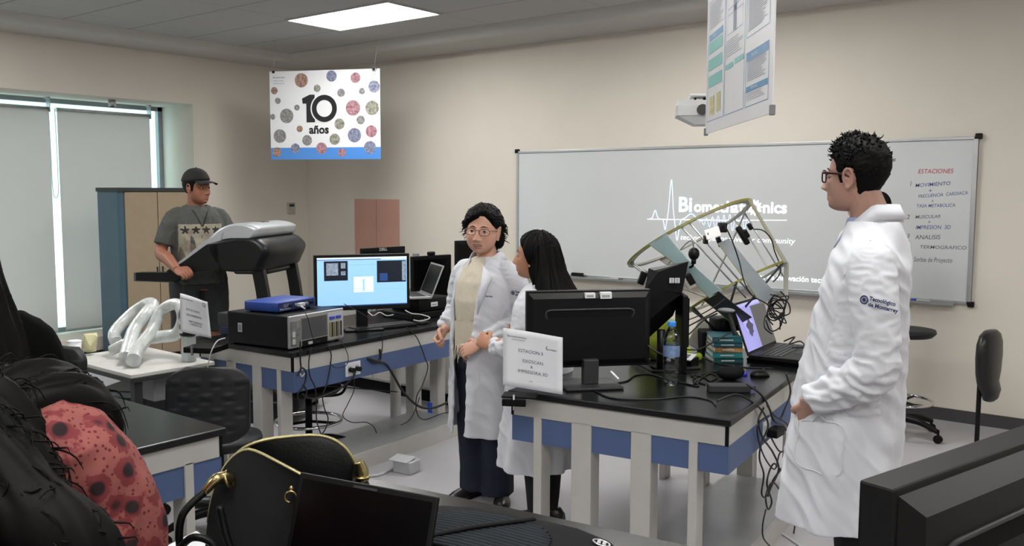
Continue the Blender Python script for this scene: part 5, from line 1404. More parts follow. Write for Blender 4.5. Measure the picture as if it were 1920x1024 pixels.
def link(name, me, parent, label=None):
    o = bpy.data.objects.new(name, me); COL.objects.link(o); o.parent = parent
    if label: o['label'] = label
    return o
def ellring(c, wx, wy, n=28, e=2.2, rot=None):
    out = []
    for k in range(n):
        a = 2 * PI * k / n; cs, sn = math.cos(a), math.sin(a)
        v = Vector((wx * math.copysign(abs(cs) ** (2 / e), cs), wy * math.copysign(abs(sn) ** (2 / e), sn), 0))
        if rot: v = rot @ v
        out.append(Vector(c) + v)
    return out
def limb(mb, P, R, m, seg=16, n=6, flat=1.0):
    Q = catmull(P, n); k = len(Q)
    rr = catmull([Vector((r, 0, 0)) for r in R], n) if len(R) == len(P) else [Vector((interp(R, i / (k - 1)), 0, 0)) for i in range(k)]
    rings = []; up = None
    for i, p in enumerate(Q):
        d = (Q[min(i + 1, k - 1)] - Q[max(i - 1, 0)]).normalized()
        if up is None: up = d.orthogonal()
        up = (up - d * up.dot(d)).normalized(); sd = d.cross(up); r = rr[i].x
        rings.append([p + (sd * math.cos(2 * PI * j / seg) + up * math.sin(2 * PI * j / seg) * flat) * r for j in range(seg)])
    return mb.loft(rings, m, True, True)
def hand(mb, wrist, d, nrm, side, m, curl=.5, s=1.0, spread=.06, thumb_in=.5):
    """wrist point, d = direction of the fingers, nrm = direction the palm faces, side = +1 thumb on d x nrm side"""
    d = Vector(d).normalized(); nrm = Vector(nrm); nrm = (nrm - d * nrm.dot(d)).normalized(); t = d.cross(nrm) * side
    w = Vector(wrist)
    rings = []
    for u, hw, ht in ((-.02, .026, .020), (.0, .026, .018), (.02, .034, .016), (.05, .041, .0150), (.08, .042, .0130), (.095, .038, .010)):
        c = w + d * u * s
        rings.append([c + (t * math.cos(2 * PI * k / 16) * hw + nrm * math.sin(2 * PI * k / 16) * ht) * s for k in range(16)])
    mb.loft(rings, m, True, True)
    for i, (off, ln, r, ba) in enumerate(((.030, .072, .0088, 1), (.0105, .080, .0092, .3), (-.010, .075, .0088, -.3), (-.029, .060, .0078, -1))):
        p = w + (d * .088 + t * off) * s; dr = (d + t * spread * ba).normalized(); P = [p - dr * .02 * s, p]
        c = curl * (1 + .12 * i)
        for k, f in enumerate((.45, .32, .25)):
            c_ = c * (1.0 if k == 0 else 1.35 if k == 1 else .9)
            dr = (Quaternion(t * 1.0, 0) @ dr) if False else (dr * math.cos(c_) + nrm * math.sin(c_) * 1.0).normalized()
            p = p + dr * ln * f * s; P.append(p.copy())
            nrm_ = nrm
            # turn the bending axis with the finger
            ax_ = d.cross(nrm); 
            c = c
        # proper chain: recompute with accumulated angle
        P = [w + (d * .070 + t * off) * s, w + (d * .090 + t * off) * s]; ang = 0; p = P[-1].copy(); base = (d + t * spread * ba).normalized()
        for k, f in enumerate((.45, .32, .25)):
            ang += c * (.9, 1.2, .8)[k]
            p = p + (base * math.cos(ang) + nrm * math.sin(ang)) * ln * f * s; P.append(p.copy())
        mb.tube(P, [r * 1.12 * s, r * 1.1 * s, r * 1.05 * s, r * .98 * s, r * .8 * s], m, 10, n=4)
        mb.sphere(tuple(P[-1]), r * .82 * s, m, 10, 6)
    b = w + (d * .022 + t * .026) * s; q = (t * .75 + d * .65 + nrm * .25).normalized(); e = b + q * .036 * s
    q2 = (d * .85 + nrm * thumb_in + t * (.25 - .5 * thumb_in)).normalized(); f = e + q2 * .032 * s; q3 = (d * .8 + nrm * thumb_in * 1.2 - t * thumb_in * .6).normalized(); g = f + q3 * .026 * s
    mb.tube([b - q * .01 * s, b, e, f, g], [.013 * s, .014 * s, .0115 * s, .0105 * s, .0088 * s], m, 10, n=4); mb.sphere(tuple(g), .009 * s, m, 10, 6)
def nvec(co, sx, sy, sz, seed=0.0, oct_=3):
    return np.array([noise.fractal(Vector((c[0] * sx + seed, c[1] * sy + seed, c[2] * sz - seed)), 1.0, 2.0, oct_) for c in co])
def make_eye(par, M, x, s=1.0, closed=.35, mskin=None):
    mb = MB(); mw = mat('eye_white', '#b9b2a9', .3, var=0); mi = mat('eye_iris', '#2a1a12', .15, var=0)
    mb.sphere((0, 0, 0), .0118 * s, mw, 20, 14)
    mb.lathe([(.0001, .0122 * s), (.0035 * s, .0118 * s), (.0066 * s, .0102 * s)], mi, 20, M=Rx(90), caps=False)
    return link('eye', (lambda b: b.mesh('eye'))(mb), par).__setattr__ if False else _place(mb.build('eye', par), M, x, closed, mskin, s)
def _place(o, M, x, closed, mskin, s):
    o.matrix_local = M @ T(x, -.0685, .003)
    mb = MB(); rings = []
    for i in range(9):
        a = math.radians(lerp(30 - closed * 32, 100, i / 8))
        rings.append([(.0131 * s * math.cos(b) , -.0131 * s * math.sin(b) * math.cos(a), .0131 * s * math.sin(b) * math.sin(a)) for b in [PI * k / 12 for k in range(13)]])
    mb.loft(rings, mskin, True, False, closed=False)
    rings = []
    for i in range(6):
        a = math.radians(lerp(-30, -95, i / 5))
        rings.append([(.0129 * s * math.cos(b), -.0129 * s * math.sin(b) * math.cos(a), .0129 * s * math.sin(b) * math.sin(a)) for b in [PI * k / 12 for k in range(13)]])
    mb.loft(rings, mskin, True, False, closed=False)
    mb.build('eyelid', o)
    return o
def brow(par, M, s, m, lift=0):
    mb = MB(); mb.tube([(s * .012, -.083, .020 + lift), (s * .026, -.083, .026 + lift), (s * .044, -.070, .021 + lift)], [.0014, .0024, .0010], m, 8, n=6, M=M)
    return mb.build('eyebrow', par)
def hair_shell(D, thick, line, female=False, jaw=1.0):
    """closed hair surface: thick(U,V) over the scalp, tucked under the skin beyond the hairline; line(u) = lowest z of hair at azimuth u (0 = face)"""
    P = D * head_radius(D, SKULL)[:, None]; r = np.linalg.norm(P, axis=1)
    u = np.arctan2(D[:, 0], -D[:, 1]); z = P[:, 2]
    mask = sstep(-.004, .012, z - line(u))
    R = r * (1 - .10 * (1 - mask)) + (thick(u, z) ) * mask
    return D * R[:, None]
def curls(mb, D_pts, m, n, ln, r0, rad, rg, down=.5, base=None):
    """n short curly locks starting on the given surface points"""
    for i in range(n):
        p = Vector(D_pts[rg.randrange(len(D_pts))]); nn = p.normalized(); t = nn.orthogonal().normalized(); t = (Quaternion(nn, rg.uniform(0, 6.28)) @ t)
        g = (nn * .6 + t * .8 + Vector((0, 0, -down))).normalized(); b = g.cross(nn).normalized(); P = []; L_ = ln * rg.uniform(.6, 1.3); ph = rg.uniform(0, 6.28)
        for k in range(6):
            u = k / 5; P.append(p * .97 + g * L_ * u + (nn * math.cos(ph + u * 6) + b * math.sin(ph + u * 6)) * rad * (.3 + u))
        mb.tube(P, [r0, r0 * .8, r0 * .2], m, 5, n=2)

def folds(co, no, amp=.006, seed=1.0, zs=3.0, xs=14.0):
    a = nvec(co, xs, xs, zs, seed, 2); b = nvec(co, 22, 22, 16, seed + 5, 2)
    return amp * (1 - np.abs(a) * 2.2) + amp * .35 * b
M_skin = {}
def skin(nm, c, lip):
    a = mat('skin_' + nm, c, .5, var=.05, scale=25, bump=.03, bscale=400, spec=.35)
    a.node_tree.nodes['Principled BSDF'].inputs['Subsurface Weight'].default_value = .12
    a.node_tree.nodes['Principled BSDF'].inputs['Subsurface Scale'].default_value = .01
    b = mat('lips_' + nm, lip, .45, var=.05)
    return a, b
M_coat = mat('lab_coat_cotton', '#c6c8ce', .85, var=.02, bump=.08, bscale=700, sheen=.1)
M_hairk = mat('black_hair', '#050404', .6, var=.25, scale=80, spec=.14)
M_navy_t = mat('navy_thread', '#28345f', .8, var=0)
def body_with_head(par, ms, ml, MH, neck_base, neck_r, parts, hk={}, voxel=.0034, ears=True):
    """skin: head at matrix MH, neck, and whatever limbs parts() adds, grown together"""
    D, fs = head_grid(); P = head_surface(D, **hk)
    mb = MB(); mb.add([tuple(p) for p in P], fs, ms, True, MH); mb._m(ml)
    if ears:
        for s in (-1, 1): ear_geo(mb, s, ms, MH)
    h0 = MH @ Vector((0, .018, -.035)); nb = Vector(neck_base)
    limb(mb, [h0, lerp(h0, nb, .5) + Vector((0, .004, 0)), nb, nb - Vector((0, 0, .08))], [neck_r * .95, neck_r, neck_r * 1.15, neck_r * 1.9], ms, 20)
    parts(mb)
    inv = np.array(MH.inverted())
    def mf(c):
        q = c @ inv[:3, :3].T + inv[:3, 3]
        w = np.clip(1 - (q[:, 0] / .025) ** 2, 0, 1)
        return ((q[:, 1] < -.05) & (np.abs(q[:, 0]) < .024) & (q[:, 2] < -.0665 + .0095 * w ** .7) & (q[:, 2] > -.0665 - .012 * w ** .7)).astype(int)
    return link('body', remesh(mb, voxel, 1, .5, matfn=mf, name='body'), par)
def legs(mb, m, H, hipw, knee=None, foot=None, k=1.0, spread=.0):
    for s in (-1, 1):
        a = Vector((s * hipw, 0, .50 * H)); f = Vector((s * (hipw * .9 + spread), .01, .05 * H)); kn = lerp(a, f, .5) + Vector((0, -.015, 0))
        limb(mb, [a + Vector((0, 0, .05)), a, kn, lerp(kn, f, .35) + Vector((0, .012, 0)), f], [.085 * k, .08 * k, .055 * k, .055 * k, .038 * k], m)
def shoe(par, x, y, rz, m, L=.27, h=.07, name='shoe', sole=None):
    mb = MB(); sec = []
    for u, w, hh in ((0, .025, .05), (.08, .034, .075), (.25, .036, .08), (.42, .037, .065), (.62, .046, .048), (.82, .044, .036), (.95, .03, .026), (1, .012, .016)):
        yy = .08 - u * L
        sec.append([(w * math.cos(a), yy, .012 + max(-.004, hh * math.sin(a))) for a in [PI * k / 12 for k in range(13)]])
    mb.loft(sec, m, True, True, M=T(x, y, 0) @ Rz(rz))
    mb.prism([(.038 * math.sin(a) * (1.15 if math.cos(a) > 0 else 1), .08 - L / 2 + -math.cos(a) * (L / 2 + .004)) for a in [2 * PI * k / 28 for k in range(28)]], 0, .016, sole or M_blk, M=T(x, y, 0) @ Rz(rz))
    return mb.build(name, par)
def torso_inner(mb, m, H, w=1.0, zt=.80):
    rings = [ellring((0, cy, z * H), wx * H * w, wy * H * w, 20) for z, cy, wx, wy in ((.46, 0, .085, .06), (.52, 0, .098, .07), (.60, 0, .082, .06), (.70, -.0, .09, .065), (.77, 0, .098, .062), (.81, .005, .06, .045))]
    mb.loft(rings, m, True, True)
def open_ring(c, wx, wy, gap, th=.012, n=36, e=2.2, shift=0.0):
    """C-shaped cross-section open in front (-y) by the angle gap"""
    g0 = -PI / 2 + shift; A = [g0 + gap / 2 + (2 * PI - gap) * k / (n - 1) for k in range(n)]
    def pt(a, k):
        cs, sn = math.cos(a), math.sin(a)
        return Vector(c) + Vector(((wx - k) * math.copysign(abs(cs) ** (2 / e), cs), (wy - k) * math.copysign(abs(sn) ** (2 / e), sn), 0))
    return [pt(a, 0) for a in A] + [pt(a, th) for a in reversed(A)]
M_lens = M_glass.copy(); M_lens.name = 'spectacle_lens'
for _n in M_lens.node_tree.nodes:
    if _n.type == 'MIX_SHADER': _n.inputs[0].default_value = .02
    if _n.type == 'BSDF_TRANSPARENT': _n.inputs[0].default_value = (.97, .97, .97, 1)
def glasses(par, MH, m, w=.066, h=.034, r=.0022, z=.002, y=-.092, rim_bottom=True, lens=True, temple_m=None):
    t = MB()
    for s in (-1, 1):
        c = Vector((s * .034, y, z)); n = 24; P = []
        for k in range(n + 1):
            a = 2 * PI * k / n; cs, sn = math.cos(a), math.sin(a)
            P.append(c + Vector((w / 2 * .82 * math.copysign(abs(cs) ** .7, cs), abs(c.x + cs * .02) * .18 - .004, h / 2 * math.copysign(abs(sn) ** .75, sn))))
        if not rim_bottom: P = P[:n // 2 + 1]
        t.tube(P, r, m, 8, spline=False)
        t.tube([c + Vector((s * w * .42, .006, h * .32)), (s * .068, -.07, z + h * .3), (s * .0775, -.01, z + .006), (s * .076, .018, z - .008)], [r * 1.1, r * 1.5, r * 1.3, r], temple_m or m, 8, flat=1.2)
    t.tube([(-.009, y + .002, z + .006), (0, y - .002, z + .009), (.009, y + .002, z + .006)], r, m, 8)
    o = t.build('glasses', par); o.matrix_local = MH
    if lens:
        for s in (-1, 1):
            MB().prism([(s * .034 + w * .40 * math.copysign(abs(math.cos(a)) ** .7, math.cos(a)), z + h * .48 * math.copysign(abs(math.sin(a)) ** .75, math.sin(a))) for a in [2 * PI * k / 20 for k in range(20)]], -.0006, .0006, M_lens, M=T(0, y + .003, 0) @ Rx(90)).build('lens', o)
    return o
def sleeve_logo(par, M, s=1.0):
    t = MB()
    t.torus((0, 0, 0), .011 * s, .0022 * s, M_navy_t, 24, 6, M=M).sphere((0, 0, .0003), (.006 * s, .006 * s, .001), M_navy_t, 12, 6, M=M)
    t.text('Tecnológico', .0165 * s, M_navy_t, M @ T(.016 * s, .002, .0006), bold=.0006); t.text('de Monterrey', .0165 * s, M_navy_t, M @ T(.016 * s, -.0155 * s, .0006), bold=.0006)
    return t.build('sleeve_embroidery', par, 'dark blue embroidered crest and lettering')
def onto(mesh_obj, par, M):
    """matrix of a decal projected onto a garment: M is a first guess in person space (z = outward)"""
    p = M.translation; n = (M.to_3x3() @ Vector((0, 0, 1))).normalized()
    dg = bpy.context.evaluated_depsgraph_get(); dg.update()
    o = mesh_obj; ok, loc, nn, _ = o.closest_point_on_mesh(p)
    if not ok: return M
    up = (M.to_3x3() @ Vector((0, 1, 0))); z_ = nn.normalized(); y_ = (up - z_ * up.dot(z_)).normalized(); x_ = y_.cross(z_)
    R = Matrix((x_, y_, z_)).transposed().to_4x4(); R.translation = loc + z_ * .003
    return R

def project(o, pts, off):
    """lay points onto a garment, off = gap outwards (list or number)"""
    dg = bpy.context.evaluated_depsgraph_get(); dg.update(); out = []
    for i, p in enumerate(pts):
        ok, loc, nn, _ = o.closest_point_on_mesh(Vector(p)); k = off[i] if isinstance(off, list) else off
        out.append(loc + nn * k)
    return out
def patch(o, par, name, corners, nu, nv, off, m, th=.0025, bulge=0.0):
    """a cloth patch (pocket, flap) laid on garment o; corners = four points bl, br, tr, tl near its surface"""
    bl, br, tr, tl = [Vector(c) for c in corners]; pts = []; of = []
    for j in range(nv + 1):
        for i in range(nu + 1):
            u, v = i / nu, j / nv
            pts.append(lerp(lerp(bl, br, u), lerp(tl, tr, u), v)); of.append(off + bulge * math.sin(PI * u) * v)
    P = project(o, pts, of); n = nu + 1
    for _ in range(6):
        Q = [v.copy() for v in P]
        for j in range(nv + 1):
            for i in range(nu + 1):
                nb = [Q[b * n + a] for a, b in ((i - 1, j), (i + 1, j), (i, j - 1), (i, j + 1)) if 0 <= a <= nu and 0 <= b <= nv]
                P[j * n + i] = Q[j * n + i] * .5 + sum(nb, Vector()) / len(nb) * .5
    mb = MB().add(P, [(j * n + i, j * n + i + 1, (j + 1) * n + i + 1, (j + 1) * n + i) for j in range(nv) for i in range(nu)], m, True)
    q = mb.build(name, par); md = q.modifiers.new('t', 'SOLIDIFY'); md.thickness = th; md.offset = 0
    return q

def coat_disp(armmask, hem, fold=.010, side=.008, skirt=.010, zsk=(1.15, .75), elbow=(1.13, 1.04), seed=0.0, cy=-.05):
    def disp(c, n):
        x, y, z = c[:, 0], c[:, 1], c[:, 2]; arm = armmask(x, y, z)
        ang = np.arctan2(y - cy, x)
        d = .0035 * nvec(c, 7, 7, 5, 1.3 + seed, 3)
        d += (~arm) * sstep(zsk[0], zsk[1], z) * skirt * np.sin(ang * 9 + 2.5 * np.sin(z * 3 + seed) + 1.2 + seed)
        w = arm * (.35 + 1.0 * G(z, elbow[0], .07) + .7 * G(z, elbow[1], .05))
        d += w * fold * (1 - 2.4 * np.abs(nvec(c, 6, 14, 26, 7.1 + seed, 2)))
        q = nvec(np.stack([x, y * .7 + z * .5, z * .6 - y * .5], 1), 5, 20, 5, 4.4 + seed, 2)
        d += (~arm) * side * (1 - 2.4 * np.abs(q))
        rad = np.stack([x, (y - cy) * 1.3, np.zeros(len(x))], 1); rad /= np.maximum(1e-6, np.linalg.norm(rad, axis=1))[:, None]
        top = sstep(hem + .9, hem + 1.0, z)[:, None] * 0
        dr = np.where(arm[:, None], n, rad)
        out = dr * d[:, None]; k = sstep(hem + .12, hem + .02, z); out[:, 2] *= 1 - k
        return out
    return disp
def collar(par, m, rx, ry, cy, z0, z1, drop, flare, gap=.42, n=31, name='coat_collar', fwd=.03):
    """folded collar: stands to z1 at the nape, falls by drop towards the front opening"""
    mb = MB(); rings = []
    for i in range(n):
        u = i / (n - 1); a = -PI / 2 + gap + (2 * PI - 2 * gap) * u; c, s = math.cos(a), math.sin(a); fr = max(0, -s)
        rings.append([(rx * c, ry * s + cy - .015 * fr, z0 - drop * .7 * fr), ((rx - .012) * c, (ry - .006) * s + cy - .01 - .014 * fr, z1 - drop * fr), ((rx - .008) * c, (ry - .001) * s + cy - .009 - .018 * fr, z1 + .005 - drop * 1.04 * fr), ((rx + flare) * c, (ry + flare) * s + cy - fwd * fr, z0 + .012 - drop * 1.45 * fr)])
    mb.loft(rings, m, True, False, closed=False)
    o = mb.build(name, par); md = o.modifiers.new('t', 'SOLIDIFY'); md.thickness = .004
    return o
def strands(amp, fx, fz, seed=0.0, c0=(0, 0, 0)):
    def disp(c, n):
        q = c - np.array(c0); a = np.arctan2(q[:, 0], -q[:, 1])
        v = np.stack([np.cos(a) * fx, np.sin(a) * fx, q[:, 2] * fz], 1)
        d = amp * nvec(v, 1, 1, 1, seed, 2) * 2 + amp * .6 * nvec(v * 2.3, 1, 1, 1, seed + 3, 1)
        return d
    return disp
# ------------------------------------------------------------------ tall man in a lab coat, profile
def tall_man():
    q = at_d(1624, 600, 2.85)
    p = thing('person', 'tall dark-haired man in a long white lab coat and glasses standing in profile at right', 'person', (q.x, q.y, 0), 196 + 90)
    ms, ml = skin('tall_man', '#ad8778', '#96685f'); mshirt = mat('shirt_blue', '#8f98bb', .8, var=.03, bump=.05, bscale=500); mtr = mat('trousers_black', '#0e0e10', .8, var=.1)
    MH = T(0, -.052, 1.705) @ Rz(-19) @ Rx(0) @ Matrix.Scale(.985, 4)
    def parts(mb):
        torso_inner(mb, ms, 1.8, .92); legs(mb, ms, 1.8, .09, k=.9)
        for s in (-1, 1):
            sh = Vector((s * .16, 0, 1.42)); el = Vector((s * .235, .035, 1.15)); wr = Vector((s * .20, -.17, 1.005))
            limb(mb, [Vector((s * .1, 0, 1.42)), sh, el, lerp(el, wr, .4), wr], [.035, .038, .042, .042, .026], ms, 14)
            hand(mb, wr, (-s * .5, .06, -.85), (-s * 1, -.0, .0), -s, ms, curl=.35, s=.82)
    b = body_with_head(p, ms, ml, MH, (0, .012, 1.54), .058, parts, dict(jaw=1.02, nose=1.08))
    for s in (-1, 1): make_eye(b, MH, s * .031, mskin=ms); brow(b, MH, s, M_hairk)
    glasses(p, MH, mat('frame_dark_red', '#3a1512', .3, var=.1), w=.062, h=.038, r=.0026, z=.000, y=-.094)
    # hair: short sides, tall messy top
    D, fs = head_grid(150, 110); rg = random.Random(5)
    def line(u):
        a = np.abs(u); return np.interp(a, [0, .45, .75, 1.05, 1.22, 1.38, 1.5, 1.85, 2.1, 3.2], [.070, .066, .052, .030, -.026, -.024, .022, .018, -.055, -.10])
    nz = nvec(D, 5, 5, 5, 2.0, 3); nz2 = nvec(D, 16, 16, 16, 4.0, 2)
    def thick(u, z): return np.interp(z, [-.08, -.02, .03, .07, .11], [.003, .006, .010, .014, .017]) * (1 + .30 * nz + .2 * nz2) + .008 * G(u, 0, .6) * (z > .06) + .016 * (np.abs(u) > 2.0) * sstep(-.02, -.07, z)
    P = hair_shell(D, thick, line)
    mb = MB(); mb.add([tuple(v) for v in P], fs, M_hairk, True, MH)
    top = [tuple(v) for v, d in zip(P, D) if v[2] > .055 and v[2] > -.2 + 0 * d[0]]
    k = MB(); curls(k, top, M_hairk, 260, .020, .0036, .004, rg, -.1); k2 = MB()
    side = [tuple(v) for v, d in zip(P, D) if v[2] > .0 and v[2] < .07 and d[1] > -.2]
    curls(k, side, M_hairk, 60, .010, .003, .001, rg, .9)
    mb.add(k.v, k.f, M_hairk, True, MH)
    mb.build('hair', p)
    # trousers and shoes
    mb = MB(); legs(mb, mtr, 1.8, .09, k=1.15); mb.loft([ellring((0, 0, z), w, d) for z, w, d in ((.86, .15, .09), (.95, .155, .095), (1.05, .15, .09))], mtr)
    link('trousers', remesh(mb, .012, 3, disp=lambda c, n: folds(c, n, .004, 3)), p)
    for s in (-1, 1): shoe(p, s * .085, 0, -s * 6, mat('shoe_black', '#111112', .35))
    # shirt with collar
    mb = MB(); mb.loft([ellring((0, cy, z), wx, wy) for z, cy, wx, wy in ((.95, -.01, .16, .095), (1.2, -.01, .165, .10), (1.40, -.01, .165, .095), (1.49, -.005, .12, .08), (1.545, -.0, .075, .075), (1.575, -.0, .066, .07))], mshirt)
    link('shirt', remesh(mb, .010, 2, disp=lambda c, n: folds(c, n, .003, 9)), p)
    mb = MB(); rings = []
    for i in range(25):
        a = -PI / 2 + .22 + (2 * PI - .44) * i / 24; c, s = math.cos(a), math.sin(a); fr = max(0, -s)
        rings.append([(.070 * c, .072 * s + .002, 1.555 - .03 * fr), (.066 * c, .068 * s - .012 * fr + .002, 1.612 - .075 * fr), (.082 * c, .086 * s - .030 * fr + .002, 1.565 - .090 * fr)])
    mb.loft(rings, mshirt, True, False, closed=False); o = mb.build('shirt_collar', p); md = o.modifiers.new('t', 'SOLIDIFY'); md.thickness = .0025
    # coat
    R = [(.60, -.075, .245, .20, .42), (.75, -.070, .238, .192, .40), (.90, -.058, .230, .182, .36), (1.02, -.048, .222, .172, .34), (1.12, -.035, .214, .163, .32), (1.24, -.020, .212, .150, .32), (1.37, -.008, .212, .137, .36), (1.44, -.0, .203, .126, .42), (1.49, .004, .176, .110, .55), (1.53, .008, .135, .097, .75), (1.565, .012, .098, .088, .95)]
    mb = MB(); mb.loft([open_ring((0, cy, z), wx, wy, g, .014) for z, cy, wx, wy, g in R], M_coat)
    for s in (-1, 1):
        limb(mb, [(s * .10, .006, 1.475), (s * .165, .010, 1.445), (s * .218, .020, 1.33), (s * .248, .038, 1.18), (s * .250, .012, 1.11), (s * .235, -.085, 1.055), (s * .215, -.150, 1.015)], [.052, .070, .070, .066, .064, .056, .048], M_coat, 22)
        limb(mb, [(s * .13, .01, 1.30), (s * .13, .01, 1.44)], [.09, .06], M_coat) if False else None
    disp = coat_disp(lambda x, y, z: (np.abs(x) > .19) & (z > .98), .60)
    coat = link('lab_coat', remesh(mb, .0062, 3, disp=disp, name='lab_coat'), p)
    # coat collar standing at the nape, lapels down the front
    mb = MB(); rings = []
    for i in range(31):
        u = i / 30; a = -PI / 2 + .42 + (2 * PI - .84) * u; c, s = math.cos(a), math.sin(a); fr = max(0, -s)
        rings.append([(.090 * c, .082 * s + .018 - .016 * fr, 1.560 - .060 * fr), (.078 * c, .076 * s + .008 - .014 * fr, 1.612 - .085 * fr), (.082 * c, .081 * s + .009 - .018 * fr, 1.617 - .088 * fr), (.098 * c, .094 * s + .018 - .032 * fr, 1.572 - .125 * fr)])
    mb.loft(rings, M_coat, True, False, closed=False)
    o = mb.build('coat_collar', p); md = o.modifiers.new('t', 'SOLIDIFY'); md.thickness = .004
    for nm, P in (('pocket_seam', [(.19, -.21, .94), (.19, -.21, .87), (.195, -.20, .81), (.22, -.15, .795), (.25, -.06, .80), (.255, -.05, .87), (.25, -.05, .945), (.235, -.12, .955), (.20, -.20, .945)]), ('back_seam', [(0, .13, 1.5), (0, .13, 1.3), (0, .12, 1.1), (0, .12, .9), (0, .12, .64)])):
        MB().tube(project(coat, catmull([Vector(v) for v in P], 5), .0015), .0022, M_coat, 6, spline=False).build(nm, coat)
    G0 = T(.27, .035, 1.335) @ Matrix(((0, 0, 1, 0), (1, 0, 0, 0), (0, 1, 0, 0), (0, 0, 0, 1))) @ Rz(-8)
    sleeve_logo(coat, onto(coat, p, G0 @ T(-.035, 0, 0)), 1.0)
    p.scale = (.955, .955, .998)
    return p
if 'NOPEOPLE' not in globals(): tall_man()
# ------------------------------------------------------------------ woman with glasses, open lab coat
def coat_woman():
    q = at_d(912, 700, 4.72); sc = 1.0
    p = thing('person', 'woman with glasses and short curly black hair speaking in an open white lab coat', 'person', (q.x, q.y, 0), 273 + 90)
    ms, ml = skin('woman', '#c09480', '#a06a60'); msw = mat('sweater_cream', '#c3bba9', .9, var=.05, scale=60, bump=.3, bscale=300); mj = mat('jeans_dark', '#161c2c', .85, var=.25, scale=10, bump=.1, bscale=400)
    MH = T(0, -.03, 1.445) @ Rz(20) @ Ry(3) @ Matrix.Scale(1.09, 4)
    def parts(mb):
        torso_inner(mb, ms, 1.56, .95); legs(mb, ms, 1.5, .085, k=.85)
        sh = Vector((-.145, 0, 1.205)); el = Vector((-.215, .03, 1.02)); wr = Vector((-.205, -.095, .915))
        limb(mb, [Vector((-.08, 0, 1.21)), sh, el, lerp(el, wr, .5), wr], [.035, .036, .040, .038, .026], ms, 14)
        hand(mb, wr, (-.10, -.62, -.62), (.9, -.1, -.3), 1, ms, curl=1.15, s=.95, thumb_in=.8)
        sh = Vector((.145, 0, 1.205)); el = Vector((.225, .03, 1.01)); wr = Vector((.095, -.185, .875))
        limb(mb, [Vector((.08, 0, 1.21)), sh, el, lerp(el, wr, .5), wr], [.035, .036, .040, .038, .026], ms, 14)
        hand(mb, wr, (-.80, -.35, -.35), (-.3, .6, -.5), -1, ms, curl=.55, s=.92)
    b = body_with_head(p, ms, ml, MH, (0, .01, 1.29), .052, parts, dict(female=True, jaw=1.2, mouth_open=.4, nose=.85))
    for s in (-1, 1): make_eye(b, MH, s * .031, closed=.2, mskin=ms); brow(b, MH, s, M_hairk)
    MB().sphere((0, -.078, -.0685), (.0155, .007, .0038), mat('mouth_inside', '#3a1716', .5, var=0), 16, 8, M=MH).box(-.011, .011, -.0855, -.080, -.0675, -.0655, mat('teeth', '#c9c2b4', .3, var=0), M=MH, bev=.0008).build('mouth', b)
    glasses(p, MH, mat('frame_brown', '#3b2420', .3, var=.1), w=.060, h=.031, r=.0013, z=-.001, y=-.093, temple_m=mat('temple_gold', '#8a7a55', .3, metal=.6))
    D, fs = head_grid(150, 110); rg = random.Random(11)
    def line(u):
        a = np.abs(u); sh = .010 * np.sign(u)
        return np.interp(a, [0, .35, .7, .95, 1.15, 1.3, 1.45, 1.9, 2.2, 3.2], [.068, .060, .042, .026, .016, .010, .022, .014, -.050, -.085]) + sh * G(a, .4, .4)
    nz = nvec(D, 5, 5, 5, 6.0, 3); nz2 = nvec(D, 14, 14, 14, 4.0, 2)
    P = hair_shell(D, lambda u, z: np.interp(z, [-.08, -.02, .03, .07, .11], [.014, .018, .021, .020, .017]) * (1 + .3 * nz + .2 * nz2), line)
    mb = MB(); mb.add([tuple(v) for v in P], fs, M_hairk, True, MH); k = MB()
    side = [tuple(v) for v, d in zip(P, D) if -.03 < v[2] < .06 and v[0] < -.056 and v[1] > -.045]
    curls(k, side, M_hairk, 90, .032, .0036, .006, rg, 1.3)
    low = [tuple(v) for v, d in zip(P, D) if -.085 < v[2] < .05 and v[1] > .035]
    curls(k, low, M_hairk, 200, .045, .0042, .008, rg, 1.3)
    top = [tuple(v) for v, d in zip(P, D) if v[2] > .06 and v[1] > -.03]
    curls(k, top, M_hairk, 14, .016, .003, .003, rg, .3)
    # fuller bunch behind the far ear and behind the near ear
    for c, r in (((.068, .062, -.035), (.026, .034, .050)), ((-.062, .055, -.02), (.022, .034, .042)), ((.072, .050, .035), (.020, .034, .040))): k.sphere(c, r, M_hairk, 16, 12)
    mb.add(k.v, k.f, M_hairk, True, MH); mb.build('hair', p)
    mb = MB(); legs(mb, mj, 1.53, .085, k=1.25, spread=-.01)
    for s in (-1, 1): limb(mb, [(s * .082, -.01, .46), (s * .078, -.01, .30), (s * .074, .0, .16), (s * .072, .0, .045)], [.085, .080, .082, .088], mj, 18)
    mb.loft([ellring((0, 0, z), w, d) for z, w, d in ((.72, .17, .13), (.82, .175, .13), (.92, .165, .12))], mj)
    link('trousers', remesh(mb, .012, 3, disp=lambda c, n: folds(c, n, .005, 3)), p)
    shoe(p, .085, .03, 34, mat('shoe_black', '#111112', .35), L=.26, sole=M_dgrey); shoe(p, -.085, .0, -14, mat('shoe_black', '#111112', .35), L=.25)
    # cream sweater with fringed scarf end
    mb = MB(); mb.loft([ellring((0, cy, z), wx, wy) for z, cy, wx, wy in ((.80, -.01, .158, .125), (.95, -.012, .162, .13), (1.08, -.016, .165, .135), (1.18, -.012, .16, .12), (1.26, -.005, .12, .088), (1.295, .0, .085, .075), (1.31, .0, .065, .068))], msw)
    link('sweater', remesh(mb, .008, 2, disp=lambda c, n: folds(c, n, .003, 5)), p)
    mb = MB()
    for i in range(16):
        x = -.085 + i * .0075; mb.tube([(x, -.148, .86), (x + rg.uniform(-.006, .006), -.158, .83), (x + rg.uniform(-.012, .012), -.150 - rg.random() * .01, .775 + rg.uniform(-.02, .02))], [.0035, .003, .0015], msw, 6, n=4)
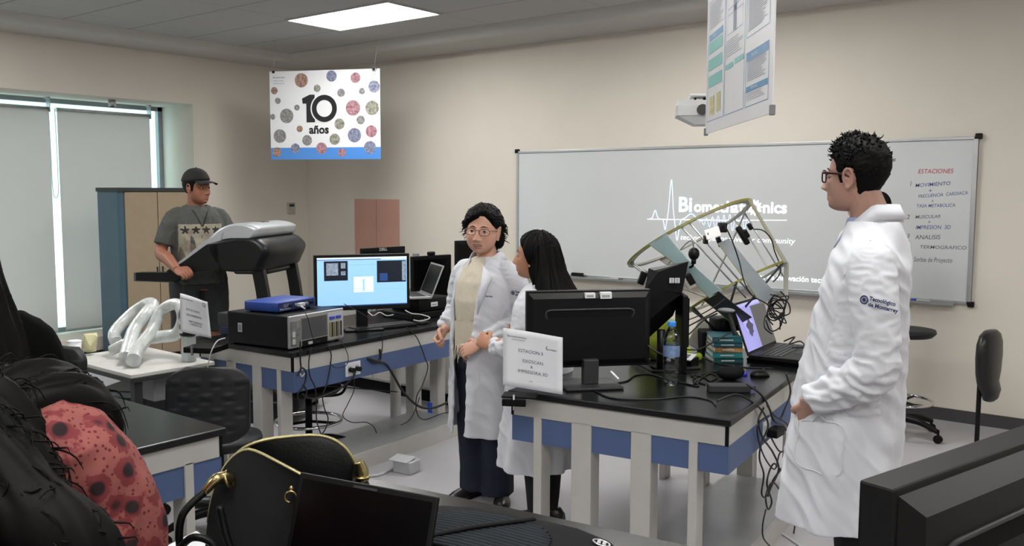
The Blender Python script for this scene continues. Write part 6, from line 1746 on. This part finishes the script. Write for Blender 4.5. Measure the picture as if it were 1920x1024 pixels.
    mb.loft([[(x, -.150 - .006 * math.sin(x * 60), z) for x in (-.092, -.07, -.045, -.02, .03)] for z in (.98, .92, .85)], msw, True, False, closed=False)
    o = mb.build('scarf_fringe', p)
    R = [(.375, -.01, .205, .165, .42), (.52, -.01, .202, .160, .42), (.68, -.01, .200, .158, .45), (.82, -.01, .198, .155, .60), (.95, -.01, .192, .150, .80), (1.06, -.008, .188, .146, .92), (1.15, -.004, .182, .136, 1.0), (1.215, .0, .168, .118, 1.1), (1.26, .004, .135, .1, 1.2), (1.295, .008, .100, .085, 1.3), (1.315, .01, .085, .078, 1.5)]
    mb = MB(); mb.loft([open_ring((0, cy, z), wx, wy, g, .014, shift=-.28) for z, cy, wx, wy, g in R], M_coat)
    limb(mb, [(-.09, .004, 1.245), (-.15, .006, 1.22), (-.198, .02, 1.12), (-.222, .035, 1.02), (-.218, -.005, .975), (-.207, -.085, .93)], [.05, .064, .062, .060, .054, .045], M_coat, 20)
    limb(mb, [(.09, .004, 1.245), (.15, .006, 1.22), (.202, .02, 1.12), (.232, .035, 1.015), (.215, -.03, .965), (.165, -.11, .925), (.108, -.175, .885)], [.05, .066, .064, .064, .062, .056, .048], M_coat, 20)
    coat = link('lab_coat', remesh(mb, .006, 3, disp=coat_disp(lambda x, y, z: ((np.abs(x) > .165) & (z > .86)) | ((y < -.165) & (z > .8) & (x > -.02)), .375, fold=.008, side=.006, skirt=.008, zsk=(1.0, .5), elbow=(1.0, .93), seed=3.0, cy=0)), p)
    collar(p, M_coat, .090, .080, .010, 1.285, 1.335, .05, .018, gap=.62, fwd=.03)
    for s in (-1, 1):   # lapels lying on the front edges
        c0 = Vector((s * .062, -.115, 1.275)); c1 = Vector((s * .128, -.118, 1.225)); c2 = Vector((s * .115, -.15, 1.185)); c3 = Vector((s * .062, -.15, 1.02))
        pts = project(coat, [c0, c1, c2, lerp(c2, c3, .5), c3, lerp(c0, c3, .5)], .008)
        o = MB().add(pts, [(0, 1, 2, 3, 5), (5, 3, 4)], M_coat, True).build('lapel', p); md = o.modifiers.new('t', 'SOLIDIFY'); md.thickness = .004
    patch(coat, p, 'coat_pocket', [(.06, -.16, .66), (.17, -.10, .66), (.165, -.10, .82), (.06, -.16, .82)], 8, 8, .004, M_coat)
    B0 = Matrix(((1, 0, 0, 0), (0, 0, -1, 0), (0, 1, 0, 0), (0, 0, 0, 1)))
    o = MB().text('Dra. Servicio', .013, M_navy_t, onto(coat, p, T(.075, -.16, 1.115) @ B0), bold=.0005).build('name_embroidery', p)
    sleeve_logo(coat, onto(coat, p, T(.205, -.05, 1.135) @ Matrix(((.6, 0, .8, 0), (.8, 0, -.6, 0), (0, 1, 0, 0), (0, 0, 0, 1)))), .85)
    return p
coat_woman()
# ------------------------------------------------------------------ long-haired woman seen from behind
def girl():
    q = at_d(1016, 800, 4.30)
    p = thing('person', 'long-haired woman in a white lab coat turned away behind the barcoded monitor', 'person', (q.x, q.y, 0), 186 + 90)
    ms, ml = skin('girl', '#b08066', '#90584c'); mt = mat('tights_black', '#0c0c0e', .8)
    MH = T(0, -.045, 1.335) @ Rz(12) @ Rx(-6) @ Matrix.Scale(1.0, 4)
    def parts(mb):
        torso_inner(mb, ms, 1.45, .92); legs(mb, ms, 1.4, .08, k=.8)
        for s in (-1, 1):
            sh = Vector((s * .135, 0, 1.105)); el = Vector((s * .20, .0, .95)); wr = Vector((s * .17, -.19, .915)) if s == 1 else Vector((s * .14, -.16, .93))
            limb(mb, [Vector((s * .08, 0, 1.11)), sh, el, lerp(el, wr, .5), wr], [.033, .033, .036, .034, .024], ms, 14)
            hand(mb, wr, (-s * .2, -.8, .25), (-s * .9, 0, -.3), s * -1, ms, curl=.8, s=.9)
    b = body_with_head(p, ms, ml, MH, (0, .01, 1.19), .048, parts, dict(female=True, nose=.9))
    for s in (-1, 1): make_eye(b, MH, s * .031, closed=.4, mskin=ms); brow(b, MH, s, M_hairk)
    D, fs = head_grid(120, 90)
    def line(u):
        a = np.abs(u); return np.interp(a, [0, .35, .8, 1.1, 1.3, 1.5, 3.2], [.082, .072, .050, .03, .012, -.02, -.16])
    P = hair_shell(D, lambda u, z: np.interp(z, [-.12, -.02, .03, .07, .11], [.030, .022, .020, .018, .016]) + 0 * u, line)
    mb = MB(); mb.add([tuple(v) for v in P], fs, M_hairk, True, MH)
    mb.loft([ellring(Vector((0, cy, 1.335 + z)), wx, wy, 28, 2.3) for z, cy, wx, wy in ((.06, .010, .075, .070), (.0, .018, .088, .078), (-.06, .030, .098, .080), (-.12, .055, .110, .085), (-.17, .085, .120, .088), (-.22, .115, .122, .080), (-.26, .135, .108, .055), (-.29, .145, .08, .03))], M_hairk)
    hs = remesh(mb, .0045, 3, disp=strands(.0045, 9, 3, 2.0, tuple(MH.translation + Vector((0, .03, 0)))), name='hair')
    link('hair', hs, p)
    mb = MB(); legs(mb, mt, 1.42, .08, k=1.0); link('tights', remesh(mb, .01, 2), p)
    for s in (-1, 1): shoe(p, s * .075, .0, -s * 8, mat('shoe_black', '#111112', .35), L=.24)
    R = [(.315, -.02, .205, .175), (.45, -.02, .198, .168), (.62, -.015, .19, .158), (.8, -.01, .18, .15), (.93, -.008, .17, .138), (1.05, -.0, .17, .13), (1.12, .0, .16, .118), (1.165, .004, .13, .10), (1.195, .008, .095, .085), (1.215, .01, .08, .075)]
    mb = MB(); mb.loft([open_ring((0, cy, z), wx, wy, .35, .014) for z, cy, wx, wy in R], M_coat)
    for s in (-1, 1): limb(mb, [(s * .09, .004, 1.14), (s * .15, .0, 1.115), (s * .19, .01, 1.03), (s * .205, .0, .955), (s * .20, -.07, .925), (s * (.175 if s == 1 else .145), -.16, .91)], [.048, .060, .058, .056, .05, .04], M_coat, 20)
    link('lab_coat', remesh(mb, .0062, 3, disp=coat_disp(lambda x, y, z: ((np.abs(x) > .15) & (z > .86)) | ((y < -.16) & (z > .86)), .315, fold=.008, side=.006, skirt=.011, zsk=(.85, .4), elbow=(.95, .92), seed=8.0, cy=0)), p)
    collar(p, M_coat, .085, .075, .010, 1.185, 1.225, .04, .015)
    return p
girl()
# ------------------------------------------------------------------ person at the board, behind the tall man
def board_person():
    p = thing('person', 'person with a black ponytail at the whiteboard, almost hidden behind the tall man', 'person', (-1.93, 6.50, 0), 150 + 90)
    ms, ml = skin('board', '#b88a78', '#95605a')
    MH = T(0, -.03, 1.575) @ Rz(30)
    def parts(mb):
        torso_inner(mb, ms, 1.68, .85); legs(mb, ms, 1.62, .085, k=.85)
        limb(mb, [(.09, 0, 1.33), (.145, 0, 1.31), (.175, .03, 1.1), (.16, -.06, .92)], [.035, .036, .034, .026], ms, 12); hand(mb, (.16, -.06, .92), (0, -.4, -.9), (-1, 0, 0), -1, ms, curl=.4, s=.9)
        wr = Vector((-.225, -.21, .965)); limb(mb, [(-.09, 0, 1.33), (-.145, 0, 1.31), (-.20, .03, 1.12), lerp(Vector((-.20, .03, 1.12)), wr, .5), wr], [.035, .036, .036, .034, .025], ms, 12)
        hand(mb, wr, (-.3, -.8, -.1), (.3, 0, -.9), 1, ms, curl=.5, s=.9)
    b = body_with_head(p, ms, ml, MH, (0, .01, 1.42), .050, parts, dict(female=True))
    D, fs = head_grid(100, 80)
    P = hair_shell(D, lambda u, z: .013 + 0 * u, lambda u: np.interp(np.abs(u), [0, .8, 1.2, 1.6, 3.2], [.078, .045, .015, .0, -.07]))
    mb = MB(); mb.add([tuple(v) for v in P], fs, M_hairk, True, MH)
    limb(mb, [MH @ Vector(v) for v in ((.0, .095, .045), (.0, .135, .055), (.0, .165, .025), (-.0, .175, -.04), (.0, .178, -.10), (.0, .176, -.14))], [.020, .028, .036, .034, .024, .008], M_hairk, 16)
    link('hair', remesh(mb, .005, 2, disp=strands(.003, 10, 4, 1.0, tuple(MH.translation))), p)
    for s in (-1, 1): make_eye(b, MH, s * .031, closed=.3, mskin=ms)
    mtr = mat('trousers_black', '#0e0e10'); mb = MB(); legs(mb, mtr, 1.62, .085, k=1.1); mb.loft([ellring((0, 0, z), w, d) for z, w, d in ((.78, .15, .11), (.9, .15, .11), (1.0, .14, .1))], mtr); link('trousers', remesh(mb, .012, 3), p)
    for s in (-1, 1): shoe(p, s * .08, 0, -s * 6, mat('shoe_black', '#111112', .35), L=.25)
    mb = MB(); mb.loft([ellring((0, cy, z), wx, wy) for z, cy, wx, wy in ((.85, 0, .155, .12), (1.1, 0, .145, .11), (1.28, 0, .155, .115), (1.36, 0, .12, .09), (1.41, .005, .07, .065))], M_coat)
    for s in (-1, 1): limb(mb, [(s * .08, 0, 1.355), (s * .145, 0, 1.335), (s * .18, .02, 1.2), (s * .19, .03, 1.1), (s * (.20 if s < 0 else .17), -.06 if s < 0 else -.02, 1.02)], [.045, .055, .052, .048, .04], M_coat, 16)
    link('blouse', remesh(mb, .008, 3, disp=lambda c, n: folds(c, n, .004, 6)), p)
    return p
board_person()
# ------------------------------------------------------------------ man in a cap on the treadmill
def treadmill_man():
    q = at_d(372, 500, 6.62); z0 = .178
    p = thing('person', 'man in a dark cap and star-printed grey t-shirt standing on the treadmill', 'person', (q.x, q.y, z0), 345 + 90)
    ms, ml = skin('runner', '#8f5f4b', '#7a4a42'); mts = mat('tshirt_grey', '#474846', .9, var=.08, bump=.06, bscale=500); mcap = mat('cap_black', '#151514', .85, var=.15)
    mp = mat('shirt_print_pale', '#8d8676', .9, var=.25, scale=14); mpd = mat('shirt_print_dark', '#262725', .9); mbr = mat('shirt_print_brown', '#5d554a', .9, var=.3, scale=20)
    MH = T(0, -.03, 1.497) @ Rz(28) @ Rx(2) @ Matrix.Scale(1.04, 4)
    def parts(mb):
        torso_inner(mb, ms, 1.62, 1.0); legs(mb, ms, 1.6, .10, k=1.0)
        wr = Vector((-.245, -.30, .925)); sh = Vector((-.165, 0, 1.265)); el = Vector((-.265, .0, 1.045))
        limb(mb, [Vector((-.09, 0, 1.27)), sh, el, lerp(el, wr, .45), wr], [.04, .043, .044, .043, .029], ms, 16)
        hand(mb, wr, (.25, -.85, -.15), (.5, 0, -.8), 1, ms, curl=.9)
        wr = Vector((.245, -.32, 1.02)); sh = Vector((.165, 0, 1.265)); el = Vector((.27, -.03, 1.06))
        limb(mb, [Vector((.09, 0, 1.27)), sh, el, lerp(el, wr, .45), wr], [.04, .043, .044, .043, .029], ms, 16)
        hand(mb, wr, (-.1, -.85, .0), (-.5, 0, -.8), -1, ms, curl=.9)
    b = body_with_head(p, ms, ml, MH, (0, .01, 1.355), .058, parts, dict(jaw=1.08))
    for s in (-1, 1): make_eye(b, MH, s * .031, closed=.4, mskin=ms); brow(b, MH, s, M_hairk)
    MB().tube([(-.018, -.078, -.058), (0, -.083, -.0555), (.018, -.078, -.058)], [.0008, .0022, .0008], M_hairk, 6, M=MH).sphere((0, -.076, -.098), (.012, .005, .009), M_hairk, 10, 6, M=MH).build('facial_hair', p)
    D, fs = head_grid(110, 90)
    P = hair_shell(D, lambda u, z: .008 + 0 * u, lambda u: np.interp(np.abs(u), [0, .7, 1.1, 1.25, 1.42, 1.55, 2.0, 3.2], [.075, .055, .02, -.03, -.03, .01, -.03, -.06]))
    MB().add([tuple(v) for v in P], fs, M_hairk, True, MH).build('hair', p)
    P = hair_shell(D, lambda u, z: .016 + .006 * sstep(.06, .11, z), lambda u: np.interp(np.abs(u), [0, .7, 1.4, 3.2], [.046, .044, .034, .028]))
    mb = MB(); mb.add([tuple(v) for v in P], fs, mcap, True, MH)
    vs = []
    for j in range(7):
        for i in range(15):
            a = math.radians(lerp(-58, 58, i / 14)); r = lerp(0, .068 * math.cos(a * .9) ** .7, j / 6)
            vs.append((math.sin(a) * (.085 + r * .25), -.078 * math.cos(a) * 1.12 - r, .050 - .012 * (j / 6) ** 1.3 - .018 * math.sin(a) ** 2 * (j / 6 + .3)))
    t = MB().add(vs, [(j * 15 + i, j * 15 + i + 1, (j + 1) * 15 + i + 1, (j + 1) * 15 + i) for j in range(6) for i in range(14)], mcap, True, MH)
    cap = mb.build('cap', p); v = t.build('visor', cap); md = v.modifiers.new('t', 'SOLIDIFY'); md.thickness = .003; MB().sphere((0, .012, .140), (.006, .006, .004), mcap, 10, 6, M=MH).build('button', cap)
    msh = mat('shorts_grey', '#2f3133', .9, var=.1); mb = MB()
    for s in (-1, 1): limb(mb, [(s * .09, 0, .90), (s * .10, 0, .78), (s * .11, -.01, .60), (s * .115, -.01, .44)], [.10, .11, .098, .092], msh, 18)
    mb.loft([ellring((0, 0, z), w, d) for z, w, d in ((.76, .17, .12), (.86, .172, .125), (.93, .165, .12))], msh)
    link('shorts', remesh(mb, .01, 2, disp=lambda c, n: folds(c, n, .006, 4)), p)
    for s in (-1, 1): shoe(p, s * .10, 0, -s * 8, mat('shoe_black', '#111112', .35))
    mb = MB(); mb.loft([ellring((0, cy, z), wx, wy) for z, cy, wx, wy in ((.80, -.005, .195, .145), (.95, -.005, .188, .142), (1.1, -.006, .19, .138), (1.22, -.005, .195, .132), (1.29, .0, .175, .115), (1.335, .004, .135, .092), (1.365, .008, .088, .075))], mts)
    limb(mb, [(-.10, 0, 1.31), (-.168, 0, 1.275), (-.225, .0, 1.16), (-.248, .0, 1.09)], [.05, .062, .064, .064], mts, 18); limb(mb, [(.10, 0, 1.31), (.168, 0, 1.275), (.225, -.01, 1.16), (.252, -.02, 1.10)], [.05, .062, .064, .064], mts, 18)
    for m in (mp, mpd, mbr): mb._m(m)
    def mf(c):
        x, y, z = c[:, 0] + .01, c[:, 1], c[:, 2]; r = np.zeros(len(c))
        inb = (y < -.03) & (np.abs(x) < .155) & (z > .90) & (z < 1.235)
        nn = nvec(np.stack([x, x * 0, z * .25], 1), 22, 1, 22, 3.0, 2)
        drip = z > 1.03 + .12 * nn * 2 - .02
        r[inb & drip] = 1; r[inb & ~drip & (nn > -.05) & (z < 1.1)] = 3
        for k in range(4):
            cx = -.115 + k * .072; cz = 1.19; dx, dz = x - cx, z - cz; a = np.arctan2(dx, dz); rr = np.hypot(dx, dz)
            t = np.abs(((a / (2 * PI / 5)) % 1) - .5) * 2
            r[inb & (rr < .012 + .020 * t ** 1.3)] = 2
        return r
    link('tshirt', remesh(mb, .006, 3, disp=lambda c, n: folds(c, n, .006, 6, 9), matfn=mf), p, 'grey t-shirt printed with a row of stars over dripping pale shapes')
    mb = MB(); mb.tube([(-.06, .05, 1.375), (-.075, -.03, 1.365), (-.05, -.10, 1.32), (-.01, -.145, 1.22)], .005, mpd, 8, flat=.4).tube([(.06, .05, 1.375), (.07, -.03, 1.365), (.04, -.105, 1.31), (-.005, -.145, 1.22)], .005, mpd, 8, flat=.4)
    mb.build('lanyard', p)
    return p
treadmill_man()
# ------------------------------------------------------------------ seated woman in the floral blouse, near the camera
def floral_woman():
    q = at_d(-72, 800, 1.50)
    p = thing('person', 'seated woman with bushy black hair and red floral blouse in the lower left corner', 'person', (q.x, q.y, .105), 150 + 90)
    ms, ml = skin('floral', '#a87a66', '#8a544c')
    MH = T(.035, -.13, 1.150) @ Rx(-46) @ Ry(4)
    def parts(mb):
        mb.loft([ellring((0, cy, z), wx, wy, 20) for z, cy, wx, wy in ((.62, .02, .15, .11), (.75, .02, .13, .10), (.9, .02, .13, .10), (1.05, .0, .14, .095), (1.14, -.01, .10, .07), (1.18, -.02, .055, .05))], ms)
        for s in (-1, 1):
            limb(mb, [(s * .08, .02, .66), (s * .10, -.2, .66), (s * .10, -.40, .62), (s * .10, -.42, .35), (s * .10, -.40, .08)], [.09, .085, .06, .055, .035], ms, 14)
            wr = Vector((s * .12, -.36, .93)); limb(mb, [(s * .08, -.01, 1.09), (s * .14, -.01, 1.06), (s * .21, -.06, .88), wr], [.035, .04, .042, .026], ms, 14)
            hand(mb, wr, (-s * .4, -.8, .1), (0, 0, -1), s, ms, curl=.5, s=.9)
    b = body_with_head(p, ms, ml, MH, (0, -.03, 1.14), .05, parts, dict(female=True), voxel=.005)
    D, fs = head_grid(110, 80); rg = random.Random(21)
    P = hair_shell(D, lambda u, z: .024 + .010 * nvec(D, 5, 5, 5, 1, 3), lambda u: np.interp(np.abs(u), [0, .6, 1.0, 1.4, 3.2], [.080, .06, .0, -.12, -.16]))
    mb = MB(); mb.add([tuple(v) for v in P], fs, M_hairk, True, MH)
    limb(mb, [MH @ Vector((0, .05, .03)), Vector((.0, .06, 1.14)), Vector((.03, .125, 1.0)), Vector((.045, .15, .85)), Vector((.05, .15, .68))], [.085, .11, .125, .12, .09], M_hairk, 20)
    limb(mb, [MH @ Vector((.03, .04, .03)), Vector((.08, .05, 1.12)), Vector((.12, .11, .98)), Vector((.14, .14, .8)), Vector((.14, .14, .66))], [.075, .095, .11, .11, .09], M_hairk, 20)
    inv = (T(q.x, q.y, .105) @ Rz(240)).inverted()
    for pts, rr in ((((10, 770, 1.60), (70, 765, 1.62), (125, 775, 1.64), (160, 815, 1.65), (185, 860, 1.66)), (.09, .085, .080, .062, .03)), (((-70, 800, 1.45), (-10, 870, 1.42), (40, 950, 1.38), (120, 1010, 1.36), (170, 1080, 1.36)), (.09, .08, .072, .060, .06))):
        limb(mb, [inv @ at_d(*a) for a in pts], list(rr), M_hairk, 18)
    hr = remesh(mb, .006, 3, disp=strands(.010, 7, 5, 3.0, (.05, .05, 1.1)), name='hair')
    ho = link('hair', hr, p)
    pts = [tuple(v.co) for v in hr.vertices if v.co.z > .70]; k = MB()
    for i in range(900):
        a = Vector(rg.choice(pts)); c = Vector((.05, .06, min(a.z, 1.15))); n = (a - c).normalized(); t = Vector((rg.uniform(-1, 1), rg.uniform(-1, 1), rg.uniform(-1.5, .2))) * .5
        k.tube([a - n * .01, a + n * .012 + t * .012, a + n * .016 + t * .045, a + n * .014 + t * .07 + Vector((0, 0, -.01))], [.0022, .0016, .0006], M_hairk, 4, n=2)
    k.build('loose_strands', ho)
    # blouse: procedural coral print with dark blossoms and dots
    m = mat('floral_blouse', '#844843', .85, var=.06, bump=.12, bscale=500); nt = m.node_tree; N = nt.nodes; L = nt.links; bs = N['Principled BSDF']; tc = N['Texture Coordinate']
    def vor(scale, rnd=1.0):
        v = N.new('ShaderNodeTexVoronoi'); v.inputs['Scale'].default_value = scale; v.inputs['Randomness'].default_value = rnd; L.new(tc.outputs['Object'], v.inputs['Vector']); return v
    def ramp(src, stops):
        r = N.new('ShaderNodeValToRGB'); r.color_ramp.interpolation = 'LINEAR'
        while len(r.color_ramp.elements) < len(stops): r.color_ramp.elements.new(.5)
        for e, (ps, c) in zip(r.color_ramp.elements, stops): e.position = ps; e.color = (c, c, c, 1)
        L.new(src, r.inputs['Fac']); return r
    def mixc(f, a, c):
        x = N.new('ShaderNodeMix'); x.data_type = 'RGBA'; L.new(f, x.inputs[0]); L.new(a, x.inputs[6]); x.inputs[7].default_value = hx(c); return x.outputs[2]
    big = vor(19); nzz = N.new('ShaderNodeTexNoise'); nzz.inputs['Scale'].default_value = 45; nzz.inputs['Detail'].default_value = 3; L.new(tc.outputs['Object'], nzz.inputs['Vector'])
    ad = N.new('ShaderNodeMath'); ad.operation = 'MULTIPLY_ADD'; L.new(nzz.outputs['Fac'], ad.inputs[0]); ad.inputs[1].default_value = .9; L.new(big.outputs['Distance'], ad.inputs[2])
    pet = ramp(ad.outputs[0], [(0, 1), (.86, 1), (.94, 0), (1, 0)]); dots = ramp(vor(88, .7).outputs['Distance'], [(0, 1), (.24, 1), (.30, 0), (1, 0)]); cen = ramp(big.outputs['Distance'], [(0, 1), (.20, 1), (.30, 0), (1, 0)])
    c = bs.inputs['Base Color'].links[0].from_socket
    c = mixc(dots.outputs['Color'], c, '#57191d'); c = mixc(pet.outputs['Color'], c, '#6a2629'); c = mixc(cen.outputs['Color'], c, '#1d0c0f'); L.new(c, bs.inputs['Base Color'])
    mb = MB(); mb.loft([ellring((0, cy, z), wx, wy) for z, cy, wx, wy in ((.60, .02, .185, .15), (.75, .02, .165, .135), (.9, .02, .165, .13), (1.03, .01, .17, .125), (1.10, -.005, .15, .105), (1.145, -.015, .10, .08), (1.165, -.02, .07, .065))], m)
    for s in (-1, 1): limb(mb, [(s * .09, .0, 1.10), (s * .155, -.0, 1.085), (s * .215, -.02, .98), (s * .235, -.05, .88), (s * .20, -.20, .86), (s * .14, -.32, .92)], [.06, .085, .088, .085, .07, .055], m, 20)
    link('blouse', remesh(mb, .006, 3, disp=lambda c, n: folds(c, n, .006, 7, 7)), p, 'coral blouse printed with dark red blossoms and dots')
    mtr = mat('trousers_black', '#0e0e10'); mb = MB()
    for s in (-1, 1): limb(mb, [(s * .08, .04, .68), (s * .10, -.2, .67), (s * .10, -.42, .62), (s * .10, -.44, .35), (s * .10, -.42, .09)], [.11, .10, .075, .065, .055], mtr, 16)
    link('trousers', remesh(mb, .01, 2), p)
    for s in (-1, 1): shoe(p, s * .10, -.42, 0, mat('shoe_black', '#111112', .35), L=.24)
    st = thing('stool', 'dark stool carrying the seated woman in the floral blouse', 'stool', (q.x, q.y, 0))
    MB().lathe([(.02, .63), (.17, .635), (.18, .65), (.17, .675), (.0, .68)], M_pu if 'M_pu' in globals() else M_blk, 28).build('seat', st); MB().cyl((0, 0, .02), (0, 0, .64), .025, M_blk).build('column', st); MB().lathe([(.02, 0), (.22, 0), (.22, .02), (.03, .05)], M_blk, 28).build('base', st)
    return p
floral_woman()
# ------------------------------------------------------------------ person cut by the left edge
def edge_person():
    q = at_d(-74, 800, 2.15)
    p = thing('person', 'dark-haired person in black cut off by the left edge of the picture', 'person', (q.x, q.y, 0), 160 + 90)
    ms, ml = skin('edge', '#a87a66', '#8a544c'); MH = T(0, -.02, 1.50)
    def parts(mb):
        torso_inner(mb, ms, 1.62, .9); legs(mb, ms, 1.58, .085, k=.85)
        for s in (-1, 1):
            limb(mb, [(s * .09, 0, 1.27), (s * .14, 0, 1.24), (s * .18, .0, 1.06), (s * .16, -.08, .88)], [.035, .036, .038, .026], ms, 12); hand(mb, (s * .16, -.08, .88), (0, -.5, -.8), (-s, 0, 0), -s, ms, curl=.4, s=.9)
    b = body_with_head(p, ms, ml, MH, (0, .01, 1.36), .050, parts, dict(female=True), voxel=.006)
    D, fs = head_grid(100, 80)
    P = hair_shell(D, lambda u, z: .022 + 0 * u, lambda u: np.interp(np.abs(u), [0, .6, 1.0, 1.4, 3.2], [.080, .06, .0, -.12, -.16]))
    mb = MB(); mb.add([tuple(v) for v in P], fs, M_hairk, True, MH)
    mb.loft([ellring((0, cy, z), wx, wy, 28) for z, cy, wx, wy in ((1.56, .01, .085, .09), (1.45, .02, .105, .10), (1.35, .03, .130, .10), (1.25, .045, .155, .10), (1.15, .06, .175, .09), (1.05, .07, .18, .07), (.98, .075, .16, .04))], M_hairk)
    link('hair', remesh(mb, .006, 3, disp=strands(.004, 9, 3, 2.0, (0, .02, 1.4))), p)
    mk = mat('black_clothes', '#060606', .9, spec=.1); mb = MB(); mb.loft([ellring((0, cy, z), wx, wy) for z, cy, wx, wy in ((.80, 0, .18, .14), (1.0, 0, .17, .125), (1.2, 0, .185, .125), (1.29, 0, .15, .1), (1.34, .005, .08, .07))], mk)
    for s in (-1, 1): limb(mb, [(s * .08, 0, 1.30), (s * .155, 0, 1.27), (s * .20, .0, 1.08), (s * .18, -.06, .92)], [.05, .062, .058, .045], mk, 16)
    link('sweater', remesh(mb, .008, 3, disp=lambda c, n: folds(c, n, .004, 6)), p)
    mb = MB(); legs(mb, mk, 1.58, .085, k=1.15); mb.loft([ellring((0, 0, z), w, d) for z, w, d in ((.74, .15, .11), (.85, .15, .11), (.9, .14, .1))], mk); link('trousers', remesh(mb, .012, 2), p)
    for s in (-1, 1): shoe(p, s * .08, 0, -s * 6, mat('shoe_black', '#111112', .35), L=.25)
edge_person()
